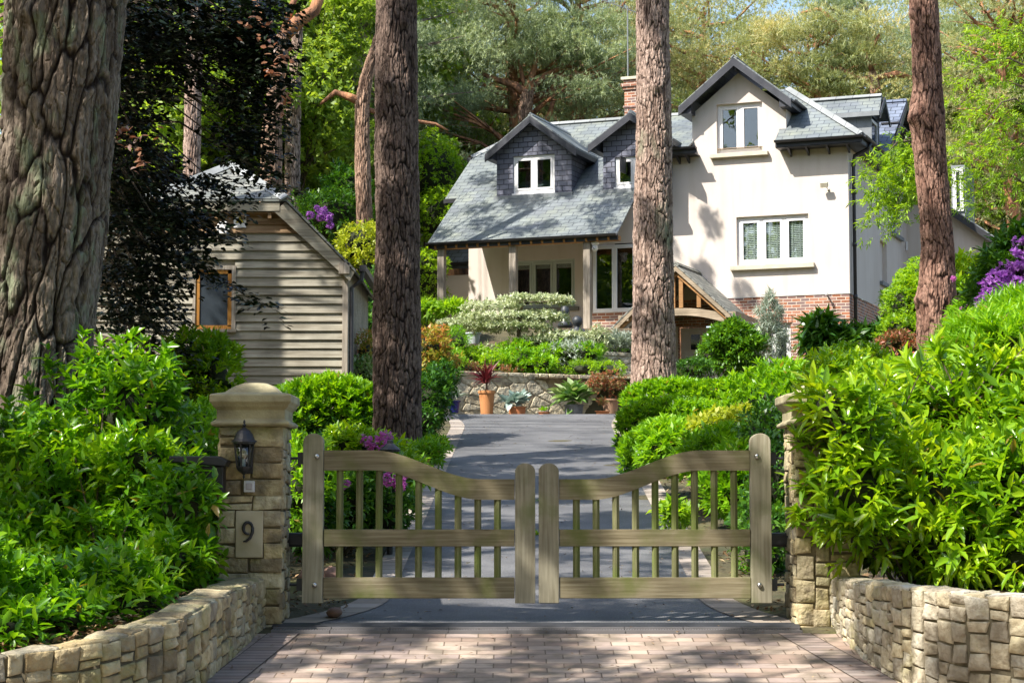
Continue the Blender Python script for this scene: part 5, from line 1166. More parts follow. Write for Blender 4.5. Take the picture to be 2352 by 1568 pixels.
big_trunk('scots_pine', 'broad furrowed pine trunk with green lichen at the left edge of the view', 17.0,
          [(-60, 18, 296), (0, 13, 290), (300, 0, 262), (565, -28, 238), (750, -55, 214), (930, -85, 190)], M['bark_l'], 3, cu=21, ch=0.30, depth=0.050, top=17, zfoot=-.75, nu=420, dz=.012, crown=(3.2, 11, 110, 6), knots=((60, -1.9, .12, .07), (450, -1.4, .1, .04)))
big_trunk('scots_pine', 'tall dark straight pine trunk rising left of the driveway, behind the left gate leaf', 27.0,
          [(-60, 866, 953), (0, 865, 958), (300, 863, 960), (600, 861, 965), (900, 857, 967), (1000, 855, 969)], M['bark_c'], 8, cu=28, ch=0.15, depth=0.028, top=19, nu=320, dz=.016, crown=(2.4, 15.5, 90, 5), flare=.1, knots=((200, -1.9, .10, .05), (60, -1.2, .09, .04), (520, -1.7, .08, .03)))
big_trunk('scots_pine', 'tall pinkish grey pine trunk standing in front of the middle of the house', 35.0,
          [(-60, 1464, 1534), (0, 1462, 1536), (300, 1460, 1543), (600, 1456, 1546), (860, 1449, 1553), (900, 1447, 1556)], M['bark_p'], 14, cu=28, ch=0.15, depth=0.028, top=22, nu=320, dz=.018, crown=(3.2, 15.5, 70, 9), flare=.1, knots=((105, -1.4, .13, .05), (205, -1.5, .12, .05), (65, -1.0, .09, .03)))
big_trunk('scots_pine', 'tall reddish brown pine trunk with a bulge, behind the laurel on the right', 30.0,
          [(-60, 2088, 2149), (0, 2090, 2153), (110, 2096, 2160), (200, 2097, 2164), (270, 2088, 2170), (330, 2095, 2171), (450, 2108, 2180), (560, 2114, 2191), (680, 2106, 2195), (760, 2108, 2197), (850, 2114, 2202)], M['bark_r'], 21, cu=22, ch=0.14, depth=0.026, top=19, nu=260, dz=.018, crown=(3.0, 13.0, 80, 10), flare=.1, knots=((275, -2.6, .14, .09), (35, -2.8, .09, .04), (40, -1.6, .08, .04), (690, -2.9, .12, .07)))

# ================================================================== SHRUBS AND HEDGES
# left foreground shrub
shrub('mixed_shrub', 'big bushy bright green shrub filling the lower left behind the low wall', 'shrub',
      [blob(300, 940, 115, 120, 15.6, .5), blob(120, 1120, 210, 150, 15.3, .7), blob(330, 1160, 150, 130, 15.2, .6), blob(415, 1165, 75, 75, 14.45, .3), blob(330, 1060, 80, 60, 15.0, .4), blob(180, 1270, 250, 130, 15.0, .7), blob(400, 1300, 120, 90, 15.0, .4), blob(30, 1330, 150, 110, 14.6, .6), blob(70, 1385, 150, 75, 12.9, .4), blob(250, 1350, 130, 75, 13.3, .4), blob(390, 1290, 90, 70, 14.2, .35), blob(-60, 1360, 90, 100, 12.4, .4), blob(130, 1420, 120, 45, 12.5, .25), blob(-10, 1445, 110, 45, 12.0, .25), blob(300, 1385, 90, 40, 13.0, .2)],
      M['lf_left'], 4600, .105, .40, 6, 62, T_OV, 41, inner=.45, ck=.55, stem=.10)
rng = np.random.default_rng(77)
def spray(name, pts, mat, parent, rng, n, L, Wr, r=.012, tm=T_OV, spread=60):
    mb = MB()
    P = []; O = []
    for a, b in pts:
        a = np.array(a); b = np.array(b); m = (a + b) / 2 + rng.normal(0, .04, 3); mb.tube([a, m, b], [r, r * .7, r * .35], 5)
        t = rng.random(n) ** .7; q = a + (b - a) * t[:, None]; P.append(q); O.append(np.tile(norm((b - a)[None])[0], (n, 1)))
    mb.build('branches', M['stem'], parent)
    fol(name, np.concatenate(P), np.concatenate(O), rng, 3, spread, L, Wr, tm, mat, parent, .05, .3)
sp = root('leafy_shoots', 'tall loose shoots with oval yellow-green leaves standing above the left shrub', 'shrub', tuple(pt(200, 1050, 15.9)))
spray('foliage', [(pt(x0, 1150, 15.8), pt(x1, y1, 15.8)) for x0, x1, y1 in ((150, 110, 800), (180, 190, 760), (230, 255, 830), (260, 330, 790), (300, 380, 800), (330, 420, 860), (130, 60, 870), (200, 150, 850), (350, 300, 770), (90, 20, 930), (60, 5, 960), (280, 230, 770), (180, 225, 800))], M['lf_left'], sp, rng, 34, .115, .40)
# bright shrub at the foot of the garage
shrub('privet_shrub', 'yellow-green leafy shrub between the dark beech and the garage boards', 'shrub', [blob(495, 855, 55, 75, 22, .5), blob(430, 820, 40, 50, 22, .4), blob(455, 930, 70, 60, 22, .5), blob(505, 810, 18, 25, 22, .25)], M['lf_laurel'], 700, .10, .36, 6, 45, T_OV, 43, upb=1.0, ck=.5)
# undergrowth behind pillar, between beech and pillar
shrub('understorey_shrub', 'low green shrub in the gap between the beech and the left pillar', 'shrub', [blob(440, 1040, 70, 90, 18, .5), blob(470, 980, 40, 50, 18.5, .4), blob(700, 1110, 70, 100, 17.2, .6)], M['lf_azalea'], 700, .085, .36, 6, 55, T_RH, 44)
# laurel hedge right
shrub('laurel_hedge', 'glossy cherry laurel hedge with long bright leaves over the right wall', 'hedge',
      [blob(2010, 1010, 120, 110, 16.4, .7), blob(2200, 980, 160, 130, 16.4, .8), blob(2380, 960, 130, 120, 16.0, .8), blob(1960, 1130, 110, 120, 15.5, .6), blob(2130, 1140, 170, 130, 15.3, .9), blob(2330, 1150, 150, 150, 15.0, .9), blob(2010, 1210, 80, 80, 15.2, .4), blob(2170, 1250, 150, 80, 15.0, .7), blob(2350, 1290, 120, 70, 14.7, .6), blob(2500, 1130, 150, 200, 14.8, .9), blob(1955, 1000, 75, 90, 14.6, .3), blob(1965, 1130, 80, 90, 14.6, .3), blob(1900, 935, 45, 45, 14.55, .2), blob(1990, 1230, 70, 60, 14.6, .25)],
      M['lf_laurel'], 3600, .155, .31, 6, 58, T_OV, 51, inner=.5, ck=.62, stem=.12, upb=.55)
sp = root('laurel_shoots', 'upright laurel shoots leaning over the right gate pillar', 'shrub', tuple(pt(1950, 1200, 15.0)))
spray('foliage', [(pt(1990, 1120, 15.3), pt(x1, y1, 14.8)) for x1, y1 in ((1850, 950), (1830, 1010), (1880, 900), (1850, 1120), (1830, 1180), (1890, 1010), (1870, 1230), (1960, 880), (2040, 860), (2120, 840))] + [(pt(2200, 960, 15.8), pt(x1, y1, 15.8)) for x1, y1 in ((2150, 800), (2240, 790), (2300, 820), (2350, 800), (2080, 830))], M['lf_laurel'], sp, rng, 22, .15, .31, spread=55)
# clipped azalea hedges stepping up the right side of the drive
def hedge_box(name, label, p0, p1, w, h, mat, n, L, seed, zt, cat='hedge', Wr=.34, k=7, group=None, upb=.9):
    """soft clipped hedge: rounded bar from p0 to p1 (x, y) with its top at zt"""
    rng = np.random.default_rng(seed); a = np.array(p0, float); b = np.array(p1, float); D = b - a; Ln = np.hypot(*D); t = D / Ln; nn = np.array((t[1], -t[0]))
    s = rng.random(n) * (Ln + w) - w / 2; ph = rng.random(n) * PI * 1.15 - .075 * PI; e = np.clip(np.maximum(-s, s - Ln) / (w / 2), 0, 1)
    sq = (np.abs(np.cos(ph)) ** 6 + np.abs(np.sin(ph)) ** 6) ** (-1 / 6); kx = np.sqrt(1 - e ** 2 * .96); inn = 1 - .3 * rng.random(n) ** 1.5
    lum = 1 + .10 * np.sin(s * 3.1 + seed) + .07 * np.sin(s * 7.3 + ph * 4)
    off = np.cos(ph) * sq * w / 2 * inn * lum * kx; z = zt - h + np.sin(ph) * sq * h * inn * (1 + .05 * np.sin(s * 4)) * (1 - .25 * e ** 2)
    P = np.stack([a[0] + t[0] * s + nn[0] * off, a[1] + t[1] * s + nn[1] * off, z], -1)
    O = norm(np.stack([nn[0] * np.cos(ph), nn[1] * np.cos(ph), np.sin(ph)], -1))
    c = (a + b) / 2; rt = root(name, label, cat, (c[0], c[1], float(G(c[0], c[1]))), 0, group)
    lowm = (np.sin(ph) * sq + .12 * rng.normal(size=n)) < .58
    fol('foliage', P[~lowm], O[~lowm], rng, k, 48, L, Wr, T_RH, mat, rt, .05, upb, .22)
    fol('lower_foliage', P[lowm], O[lowm], rng, k, 55, L, Wr, T_RH, M['lf_deep'], rt, .05, .5, .3)  # side shade put into the colour: darker leaves on the lower hedge
    bl = [((a[0] + t[0] * q_, a[1] + t[1] * q_, zt - h * .75), (w * .5, w * .5, h * .72)) for q_ in np.linspace(0, Ln, max(2, int(Ln / (w * .45))))]
    core_blobs('inner_shade_core', bl, M['core'], rt, .76, seed); return rt
X_ = lambda x, Y: (x - CX) / F * Y
Zp = lambda y, Y: float(pt(CX, y, Y)[2])
hedge_box('azalea_hedge', 'clipped bright hedge in the top row of the steps right of the drive', (X_(1490, 33.5), 33.5), (X_(1850, 32.0), 32.0), .9, .8, M['lf_azalea'], 3000, .11, 61, Zp(880, 33), group=None)
hedge_box('azalea_hedge', 'clipped bright hedge in the middle row of the steps right of the drive', (X_(1490, 29.8), 29.8), (X_(1830, 28.8), 28.8), .95, .8, M['lf_azalea'], 3000, .105, 62, Zp(928, 29.5))
hedge_box('azalea_hedge', 'clipped bright hedge in the lowest row of the steps right of the drive', (X_(1505, 26), 26), (X_(1720, 25.4), 25.4), .95, 1.0, M['lf_azalea'], 2800, .10, 63, Zp(980, 26))
shrub('azalea_shrub', 'rounded green azalea bush nearest the right gate leaf beside the drive', 'shrub', [blob(1530, 1030, 55, 50, 23, .5), blob(1650, 1045, 90, 50, 22, .6), blob(1690, 1115, 70, 80, 20, .6)], M['lf_azalea'], 1500, .11, .34, 7, 55, T_RH, 64, upb=.8)
shrub('golden_shrub', 'yellow-leaved shrub among the azalea hedges right of the drive', 'shrub', [blob(1660, 985, 78, 34, 22.6, .4), blob(1700, 965, 40, 22, 22.8, .3)], M['lf_yellow'], 420, .085, .5, 5, 65, T_RH, 65)
shrub('bay_shrub', 'dark green glossy shrub behind the right gate post', 'shrub', [blob(1760, 1000, 55, 70, 20, .5), blob(1780, 1110, 50, 110, 18, .5), blob(1750, 1240, 60, 100, 17.5, .5)], M['lf_deep'], 900, .08, .42, 5, 62, T_RH, 66)
shrub('bedding_plant', 'small pale green bedding plant on the soil right of the drive', 'plant', [blob(1545, 1180, 32, 18, 19.5, .2)], M['lf_fresh'], 120, .09, .4, 5, 65, T_RH, 67, stems=False)
# left hedges behind the gate
hedge_box('azalea_hedge', 'broad clipped green hedge in front of the garage, left of the dark trunk', (X_(700, 28.8), 28.8), (X_(810, 28.8), 28.8), 1.3, 1.2, M['lf_azalea'], 3300, .12, 71, Zp(882, 28.8))
shrub('green_shrub', 'deep green shrub low behind the left gate leaf', 'shrub', [blob(725, 1065, 55, 50, 20, .4), blob(800, 1140, 85, 75, 18.5, .5), blob(890, 1165, 55, 65, 18.5, .4), blob(720, 1180, 60, 90, 17.4, .4)], M['lf_deep'], 1500, .09, .36, 6, 58, T_RH, 72)
shrub('rhododendron', 'rhododendron with pink flowers just behind the left gate leaf', 'rhododendron', [blob(860, 1040, 60, 30, 19.5, .4), blob(800, 1025, 38, 28, 19.6, .4), blob(920, 1085, 36, 34, 19.5, .4)], M['lf_laurel'], 300, .12, .30, 8, 68, T_OV, 73,
      flowers=(M['fl_pink'], [(865, 1018, 19.0), (842, 1012, 19.1, .6), (885, 1006, 19.2, .7), (893, 1100, 18.0, .7), (918, 1110, 18.0, .7), (792, 1110, 17.6, .5), (925, 1090, 18.2, .5)], .085))
shrub('heather_clump', 'low green ground plants beside the dark trunk and left kerb', 'plant', [blob(975, 1045, 40, 22, 25, .4), blob(1000, 1030, 25, 20, 27, .3), blob(950, 1090, 35, 30, 21.5, .3)], M['lf_azalea'], 420, .085, .34, 6, 60, T_RH, 74, stems=False)
gl = pt(896, 1030, 18.5); gt = root('garden_light', 'small black garden light poking up behind the left gate leaf', 'garden light', (gl[0], 18.5, -.5))
MB().lathe([(.09, -.03), (.10, -.01), (.05, .035), (.03, .05), (.03, .075), (.008, .085)], tuple(gl), 14).build('light_cap', M['black'], gt); MB().tube([(gl[0], 18.5, -.5), (gl[0], 18.5, gl[2] - .03)], .03, 8).build('post', M['black'], gt)
for k, (x, y, lb) in enumerate(((713, 1290, 'brown rounded rock on the soil behind the left hinge stile'), (760, 1275, 'reddish rock beside the balusters of the left gate leaf'), (768, 1421, 'small dark stone on the moss left of the kerb below the gate'), (1885, 1415, 'brown stone by the foot of the right pillar'))):
    Yk = 16.6 if k < 2 else 15.2; p = pt(x, y, Yk); rg = np.random.default_rng(k); o = core_blobs('rock', [((p[0], Yk, float(G(0, Yk)) + .05 + (.05 if k < 2 else 0)), (.11 if k < 2 else .06, .09, .09 if k < 2 else .04))], m_noise('rock_%d' % k, (.20, .12, .09), (.34, .20, .14), None, 6, .9, .5), None, 1.0, k + 5); tag(o, lb, 'rock')
# orange and dark shrub between the trunk and the drive
shrub('nandina', 'shrub with orange and yellow young leaves right of the dark trunk', 'shrub', [blob(985, 800, 45, 45, 31, .5), blob(1005, 840, 40, 40, 31, .5), blob(975, 870, 40, 40, 31, .5)], M['lf_orange'], 620, .10, .36, 5, 60, T_RH, 81, ck=.6)
shrub('pieris', 'dense dark green shrub beneath the orange leaves right of the dark trunk', 'shrub', [blob(985, 920, 48, 60, 30, .6), blob(1010, 880, 35, 45, 30.5, .5), blob(975, 970, 30, 35, 29.5, .4)], M['lf_deep'], 1100, .09, .4, 5, 62, T_RH, 82)
shrub('nandina', 'orange-tipped shrub left of the dark trunk beside the garage corner', 'shrub', [blob(840, 810, 35, 40, 36, .5), blob(850, 850, 25, 30, 36, .4)], M['lf_orange'], 260, .10, .36, 5, 60, T_RH, 83, ck=.5)
shrub('spotted_laurel', 'pale speckled shrub right of the garage corner', 'shrub', [blob(835, 870, 40, 45, 35, .5)], M['lf_hosta'], 300, .10, .4, 5, 60, T_RH, 84)
shrub('yellow_maple', 'yellow-green shrub above the garage gutter left of the dark trunk', 'shrub', [blob(825, 560, 48, 45, 44, .8), blob(845, 610, 35, 45, 44, .8), blob(800, 590, 25, 25, 44, .5)], M['lf_yellow'], 800, .11, .4, 5, 60, T_RH, 85)
shrub('holly', 'dark green shrub between the garage corner and the dark trunk', 'shrub', [blob(835, 690, 45, 60, 43, .8), blob(830, 760, 45, 60, 42, .8)], M['lf_deep'], 900, .11, .45, 5, 60, T_RH, 86)
# back rhododendrons behind the garage
shrub('rhododendron', 'rhododendron with mauve flowers behind the garage roof', 'rhododendron', [blob(760, 500, 90, 60, 48, 1.2), blob(800, 440, 60, 50, 50, 1.2)], M['lf_deep'], 1100, .14, .34, 6, 60, T_RH, 87, flowers=(M['fl_purple'], [(742, 488, 46), (752, 500, 46), (735, 500, 46, .8), (712, 495, 46, .8), (758, 518, 46, .7), (728, 478, 46, .6)], .11))
# tree shrubs to the left of the house
shrub('privet', 'tall light green leafy shrub against the left end of the slate roof', 'shrub', [blob(1000, 400, 70, 90, 55, 1.5), blob(1010, 500, 55, 60, 54, 1.5), blob(985, 640, 40, 70, 52, 1.2), blob(960, 470, 60, 90, 56, 1.5)], M['lf_fresh'], 2400, .12, .5, 5, 65, T_RH, 88)
shrub('fern', 'arching green fern beside the first verandah post', 'fern', [blob(985, 715, 35, 12, 46, .4), blob(1045, 712, 30, 10, 46, .3)], M['lf_fresh'], 160, .30, .16, 5, 75, T_ST, 89, core=False)
# right-hand garden shrubs near the porch
shrub('camellia', 'round clipped dark green bush in front of the porch', 'shrub', [blob(1684, 805, 66, 50, 40, .6), blob(1680, 775, 45, 32, 40, .5)], M['lf_ball'], 1500, .11, .38, 6, 58, T_RH, 91)
shrub('box_mound', 'small dark green clipped mound beside the pinkish trunk', 'shrub', [blob(1592, 848, 42, 20, 37, .4)], M['lf_deep'], 420, .06, .5, 5, 60, T_RH, 92)
shrub('juniper', 'sparse feathery blue-green conifer against the red brick', 'conifer', [blob(1768, 790, 40, 60, 44, .4), blob(1768, 730, 28, 45, 44, .3), blob(1770, 695, 10, 25, 44, .12)], M['lf_silver'], 700, .16, .12, 7, 70, T_ND, 93, core=False)
shrub('mahonia', 'dark spiky mahonia in front of the red brick corner', 'shrub', [blob(1960, 800, 60, 40, 38, .6), blob(1890, 800, 40, 45, 38, .5), blob(2010, 790, 35, 35, 38, .4)], M['lf_deep'], 520, .26, .22, 7, 78, T_ST, 94, ck=.55)
shrub('mahonia', 'tall single mahonia stem with ruffs of pointed leaves by the brick', 'shrub', [blob(1885, 755, 32, 18, 38, .3), blob(1885, 780, 38, 14, 38, .3)], M['lf_deep'], 60, .36, .20, 8, 82, T_ST, 95, core=False)
shrub('photinia', 'reddish leaved shrub left of the red-brown trunk', 'shrub', [blob(2060, 790, 45, 22, 36, .4), blob(2090, 810, 35, 20, 36, .4)], M['lf_redgreen'], 300, .10, .36, 5, 60, T_RH, 96)
shrub('euonymus', 'light green shrub with silvery leaves against the side of the house', 'shrub', [blob(2080, 700, 50, 60, 38, .7), blob(2100, 650, 35, 45, 38, .6), blob(2070, 760, 50, 40, 37.5, .6)], M['lf_fresh'], 1300, .085, .5, 5, 60, T_RH, 97)
shrub('choisya', 'rounded bright green laurel bush behind the right gate pillar', 'shrub', [blob(1930, 870, 75, 50, 22, .6), blob(2020, 890, 80, 50, 21, .6), blob(1960, 830, 60, 25, 23, .4)], M['lf_laurel'], 900, .10, .42, 6, 60, T_OV, 98)
hedge_box('azalea_hedge', 'loose bright green hedge joining the top row to the laurel', (X_(1760, 27), 27), (X_(1900, 26), 26), 1.2, 1.3, M['lf_azalea'], 1000, .12, 99, Zp(850, 27))
shrub('laurel_bush', 'sunny yellow-green hedge below the sloping roof on the right', 'hedge', [blob(2230, 640, 90, 45, 36, 1), blob(2330, 620, 60, 50, 35, 1), blob(2240, 690, 100, 50, 34, 1), blob(2150, 670, 50, 50, 37, .8)], M['lf_laurel'], 1800, .14, .36, 6, 58, T_RH, 101)
shrub('rhododendron', 'tall rhododendron with large purple flowers at the right edge', 'rhododendron', [blob(2310, 650, 60, 80, 24, .5), blob(2350, 590, 50, 60, 24, .5), blob(2280, 700, 50, 50, 24, .4)], M['lf_deep'], 420, .16, .28, 8, 70, T_OV, 102, core=True, ck=.5,
      flowers=(M['fl_purple'], [(2335, 600, 23.4), (2345, 625, 23.4), (2310, 640, 23.4, .8), (2285, 655, 23.3, 1.1), (2275, 665, 23.4), (2265, 700, 23.4), (2290, 695, 23.4, .8), (2300, 735, 23.3), (2340, 660, 23.3), (2320, 700, 23.4, .7), (2345, 565, 23.5, .9), (2250, 715, 23.6, .6), (2215, 730, 24, .6), (2350, 690, 23.4), (2322, 668, 23.2, .8), (2338, 715, 23.3), (2302, 618, 23.5, .7), (2258, 690, 23.5, .7)], .115))
shrub('pink_rhododendron', 'small rhododendron flowering pink beside the red-brown trunk', 'rhododendron', [blob(2235, 720, 40, 25, 26, .3)], M['lf_azalea'], 150, .12, .30, 7, 65, T_RH, 103, flowers=(M['fl_pink'], [(2220, 715, 25.6), (2238, 725, 25.6, .7), (2212, 735, 25.6, .6), (2190, 640, 27, .4)], .09))
shrub('bamboo_mound', 'soft feathery yellow-green mound behind the laurel on the right', 'shrub', [blob(2280, 790, 90, 55, 20, .8), blob(2340, 740, 60, 50, 20.5, .7), blob(2210, 820, 50, 40, 20, .6)], M['lf_azalea'], 1900, .17, .13, 7, 50, T_RH, 104, upb=1.2)

# hemlock at the right edge, with a bough reaching across in front of the house
def hemlock():
    rg = np.random.default_rng(111); base = (9.6, 33.0, 1.4)
    rt = root('hemlock', 'hemlock with drooping branches and lime green tips at the right edge', 'conifer', base)
    mb = MB(); mb.tube([base, (9.5, 33, 6), (9.3, 33, 12)], [.28, .22, .12], 10); P = []; O = []
    boughs = [(2352, 150, 2190, 190, 33), (2352, 200, 2175, 260, 33), (2360, 90, 2210, 110, 33.5), (2352, 290, 2200, 350, 32.5), (2352, 350, 2190, 410, 33), (2352, 420, 2215, 460, 33), (2352, 80, 2280, 70, 32), (2352, 240, 2250, 300, 31.5), (2400, 330, 2300, 400, 31.5),
              (2120, 330, 2040, 380, 31.5), (2110, 340, 2010, 385, 31.2), (2130, 400, 2030, 420, 31.3), (2100, 420, 2020, 480, 31.5), (2080, 440, 2005, 500, 31.4), (2110, 370, 2060, 470, 31.2), (2150, 360, 2070, 340, 31.6), (2160, 380, 2050, 430, 31.6)]
    for (x0, y0, x1, y1, Y) in boughs:
        a = pt(x0, y0, Y + .3); b = pt(x1, y1, Y); m = (a + b) / 2 + np.array((0, 0, .25)); mb.tube([tuple(a), tuple(a * .6 + m * .4 + np.array((0, 0, .08))), tuple(m), tuple(b)], [.02, .018, .012, .004], 5)
        n = 64; t = rg.random(n); q = a * ((1 - t) ** 2)[:, None] + m * (2 * t * (1 - t))[:, None] + b * (t ** 2)[:, None] + np.clip(rg.normal(0, 1, (n, 3)), -1.5, 1.5) * np.array((.26, .26, .16))
        q[:, 2] -= .22 * rg.random(n); P.append(q); O.append(norm(np.stack([rg.normal(size=n) * .7 + (b - a)[0] * .4, rg.normal(size=n) * .6, -.25 + rg.normal(size=n) * .25], -1)))
    P = np.concatenate(P); O = np.concatenate(O)
    fol('foliage', P, O, rg, 11, 45, .10, .22, T_RH, M['lf_hem'], rt, .20, -.1)
    mb.build('trunk', M['stem'], rt)
hemlock()

# copper beech, hanging between the big trunk and the garage
def beech():
    rg = np.random.default_rng(121); base = (-5.35, 23.5, -.1)
    rt = root('copper_beech', 'copper beech with near-black hanging leaves right of the broad trunk', 'tree', base)
    bl = [(260, 60, 110, 120), (330, 160, 95, 130), (290, 300, 95, 130), (310, 420, 100, 110), (300, 540, 90, 110), (300, 650, 90, 100), (330, 760, 100, 90), (370, 850, 90, 80), (420, 910, 70, 70), (390, 60, 110, 80), (470, 40, 100, 60), (440, 130, 60, 60), (380, 600, 70, 70), (350, 700, 60, 60), (550, 70, 80, 70), (610, 150, 40, 60), (600, 40, 60, 50), (570, 120, 60, 50), (560, 250, 40, 90), (590, 330, 35, 70), (540, 180, 50, 70), (410, 470, 60, 60), (430, 560, 50, 30), (360, 500, 80, 80), (300, 950, 100, 70), (400, 980, 60, 50)]
    sprs = []; tips = []
    for x, y, rx, ry in bl:
        n = int(int(rx * ry / 170 + 6) * (.5 if (x > 385 and y > 370 and y < 960) else (.8 if y > 560 else 1.1))); dense = x < 430 and y < 960
        for _ in range(n):
            a = rg.uniform(0, 2 * PI); k = math.sqrt(rg.random()); X, Yp = x + rx * k * math.cos(a), y + ry * k * math.sin(a)
            sprs.append(tuple(pt(X, Yp, rg.uniform(21.0, 24.5) if dense else rg.uniform(21.2, 22.6))))
    for (x0, y0, x1, y1) in ((420, 590, 600, 715), (430, 500, 550, 470), (420, 520, 520, 545), (450, 420, 500, 420), (560, 120, 650, 210), (600, 200, 640, 300), (560, 330, 640, 440), (500, 300, 560, 400), (440, 780, 480, 900), (400, 900, 480, 1000), (340, 880, 440, 1010)):
        for t in np.linspace(0, 1, 12): p = pt(x0 + (x1 - x0) * t + rg.normal() * 8, y0 + (y1 - y0) * t + rg.normal() * 8, 21.6 + rg.random()); sprs.append(tuple(p))
    C_ = np.array(sprs); n = len(C_); m = 26; ax = norm(np.stack([rg.normal(size=n) * .6 + .6, rg.normal(size=n) * .6 - .3, rg.normal(size=n) * .12 - .30], -1)); sdv = norm(np.cross(ax, np.array((0, 0, 1.0))))
    t = rg.random((n, m)); s_ = rg.choice([-1, 1], (n, m)) * (0.05 + .10 * rg.random((n, m)))
    P = C_[:, None, :] + ax[:, None, :] * (t * .55 - .25)[..., None] + sdv[:, None, :] * s_[..., None] + rg.normal(0, .018, (n, m, 3)); P[..., 2] -= .12 * (t - .4) ** 2
    D = ax[:, None, :] * .6 + sdv[:, None, :] * np.sign(s_)[..., None] + rg.normal(0, .25, (n, m, 3))
    P = P.reshape(-1, 3); D = D.reshape(-1, 3); L = .062 + .035 * rg.random(len(P))
    tip = (rg.random(len(P)) < .004)
    leaves('foliage', P[~tip], D[~tip], L[~tip], L[~tip] * .68, T_OV, rg, M['lf_beech'], rt, roll=.25)
    hot = [(870 * .36, 325, 40, 22), (895 * .36, 375, 30, 22), (640, 125, 26, 30), (620, 165, 25, 12), (595, 65, 30, 20), (700 * .36 + 20, 300, 25, 12), (650, 240, 12, 30)]
    Ph = []
    for x, y, rx, ry in hot:
        for _ in range(14): Ph.append(pt(x + rg.normal() * rx * .6, y + rg.normal() * ry * .6, 20.9))
    Ph = np.array(Ph); Dh = rg.normal(size=Ph.shape) * np.array((1, .5, .4)); leaves('young_leaves', Ph, Dh, .085, .05, T_OV, rg, M['lf_beech_tip'], rt, roll=.5)
    mb = MB(); mb.tube([base, (-5.2, 23.4, 4), (-5.0, 23.2, 8)], [.2, .16, .1], 10)
    for k in range(0, n, 9):
        e = Vector(sprs[k]); s0 = Vector((-5.2, 23.4, max(0.6, min(7.5, e.z + 1.0)))); mid = (s0 + e) / 2 + Vector((0, 0, .35)); mb.tube([s0, mid, e], [.028, .016, .004], 4)
    mb.build('trunk', M['stem'], rt)
beech()

# ================================================================== RETAINING WALL, POTS, TERRACE PLANTS
def field_wall(name, label, path, zt, zb, mat, seed, sc=0.30, nx=520, nz=70, th=.3):
    P = np.array(path, float); d = np.hypot(*np.diff(P, axis=0).T); s = np.concatenate([[0], np.cumsum(d)]); S_ = s[-1]
    a, b = np.meshgrid(np.linspace(0, S_, nx), np.linspace(zb, zt, nz), indexing='ij')
    wu = fbm(a * 2.5, b * 2.5, seed, 3) * .25
    f1, f2, idd = cells(a / sc * .8 + wu, b / sc * 1.5 + wu, seed, None, .95); e = f2 - f1; m = sstep(.02, .09, e)
    top = sstep(zt - .10, zt - .085, b); f1b, f2b, idb = cells(a / .34, b * 0 + .5, seed + 4, None, .6); mt = sstep(.03, .10, np.abs(f2b - f1b)) * sstep(0, .012, b - zt + .09)
    m = np.where(top > .5, mt, m); idd = np.where(top > .5, idb, idd)
    dd = m * (.014 + .022 * idd) + .02 * fbm(a * 14, b * 14, seed + 2) + top * .02
    x = np.interp(a, s, P[:, 0]); y = np.interp(a, s, P[:, 1]); e_ = .1; tx = np.interp(a + e_, s, P[:, 0]) - np.interp(a - e_, s, P[:, 0]); ty = np.interp(a + e_, s, P[:, 1]) - np.interp(a - e_, s, P[:, 1]); l = np.hypot(tx, ty)
    V = np.stack([x + ty / l * dd, y - tx / l * dd, b], -1)
    tpx = np.stack([x[:, -1] - ty[:, -1] / l[:, -1] * th, y[:, -1] + tx[:, -1] / l[:, -1] * th, np.full(nx, zt)], -1)
    Vv = np.concatenate([V.reshape(-1, 3), tpx]); i, j = np.meshgrid(np.arange(nx - 1), np.arange(nz - 1), indexing='ij')
    f = np.stack([i * nz + j, (i + 1) * nz + j, (i + 1) * nz + j + 1, i * nz + j + 1], -1).reshape(-1, 4); k = np.arange(nx - 1); tf = np.stack([k * nz + nz - 1, (k + 1) * nz + nz - 1, nx * nz + k + 1, nx * nz + k], -1)
    tint = np.concatenate([np.where(m > .4, .12 + .85 * idd, .02).ravel(), idd[:, -1]])
    me = np_mesh(name, Vv, [np.concatenate([f, tf])], smooth=True, attr={'tint': tint}); return tag(link(name, me, mat), label, 'stone wall')
field_wall('retaining_wall', 'curved honey-coloured retaining wall behind the pots at the top of the drive', [(-1.9, 39.6), (-1.0, 40.2), (0, 40.7), (1.0, 41.2), (1.9, 41.7), (2.9, 42.3)], 2.66, 1.5, M['stone_far'], 7)
field_wall('terrace_wall', 'small pale stone wall among plants at the right of the terrace bed', [(1.0, 42.9), (1.9, 43.0), (2.8, 43.5)], 3.28, 2.4, M['stone_r'], 17, nx=200, nz=60)
tag(sheet('terrace_bed', np.linspace(-2.0, 3.0, 20), np.linspace(40.9, 47.4, 30), lambda x, y: np.where(y < 42.6, 2.55, 2.55 + (y - 42.6) * .34), M['soil']), kind='structure')

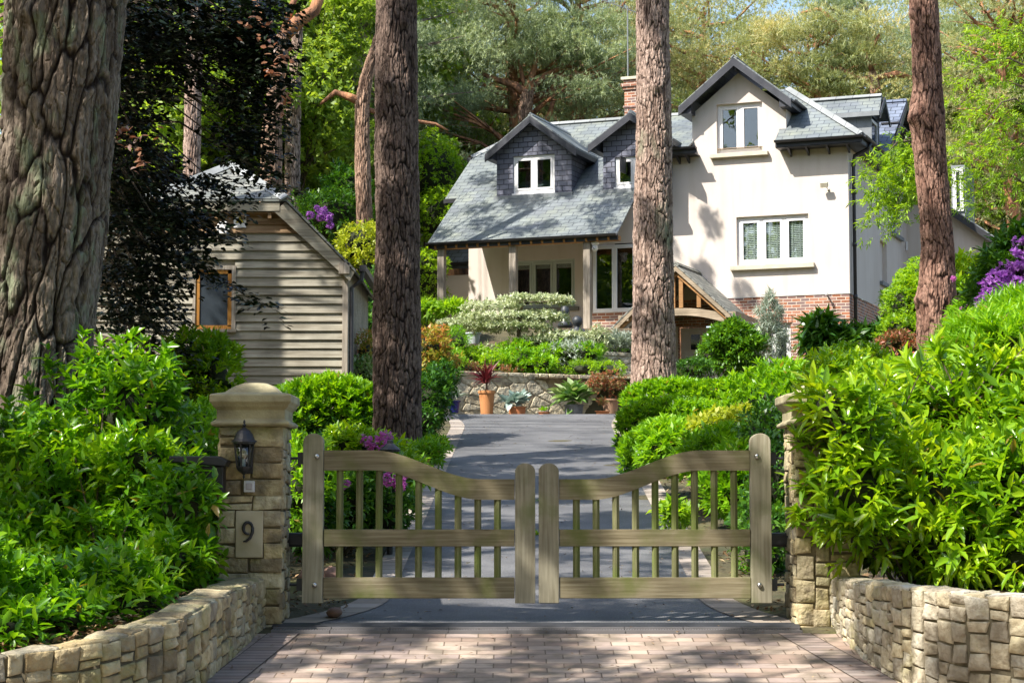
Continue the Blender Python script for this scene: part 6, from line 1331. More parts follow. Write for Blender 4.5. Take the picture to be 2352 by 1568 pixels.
def pot(name, label, x, yb, Y, w, h, mat, zb=None, taper=.72, rim=.015, cat='plant pot', sq=None):
    p = pt(x, yb, Y); z = p[2] if zb is None else zb; wt = w / F * Y / 2; hh = h / F * Y
    rt = root(name, label, cat, (p[0], Y, z))
    MB().lathe([(wt * taper, 0), (wt * (taper + 1) / 2, hh * .5), (wt * .97, hh * .88), (wt + rim, hh * .89), (wt + rim, hh), (wt - .02, hh), (wt - .03, hh * .92)], (p[0], Y, z), 24, sq=sq).build('pot', mat, rt, smooth=False)
    MB().lathe([(wt - .02, 0), (.01, .01)], (p[0], Y, z + hh * .9), 16).build('compost', M['soil'], rt)
    return rt, (p[0], Y, z + hh)
def tuft(rt, c, n, L, Wr, mat, seed, spread=75, tm=T_ST, upb=1.2, stem=.02, r=(.05, .05, .02), name='foliage', k=6):
    rg = np.random.default_rng(seed); P, O = ell_shell(rg, n, c, r, .3, .9); fol(name, P, O, rg, k, spread, L, Wr, tm, mat, rt, stem, upb)
YP = 39.2
def potted(pname, plabel, args, ptype, pllabel, cat, fn):
    rt, c = pot(pname, plabel, *args[0], **args[1]); pl_ = root(ptype, pllabel, cat, c); fn(pl_, c)
potted('terracotta_pot', 'tall tapering orange terracotta pot at the left of the drive top', ((1118, 953, YP, 37, 56, M['terra_light']), dict(taper=.74)), 'cordyline', 'dark red spiky cordyline growing in the tall orange pot', 'plant',
       lambda r_, c: (tuft(r_, (c[0], c[1], c[2] + .14), 18, .40, .075, M['lf_red'], 5, 62, T_ST, 1.1, .12, (.03, .03, .06)), MB().tube([c, (c[0], c[1], c[2] + .2)], .02, 6).build('stem', M['stem'], r_)))
potted('terracotta_bowl', 'low terracotta bowl holding the blue-green hosta', ((1188, 953, YP, 40, 19, M['terra']), dict(taper=.9)), 'blue_hosta', 'blue-green hosta spilling from the low terracotta bowl', 'plant', lambda r_, c: tuft(r_, (c[0], c[1], c[2] + .06), 14, .24, .52, M['lf_bluegreen'], 6, 70, T_OV, .9, .06, (.20, .15, .06)))
potted('terracotta_tray', 'shallow terracotta tray on the ground between the two hostas', ((1250, 953, YP, 27, 7, M['terra']), dict(taper=.9)), 'seedling', 'tiny green seedling in the shallow terracotta tray', 'plant', lambda r_, c: tuft(r_, (c[0], c[1], c[2] + .02), 8, .10, .3, M['lf_azalea'], 7, 60, T_RH, 1, .02))
potted('grey_pot', 'squat weathered grey pot holding the green and white hosta', ((1318, 953, YP, 44, 24, M['pot_grey']), dict(taper=.9)), 'variegated_hosta', 'large green hosta with pale leaf edges in the grey pot', 'plant', lambda r_, c: tuft(r_, (c[0], c[1], c[2] + .09), 24, .36, .42, M['lf_hosta'], 8, 66, T_OV, .9, .08, (.22, .2, .10)))
potted('terracotta_saucer', 'small flat terracotta saucer pot in front of the red-leaved shrub', ((1384, 952, YP - .3, 32, 8, M['terra']), dict(taper=.85)), 'red_heuchera', 'little red-flowered plant in the saucer pot', 'plant', lambda r_, c: tuft(r_, (c[0], c[1], c[2] + .1), 10, .12, .4, M['lf_redgreen'], 9, 60, T_RH, 1, .08, (.1, .1, .08)))
potted('brown_pot', 'wide brown pot almost hidden behind the red-leaved shrub', ((1402, 950, YP + .3, 40, 34, m_noise('brown_clay', (.30, .17, .10), (.38, .23, .14), None, 4, .8, .1)), {}), 'red_shrub', 'airy shrub with tiny red and green leaves by the right end of the stone wall', 'shrub', lambda r_, c: tuft(r_, (c[0] - .12, c[1], c[2] + .2), 420, .06, .45, M['lf_redgreen'], 10, 70, T_RH, .6, .03, (.48, .3, .34), k=5))
potted('blue_pot', 'glazed dark blue pot at the left end of the stone wall', ((1043, 948, YP - .2, 28, 28, M['pot_blue']), {}), 'grassy_plant', 'sparse pale grassy plant in the dark blue pot', 'plant', lambda r_, c: tuft(r_, (c[0], c[1], c[2] + .03), 14, .26, .10, M['lf_silver'], 11, 50, T_ST, 1.1, .05, (.08, .08, .05)))
YW = 44.8
potted('white_pot', 'pale bucket-shaped pot standing by the left end of the verandah', ((1087, 790, YW, 34, 26, M['pot_white']), dict(taper=.75)), 'geranium', 'bright green bushy plant in the pale bucket-shaped pot', 'plant', lambda r_, c: tuft(r_, (c[0], c[1], c[2] + .08), 90, .10, .5, M['lf_deep'], 12, 65, T_RH, .8, .04, (.18, .18, .12)))
potted('dark_pot', 'round black pot on the terrace beneath the porch roof edge', ((1443, 800, 45.0, 42, 30, M['black']), dict(taper=.8)), 'lavender', 'silver-grey lavender bush left of the pinkish trunk', 'plant', lambda r_, c: tuft(r_, (X_(1428, 43.5), 43.5, Zp(800, 43.5)), 260, .16, .12, M['lf_silver'], 13, 45, T_RH, 1.1, .05, (.28, .22, .30)))
# low wooden bench obelisk and stone busts on the terrace
def statue(label, x, yb, Y, h, tall):
    p = pt(x, yb, Y); s = h / F * Y; rt = root('statue', label, 'statue', tuple(p))
    mb = MB(); c = (p[0], Y, p[2])
    if tall: mb.lathe([(.30 * s, 0), (.34 * s, .12 * s), (.20 * s, .3 * s), (.12 * s, .42 * s), (.17 * s, .52 * s), (.20 * s, .68 * s), (.17 * s, .84 * s), (.07 * s, .93 * s), (.05 * s, 1.0 * s)], c, 14)
    else: mb.lathe([(.32 * s, 0), (.36 * s, .15 * s), (.30 * s, .34 * s), (.13 * s, .46 * s), (.12 * s, .52 * s), (.20 * s, .60 * s), (.25 * s, .76 * s), (.20 * s, .93 * s), (.06 * s, 1.0 * s)], c, 14)
    mb.build('figure', m_flat('dark_bronze', (.03, .035, .04), .5), rt, smooth=True)
    if not tall:
        m2 = MB(); m2.tube([(c[0] - .26 * s, Y - .05, c[2] + .36 * s), (c[0] - .36 * s, Y - .16, c[2] + .18 * s), (c[0] - .1 * s, Y - .25, c[2] + .10 * s)], [.07 * s, .06 * s, .05 * s], 8); m2.tube([(c[0] + .26 * s, Y - .05, c[2] + .36 * s), (c[0] + .36 * s, Y - .16, c[2] + .18 * s), (c[0] + .1 * s, Y - .25, c[2] + .10 * s)], [.07 * s, .06 * s, .05 * s], 8); m2.build('arms', m_flat('dark_bronze_arm', (.03, .035, .04), .5), rt, smooth=True)
statue('small dark seated figure with a round head beside the right verandah post', 1326, 775, 46.0, 50, False)
statue('dark pointed head sculpture under the verandah window sill', 1298, 752, 46.6, 54, True)
# dogwood in tiers
def dogwood():
    rg = np.random.default_rng(141); Y = 43.6; b = pt(1188, 812, Y); rt = root('variegated_dogwood', 'tiered dogwood with cream-edged leaves in front of the verandah', 'tree', tuple(b))
    mb = MB(); mb.tube([tuple(b), tuple(pt(1192, 760, Y)), tuple(pt(1196, 715, Y)), tuple(pt(1206, 685, Y))], [.055, .045, .035, .015], 7)
    tiers = [(1230, 684, 85, 13, .7), (1130, 700, 70, 14, .7), (1290, 690, 28, 9, .4), (1180, 725, 130, 14, 1.0), (1075, 742, 70, 11, .7), (1165, 748, 105, 14, .9), (1300, 768, 62, 14, .8), (1240, 780, 60, 15, .7), (1130, 800, 60, 22, .7), (1090, 830, 50, 20, .6), (1250, 720, 45, 14, .5), (1030, 740, 25, 8, .4), (1320, 785, 40, 14, .5)]
    P = []; O = []
    for (x, y, rx, ry, rd) in tiers:
        c = pt(x, y, Y); sx = rx / F * Y; sz = ry / F * Y; n = int(40 + rx * 3.0); a = rg.uniform(0, 2 * PI, n); k = rg.random(n) ** .5
        P.append(np.stack([c[0] + sx * k * np.cos(a), Y + rd * k * np.sin(a), c[2] - sz * .5 * k ** 2 + rg.normal(0, sz * .24, n)], -1)); O.append(np.stack([np.cos(a) * .8, np.sin(a) * .8, np.full(n, .35)], -1))
        mb.tube([(float(pt(1192, 0, Y)[0]), Y, c[2] - .05), ((c[0] + float(pt(1192, 0, Y)[0])) / 2, Y + .1, c[2] - .02), (c[0], Y, c[2])], [.022, .016, .006], 5)
        for q_ in range(4): a0 = rg.uniform(0, 6.28); mb.tube([(c[0], Y, c[2] - .03), (c[0] + sx * .8 * math.cos(a0), Y + rd * .8 * math.sin(a0), c[2] - .06)], [.010, .004], 4)
    fol('foliage', np.concatenate(P), norm(np.concatenate(O)), rg, 6, 75, .085, .5, T_RH, M['lf_cream'], rt, .04, .2)
    mb.build('trunk', M['stem'], rt)
dogwood()
hedge_box('box_hedge', 'low dark clipped box edging along the front of the verandah', (X_(1225, 45.2), 45.2), (X_(1440, 45.0), 45.0), .35, .35, M['lf_deep'], 1200, .035, 151, Zp(775, 45.2), Wr=.5)
shrub('variegated_holly', 'small cone of cream and green leaves at the right of the terrace bed', 'shrub', [blob(1376, 778, 22, 26, 43.2, .2), blob(1376, 800, 24, 20, 43.2, .2)], M['lf_cream'], 240, .07, .45, 5, 60, T_RH, 152, ck=.5)
for sd_, (nm, lb, bl, mt, n, L, Wr) in enumerate([
    ('lady_mantle', 'lime green perennials spilling over the left of the stone wall', [blob(1090, 830, 55, 26, 42.2, .5), blob(1140, 842, 50, 22, 41.9, .4)], 'lf_fresh', 520, .085, .55),
    ('hypericum', 'mid green leafy plants over the middle of the stone wall', [blob(1200, 828, 60, 26, 42.2, .5), blob(1240, 840, 45, 22, 42.0, .4)], 'lf_azalea', 560, .09, .4),
    ('catmint', 'grey-green feathery perennials right of the dogwood', [blob(1300, 815, 50, 26, 42.8, .5), blob(1330, 805, 30, 20, 43.0, .3)], 'lf_silver', 460, .11, .2),
    ('spurge', 'bright green clump of perennials above the wall centre', [blob(1270, 815, 40, 24, 42.8, .4), blob(1190, 805, 40, 22, 43.0, .4), blob(1350, 815, 35, 22, 42.6, .3)], 'lf_azalea', 560, .10, .3),
    ('wall_creeper', 'straggling creeper hanging over the right end of the stone wall', [blob(1400, 850, 40, 18, 42.3, .3), blob(1340, 848, 40, 16, 42.0, .3)], 'lf_fresh', 200, .07, .5),
    ('dry_grass', 'dull brown-green low plants along the left top of the stone wall', [blob(1065, 850, 40, 16, 41.2, .3), blob(1130, 856, 60, 10, 41.3, .3)], 'lf_redgreen', 260, .07, .3),
    ('rosemary', 'grey-green bushy plant beside the orange shrub', [blob(1050, 790, 30, 36, 42.0, .4), blob(1040, 830, 30, 30, 41, .4)], 'lf_azalea', 460, .09, .2)]):
    shrub(nm, lb, 'plant', bl, M[mt], n, L, Wr, 6, 60, T_RH, 160 + sd_, stems=False, ck=.6)
# ================================================================== WOODLAND
def tree_src(kind, seed, Hh, Rr, mat, bark, npads, ntuft, leafL, leafW):
    """one woodland tree at the origin: meshes for trunk and crown"""
    rg = np.random.default_rng(seed); rnd = random.Random(seed); mb = MB(); h0 = Hh * (.38 if kind == 'pine' else .25)
    lean = rnd.uniform(-.6, .6); mb.tube([(0, 0, -.5), (lean * .3, 0, Hh * .3), (lean, .2, Hh * .62), (lean * 1.2, .1, Hh * .97)], [.36, .28, .20, .05], 9)
    pads = []
    for k in range(npads):
        t = (k + .5) / npads; h = h0 + (Hh - h0) * t ** .9; a = rnd.uniform(0, 2 * PI)
        pr = Rr * (math.sin(PI * (.22 + .70 * t)) ** .8) * rnd.uniform(.25, 1.0)
        x0 = lean * h / Hh * 1.2; e = (x0 + pr * math.cos(a), pr * math.sin(a), h + rnd.uniform(-.3, .5))
        if rnd.random() < .55:
            m_ = (x0 + pr * .5 * math.cos(a + .15), pr * .5 * math.sin(a + .15), h - rnd.uniform(.1, .7)); mb.tube([(x0, 0, h - pr * .28 - .2), m_, e], [.085, .06, .018], 5)
            if kind == 'pine':
                for _ in range(2): d_ = rnd.uniform(-1, 1); mb.tube([m_, ((m_[0] + e[0]) / 2 + d_ * .6, (m_[1] + e[1]) / 2 - d_ * .4, (m_[2] + e[2]) / 2 + rnd.uniform(-.5, .2))], [.03, .008], 4)
        s = rnd.uniform(.7, 1.35) * Rr * (.19 if kind == 'pine' else .24)
        pads.append((e, (s * 1.25, s * 1.25, s * (.42 if kind == 'pine' else .8))))
    P = []; O = []
    for c, r in pads:
        d = norm(rg.normal(size=(ntuft, 3))); k = rg.random((ntuft, 1)) ** (.28 if kind == 'pine' else .35); w = 1 + .3 * np.sin(d[:, :1] * 6 + c[0]); P.append(np.array(c) + d * np.array(r) * k * w); O.append(d)
    P = np.concatenate(P); O = norm(np.concatenate(O) + (0, 0, .35))
    if kind == 'pine': o = fol('crown', P, O, rg, 8, 62, leafL, leafW, T_ND, mat, None, .06, .3)
    else: o = fol('crown', P, O, rg, 5, 75, leafL, leafW, T_RH, mat, None, .14, .1, roll=.6)
    tr = mb.build('trunk', bark, None)
    m1, m2 = o.data, tr.data; bpy.data.objects.remove(o); bpy.data.objects.remove(tr); return m1, m2

SRC = {
 'pa': tree_src('pine', 1, 13, 4.6, M['lf_pine'], M['stem_orange'], 76, 150, .155, .15),
 'pb': tree_src('pine', 2, 14, 5.0, M['lf_pine_gold'], M['stem_orange'], 76, 150, .155, .15),
 'pc': tree_src('pine', 3, 15, 4.6, M['lf_pine'], M['stem_pink'], 76, 150, .155, .15),
 'da': tree_src('leafy', 4, 12, 4.6, M['lf_bg'], M['stem_pink'], 70, 130, .20, .62),
 'db': tree_src('leafy', 5, 14, 5.2, M['lf_wood'], M['stem_pink'], 76, 130, .22, .60),
}
def plant_tree(kind, x, y, sc, rz, label, group, name=None, zoff=0.0):
    nm = name or ('pine_tree' if kind[0] == 'p' else 'broadleaf_tree')
    r_ = root(nm, label, 'pine tree' if kind[0] == 'p' else 'tree', (x, y, float(G(x, y)) + zoff), rz, group); r_.scale = (sc, sc, sc)
    for me, pn in zip(SRC[kind], ('crown', 'trunk')):
        o = bpy.data.objects.new(pn, me); COL.objects.link(o); o.parent = r_
    return r_
def at(xp, Y): return (xp - CX) / F * Y
BP = 'trees on the slope behind the house'
WT = [  # reference column, distance, kind, scale, turn, zoff, label
 (1205, 61, 'pa', .92, .3, 1.0, 'pine with orange limbs rising straight behind the left slate dormer'),
 (1330, 64, 'pb', .95, 1.3, 0, 'pine crown directly above the brick chimney'),
 (1060, 66, 'pa', .95, 2.2, 0, 'blue-green pine between the dark trunk and the left dormer'),
 (1430, 72, 'pa', 1.1, 3.1, 0, 'pine crown behind the aerial pole'),
 (1600, 68, 'pb', .98, .7, 0, 'golden-tipped pine just left of the cream gable'),
 (1760, 64, 'pb', .85, 1.9, 0, 'golden pine just right of the cream gable'),
 (1900, 63, 'pb', .82, 4.0, 0, 'golden pine above the side dormer roof'),
 (2010, 66, 'pc', .90, 5.0, 0, 'pine left of the red-brown trunk with brown limbs'),
 (2130, 70, 'pb', 1.0, .2, 0, 'pine seen behind the top of the red-brown trunk'),
 (2260, 66, 'pa', .95, 1.1, 0, 'soft grey-green pine at the upper right'),
 (2360, 60, 'pb', .92, 2.6, 0, 'pale pine at the far right edge'),
 (965, 70, 'pa', .95, 2.0, 0, 'grey-green pine just right of the dark trunk'),
 (820, 56, 'pc', .85, 2.5, 0, 'pine behind the dark trunk with drooping boughs'),
 (770, 62, 'da', 1.0, 0.5, 0, 'sunlit broadleaf tree between the orange trunk and the dark trunk'),
 (690, 58, 'da', .95, 1.5, 0, 'bright broadleaf tree behind the forked orange trunk'),
 (600, 64, 'db', 1.0, 3.6, 0, 'broadleaf tree above the garage ridge'),
 (520, 54, 'da', .90, 4.1, 0, 'light green broadleaf tree seen through the beech leaves'),
 (430, 60, 'db', 1.0, 5.2, 0, 'broadleaf tree behind the beech'),
 (330, 52, 'db', .9, 2.9, 0, 'broadleaf tree hidden behind the densest beech leaves'),
 (2230, 68, 'da', .85, 3.3, 0, 'bright green tree beyond the right hedge'),
 (2340, 66, 'da', .85, 1.2, 0, 'leafy tree at the right edge beyond the hedge'),
 (2420, 66, 'da', .95, .4, 0, 'sunlit broadleaf tree just outside the right edge'),
 (2060, 72, 'da', .72, 5.5, 0, 'yellow-green tree glimpsed over the rear slate gable'),
]
for x, Y, k, s, rz, zo, lb in WT: plant_tree(k, at(x, Y), Y, s, rz, lb, None, zoff=zo)
# deeper rows that close the wood
rnd = random.Random(9)
for row, (Y, n, sc) in enumerate(((86, 9, .95), (106, 8, 1.1))):
    for k in range(n):
        xp = 200 + (k + .5 * (row % 2)) * 2150 / (n - 1) + rnd.uniform(-50, 50)
        kd = ('db' if xp < 900 else rnd.choice(['pa', 'pb', 'pc'])); 
        mark = next(m_ for lim, m_ in ((400, 'the broad left trunk'), (560, 'the densest copper beech leaves'), (720, 'the forked orange trunk'), (860, 'the gap left of the dark trunk'), (1010, 'the dark trunk'), (1130, 'the left end of the slate roof'), (1260, 'the left slate dormer'), (1460, 'the brick chimney'), (1600, 'the pinkish trunk'), (1820, 'the cream gable'), (2010, 'the side dormer roof'), (2200, 'the red-brown trunk'), (2340, 'the right-hand hemlock'), (9999, 'the far right edge')) if xp < lim)
        lbl = '%s %s far up the slope behind %s' % (('paler, nearer', 'dimmer, farthest')[row], 'broadleaf tree' if kd == 'db' else 'pine', mark)
        plant_tree(kd, at(xp, Y), Y + rnd.uniform(-4, 4), sc * rnd.uniform(.9, 1.1), rnd.uniform(0, 6), lbl, 'broadleaf trees deep in the wood' if kd == 'db' else 'pines deep in the wood')
# understorey that hides the ground between the trunks
def under(label, xs, Ys, ys, rx, ry, n, mat, seed, L=.2):
    bl = [blob(x, y, rx, ry, Y, 1.5) for x, Y, y in zip(xs, Ys, ys)]
    shrub('woodland_undergrowth', label, 'undergrowth', bl, M[mat], n, L, .5, 5, 70, T_RH, seed, ck=.6, stems=False)
under('bright undergrowth on the slope behind the garage', (480, 580, 680, 760, 860, 950), (60, 62, 60, 62, 62, 64), (400, 380, 420, 400, 430, 420), 75, 80, 4200, 'lf_bg', 201)
under('green undergrowth behind the slate roof of the left wing', (980, 1050, 1120), (66, 66, 68), (350, 330, 310), 60, 45, 1600, 'lf_fresh', 202)
under('undergrowth behind the right end of the house', (1600, 1750, 1900, 2040, 2120), (80, 80, 80, 78, 70), (270, 250, 240, 250, 300), 95, 50, 2400, 'lf_wood', 203)
under('dense green thicket on the far right beyond the hedge', (2200, 2270, 2340, 2230, 2340, 2330), (64, 64, 64, 65, 65, 63), (450, 440, 470, 370, 350, 540), 70, 80, 4600, 'lf_bg', 204)

# trunks that stand out in the wood
def mid_trunk(label, Y, path, mat, branches=(), name='pine_tree', seed=1, crown=None):
    """path [(x, y, width px)] from the ground up"""
    p0 = pt(path[0][0], path[0][1], Y); gz_0 = float(G(p0[0], Y)); rt = root(name, label, 'pine tree', (p0[0], Y, gz_0)); mb = MB()
    pts_ = [(p0[0], Y, min(gz_0, p0[2]) - .2)] + [tuple(pt(x, y, Y)) for x, y, w in path]; rr = [path[0][2] / F * Y / 2 * 1.1] + [w / F * Y / 2 for x, y, w in path]
    rg = np.random.default_rng(seed); A_ = np.array(pts_); zz = np.arange(A_[0, 2], A_[-1, 2], .045); nu = 110
    o_ = np.argsort(A_[:, 2]); cx_ = np.interp(zz, A_[o_, 2], A_[o_, 0]); r_ = np.interp(zz, A_[o_, 2], np.array(rr)[o_])
    th, Z = np.meshgrid(np.linspace(0, 2 * PI, nu, endpoint=False), zz, indexing='ij'); cu = 20; u = th / (2 * PI) * cu; v = Z / .16
    wu = fbm(u * .5, v * .35, seed, 4, cu * .5) * 1.5; f1, f2, idd = cells(u + wu, v * .45 + wu, seed, cu); cr = sstep(.02, .22, f2 - f1); n1 = fbm(u * 3, v, seed + 5, 4, cu * 3); big = fbm(u * .3, Z * .9, seed + 8, 2, cu * .3)
    Rr = r_[None, :] * (1 + .12 * big) + .030 * (cr * (.5 + .5 * idd) - .6) + n1 * .035
    V = np.stack([cx_[None, :] + Rr * np.cos(th), Y + Rr * np.sin(th), Z], -1).reshape(-1, 3); nz = len(zz); i, j = np.meshgrid(np.arange(nu), np.arange(nz - 1), indexing='ij'); i2 = (i + 1) % nu
    me = np_mesh('trunk', V, [np.stack([i * nz + j, i2 * nz + j, i2 * nz + j + 1, i * nz + j + 1], -1).reshape(-1, 4)], smooth=True, attr={'crack': np.clip(cr + n1 * .3, 0, 1).ravel(), 'plate': idd.ravel()}); link('trunk', me, M[mat], rt)
    tips = []
    for br in branches:
        mb = MB(); q_ = [tuple(pt(x, y, Y + dy)) for x, y, w, dy in br]; mb.tube(q_, [w / F * Y / 2 for x, y, w, dy in br], 8); mb.build('limb', M['stem_orange'], rt, smooth=True); tips.append(q_[-1])
    if crown:
        P = []; O = []
        for (x, y, rx, ry, n) in crown[0]: p, o_ = ell_shell(rg, n, pt(x, y, Y), (rx / F * Y, 1.2, ry / F * Y), .1); P.append(p); O.append(o_)
        ism = crown[2] == 'n'
        fol('crown', np.concatenate(P), np.concatenate(O), rg, 8 if ism else 5, 62, .26 if ism else .16, .085 if ism else .6, T_ND if ism else T_RH, M[crown[1]], rt, .08, .3)
    return rt
mid_trunk('forked orange pine trunk rising above the garage ridge, its limbs spreading at the top', 44, [(622, 470, 52), (624, 300, 44), (640, 160, 38), (652, 80, 32)], 'bark_m',
          [[(640, 130, 32, 0), (612, 70, 26, .2), (575, -10, 22, .4)], [(652, 85, 32, 0), (690, 45, 36, 0), (722, 25, 30, 0), (738, -20, 26, 0)], [(655, 70, 22, 0), (668, 20, 16, 0), (680, -10, 14, 0)]], seed=3)
mid_trunk('slim pinkish pine trunk seen through the beech leaves left of the garage ridge', 42, [(440, 430, 40), (444, 200, 38), (447, 100, 36), (452, -20, 34)], 'bark_p', seed=4)
mid_trunk('short grey-pink trunk right of the forked orange trunk behind the garage', 50, [(672, 470, 36), (672, 330, 34), (676, 200, 30), (684, 60, 22)], 'bark_p', seed=5)
mid_trunk('brown trunk immediately left of the dark trunk, with a bough reaching left', 47, [(838, 530, 37), (832, 350, 35), (832, 240, 34), (842, 180, 30), (880, 60, 24), (900, -20, 20)], 'bark_m',
          [[(832, 235, 24, 0), (800, 222, 18, 0), (770, 212, 14, 0), (735, 240, 6, 0)], [(840, 250, 14, 0), (900, 270, 10, .3), (1000, 285, 8, .6), (1030, 300, 4, .6)]], seed=6)
mid_trunk('branching pine trunk standing behind the left slate dormer', 60, [(1210, 330, 34), (1205, 260, 32), (1212, 205, 30)], 'bark_m',
          [[(1208, 215, 24, 0), (1180, 195, 18, 0), (1145, 185, 14, 0), (1112, 172, 10, 0), (1100, 160, 6, 0)], [(1212, 210, 20, 0), (1220, 180, 16, 0), (1232, 140, 12, 0), (1245, 80, 8, .3)], [(1216, 210, 18, 0), (1250, 175, 14, 0), (1300, 150, 10, .2), (1380, 170, 6, .4)], [(1240, 290, 16, .3), (1262, 265, 14, .3), (1272, 225, 10, .3)], [(1206, 200, 12, 0), (1198, 170, 10, 0), (1190, 120, 6, .2)], [(1250, 176, 9, 0), (1310, 175, 7, 0), (1360, 200, 5, 0), (1400, 190, 3, 0)]],
          seed=7, crown=([(1110, 140, 70, 26, 260), (1200, 120, 90, 34, 380), (1150, 60, 90, 34, 320), (1290, 110, 90, 36, 380), (1380, 140, 70, 30, 300), (1060, 215, 70, 26, 240), (1250, 50, 90, 34, 320), (1350, 215, 60, 24, 200), (1020, 120, 70, 34, 240), (1400, 60, 60, 34, 260)], 'lf_pine', 'n'))
mid_trunk('crooked brown pine trunk above the side dormer roof on the right', 61, [(2013, 260, 26), (2010, 200, 24), (2004, 165, 20)], 'bark_m',
          [[(2008, 185, 16, 0), (1965, 180, 14, 0), (1930, 160, 12, 0), (1880, 150, 6, 0)], [(2006, 170, 14, 0), (1990, 130, 10, 0), (2020, 80, 7, 0)], [(1905, 80, 14, .2), (1930, 60, 12, .2), (1880, 20, 10, .2), (1840, 30, 5, .2)], [(2006, 180, 12, 0), (2060, 170, 16, 0), (2100, 180, 8, 0)]],
          seed=8, crown=([(1850, 150, 90, 22, 300), (1960, 130, 90, 24, 320), (1900, 190, 70, 16, 200), (1880, 50, 90, 26, 300), (1990, 60, 90, 34, 320), (1780, 70, 60, 26, 220), (1940, 215, 40, 12, 100)], 'lf_pine_gold', 'n'))
# leafy screen near the left trunks
shrub('young_beech', 'loose bright beech foliage hanging between the orange trunk and the dark trunk', 'tree', [blob(780, 120, 80, 60, 52, 1.2), blob(760, 300, 70, 60, 53, 1.2), blob(720, 210, 60, 60, 54, 1.2), blob(800, 20, 80, 50, 52, 1.2), blob(730, 390, 70, 50, 54, 1.2), blob(530, 250, 70, 90, 52, 1.2), blob(520, 130, 60, 60, 52, 1.2), blob(560, 380, 50, 50, 52, 1)], M['lf_bg'], 3400, .15, .55, 5, 75, T_RH, 211, core=False, inner=.15)

# glimpsed slate roof of a neighbouring house
nb = root('neighbouring_house', 'pale slate roof of another house glimpsed through trees left of the dark trunk', 'house', (at(800, 66), 68, 8.0))
a = pt(760, 430, 66); b = pt(835, 380, 66); MB().prism([(a[0], 66, a[2]), (a[0] + 3.4, 66, a[2]), (a[0] + 3.4, 69, a[2] + 2.2), (a[0] + 1.0, 69, a[2] + 2.2)], (0, 0, -.15)).build('roof', M['slate_shed'], nb); MB().b2(a[0] + .4, a[0] + 3.3, 66.6, 71, a[2] - 3, a[2] - .1).build('wall', M['render'], nb)

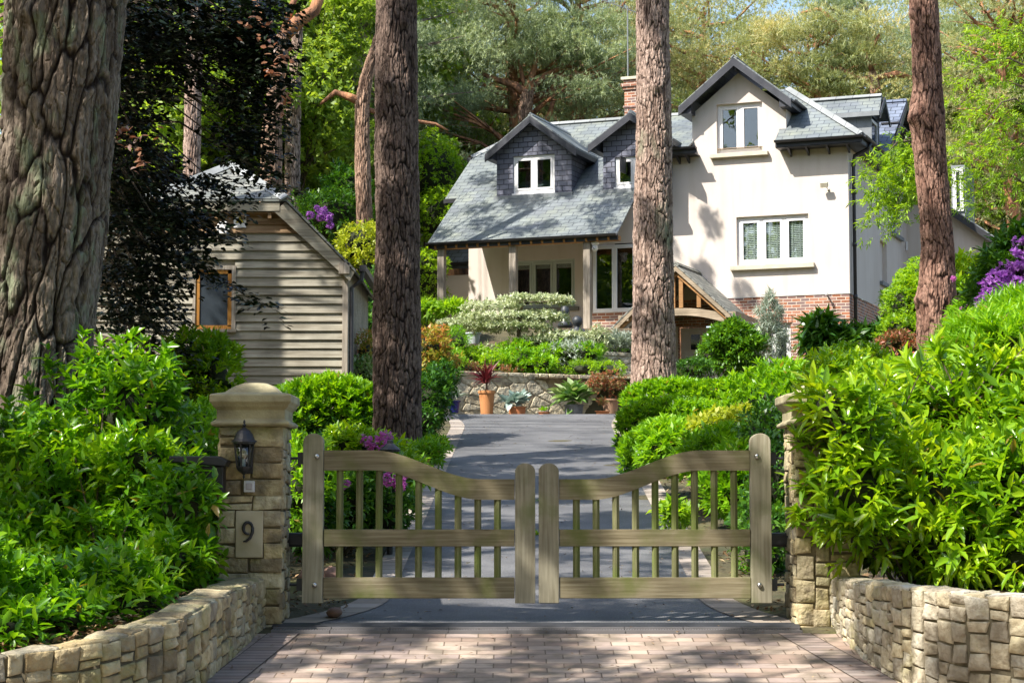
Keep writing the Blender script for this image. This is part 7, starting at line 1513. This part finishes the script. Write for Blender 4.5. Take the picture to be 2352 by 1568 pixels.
# unseen pines added left, crowns placed to shade gateway, drive, trunks and roof
LV = np.array(LIGHT)
def shade_canopy():
    rg = np.random.default_rng(301)
    trees = [(-7.2, 6.2), (-9.5, 11.5), (-9.0, 17.5), (-10.5, 24.0), (-13.0, 33.0), (-14.0, 41.0), (-9.6, 30.0)]
    hc = lambda u, w, z: np.array(hp(u, w, z))
    R_ = [  # corner, edge, edge, cover, spacing
      ((-3, 11.0, -1.2), (6, 0, 0), (0, 3.7, .4), .66, .62), ((-1.8, 15, -.8), (3.9, 0, 0), (0, 0, 1.3), .80, .6),
      ((-2.3, 14.9, -.9), (.6, 0, 0), (0, 0, 1.8), .8, .5), ((2.1, 14.9, -.9), (.6, 0, 0), (0, 0, 1.2), .6, .5),
      ((-5, 14.6, -.5), (2.6, 0, 0), (0, 0, 2.3), .42, .7), ((2.3, 12, -1), (1.8, 0, 0), (0, 2.5, .2), .55, .6),
      ((-1.2, 15.8, -.8), (2.8, 0, 0), (0, 5.5, .7), .62, .65), ((-1.2, 21.3, -.1), (3.0, 0, 0), (0, 7.5, .9), .80, .65), ((-1.2, 28.8, .8), (3.0, 0, 0), (0, 1.6, .2), .3, .65),
      ((-3.2, 17, -.4), (1.8, 0, 0), (0, 9, 1.2), .5, .75), ((1.9, 17, -.2), (1.6, 0, 0), (0, 5, .7), .5, .75),
      ((-5, 17, 1), (1.4, 0, 0), (0, 0, 5), .72, .7), ((-2.0, 26.8, 0), (.9, 0, 0), (0, 0, 7), .8, .6), ((-6.4, 22, 1), (3.4, 0, 0), (0, 0, 5.5), .85, .65),
      ((2.3, 34.8, 1.5), (.9, 0, 0), (0, 0, 8), .4, .7), ((6.1, 29.8, 1.5), (.8, 0, 0), (0, 0, 7), .55, .7),
      (hc(-10.3, -2.4, 6.6), hc(-5, -2.4, 6.6) - hc(-10.3, -2.4, 6.6), hc(-10.3, 1.6, 9.6) - hc(-10.3, -2.4, 6.6), .60, .75),
      (hc(-4.9, 0, 5.2), hc(-3.2, 0, 5.2) - hc(-4.9, 0, 5.2), (0, 0, 3.0), .5, .6), (hc(-4.2, 0, 4.7), hc(-2.6, 0, 4.7) - hc(-4.2, 0, 4.7), (0, 0, 1.2), .45, .5), (hc(-10.2, -2.3, 4.3), hc(-5.5, -2.3, 4.3) - hc(-10.2, -2.3, 4.3), (0, 0, 2.0), .5, .7),
      ((-5.5, 34, 1.5), (2.7, 0, 0), (0, 0, 3.2), .4, .75)]
    pads = []
    for c, e1, e2, cov, st in R_:
        c, e1, e2 = map(np.array, (c, e1, e2)); l1, l2 = np.linalg.norm(e1), np.linalg.norm(e2)
        for i in range(max(1, int(l1 / st))):
            for j in range(max(1, int(l2 / st))):
                if rg.random() > cov: continue
                p = c + e1 * ((i + rg.random()) / max(1, int(l1 / st))) + e2 * ((j + rg.random()) / max(1, int(l2 / st))); t = 9.0 + rg.uniform(0, 2.5)
                while t < 26:
                    b = p - LV * t
                    if b[1] < 1 or b[2] > .262 * b[1] + 1.2 or abs(b[0]) > .30 * b[1] + 1.0: break
                    t += .4
                pads.append((b, st * rg.uniform(.40, .62)))
    T = np.array(trees); Pb = np.array([p[0] for p in pads]); near = np.argmin(((Pb[:, None, :2] - T[None]) ** 2).sum(-1), 1)
    for k, (x, y) in enumerate(trees):
        sel = [pads[q] for q in np.nonzero(near == k)[0]]
        if not sel: continue
        top = max(p[0][2] for p in sel) + 1.5; g0 = float(G(x, y)); rt = root('pine_tree', 'pine added outside the view, crown placed to shade the scene', 'pine tree', (x, y, g0), 0, 'pines added outside the view')
        mb = MB(); mb.tube([(x, y, g0 - .3), (x + .1, y, g0 + (top - g0) * .5), (x, y + .1, top)], [.34, .26, .07], 10); P = []; O = []
        for c, r in sel:
            c = np.array(c); s = np.array((x, y, max(g0 + 3, c[2] - .35 * np.hypot(c[0] - x, c[1] - y)))); m = (s + c) / 2 + np.array((0, 0, .15)); mb.tube([tuple(s), tuple(m), tuple(c)], [.035, .022, .008], 4)
            d = norm(rg.normal(size=(62, 3))); P.append(c + d * np.array((r, r, r * .6)) * rg.random((62, 1)) ** .5); O.append(d)
        fol('crown', np.concatenate(P), np.concatenate(O), rg, 9, 65, .17, .16, T_ND, M['lf_pine'], rt, .05, .3); mb.build('trunk', M['stem_brown'], rt)
shade_canopy()
for k in range(9): plant_tree('pb' if k % 2 else 'db', -32 + k * 8 + rnd.uniform(-2, 2), -16 - (k % 3) * 5, 1.9 + .15 * (k % 3), rnd.uniform(0, 6), 'roadside %s across the lane behind the viewpoint' % ('pine' if k % 2 else 'broadleaf tree'), 'trees across the lane')

# ================================================================== LITTER AND WEEDS
rg = np.random.default_rng(401)
n = 1500; x = rg.uniform(-2.6, 3.2, n); y = 11.5 + (38 - 11.5) * rg.random(n) ** 1.7; P = np.stack([x, y, G(x * 0, y) + .022], -1); D = np.stack([rg.normal(size=n), rg.normal(size=n), rg.normal(size=n) * .12], -1)
lt = m_leaf('dry_leaf', (0.10, 0.055, 0.02), (0.26, 0.15, 0.07), (0.48, 0.36, 0.20), .7, .1, (1, 1, 1))
tag(leaves('fallen_leaves', P, D, .028 + .02 * rg.random(n), .014, T_RH, rg, lt, roll=.1), kind='stuff')
n = 5200; x = np.concatenate([rg.uniform(-5, -2.05, n // 2), rg.uniform(-2.6, -1.3, n // 4), rg.uniform(1.9, 3.6, n // 4)]); y = np.concatenate([rg.uniform(11.3, 15, n // 2), rg.uniform(15.3, 27, n // 4), rg.uniform(15.3, 27, n // 4)])
xw = np.interp(y, [11.15, 11.5, 11.85, 12.4, 12.9, 13.6, 15.2], [-4.0, -3.0, -2.5, -2.2, -2.12, -2.06, -2.0]) - .28; bedm = (y < 15.2) & (x < 0); x = np.where(bedm, xw - (rg.random(n) ** 1.5) * 2.2, x)
z = np.where((y < 15.2) & (x < 0), np.interp(y, [11, 12, 13, 15, 17.5], [-.96, -.89, -.74, -.66, -.6]) + .05, G(x, y) + .03); P = np.stack([x, y, z], -1)
tag(leaves('leaf_litter', P, np.stack([rg.normal(size=n), rg.normal(size=n), rg.normal(size=n) * .3], -1), .05 + .03 * rg.random(n), .028, T_RH, rg, lt, roll=.3), kind='stuff')
mo = m_noise('moss', (0.07, 0.10, 0.015), (0.20, 0.26, 0.03), None, 8, .95, .8, .02, fine=60)
def tuft_at(nm, lb, x, y, Y, n, L): 
    p = pt(x, y, Y); p[2] = float(G(0, Y)); rt = root(nm, lb, 'weed', tuple(p)); tuft(rt, p, n, L, .12, M['lf_fresh'], int(x), 55, T_ST, 1.0, .01, (.05, .04, .01))
for k, (x, y, lb, n, L) in enumerate(((1105, 1470, 'weed in the paving joints left of the gate centre, close to the drain', 5, .06), (1246, 1493, 'small weed in the paving straight below the meeting stiles', 5, .07), (1231, 1524, 'weed low in the paving, left one of a close pair', 6, .07), (1275, 1522, 'weed low in the paving, right one of a close pair', 5, .07), (1930, 1510, 'clover-like weed in the paving near the right pillar', 6, .07), (846, 1400, 'tall grass tuft growing on the left kerb below the gate', 9, .24))):
    Yk = 14.0
    for _ in range(30): Yk = -float(pt(x, y, 1.0)[2]) and float(G(0, Yk)) / float(pt(x, y, 1.0)[2])
    tuft_at('grass_tuft' if k == 5 else 'weed', lb, x, y, Yk, n, L)

for k, (x, y) in enumerate(((-38, 10), (-46, -6), (-36, 27), (-42, 19), (-52, 6), (-34, 40), (-44, 34), (-56, -18))):
    plant_tree(('db', 'da', 'pb')[k % 3], x, y, 2.0, k * 1.3, 'tall %s across the garden, well left of the view' % ('pine' if k % 3 == 2 else 'broadleaf tree'), 'tall trees left of the view')
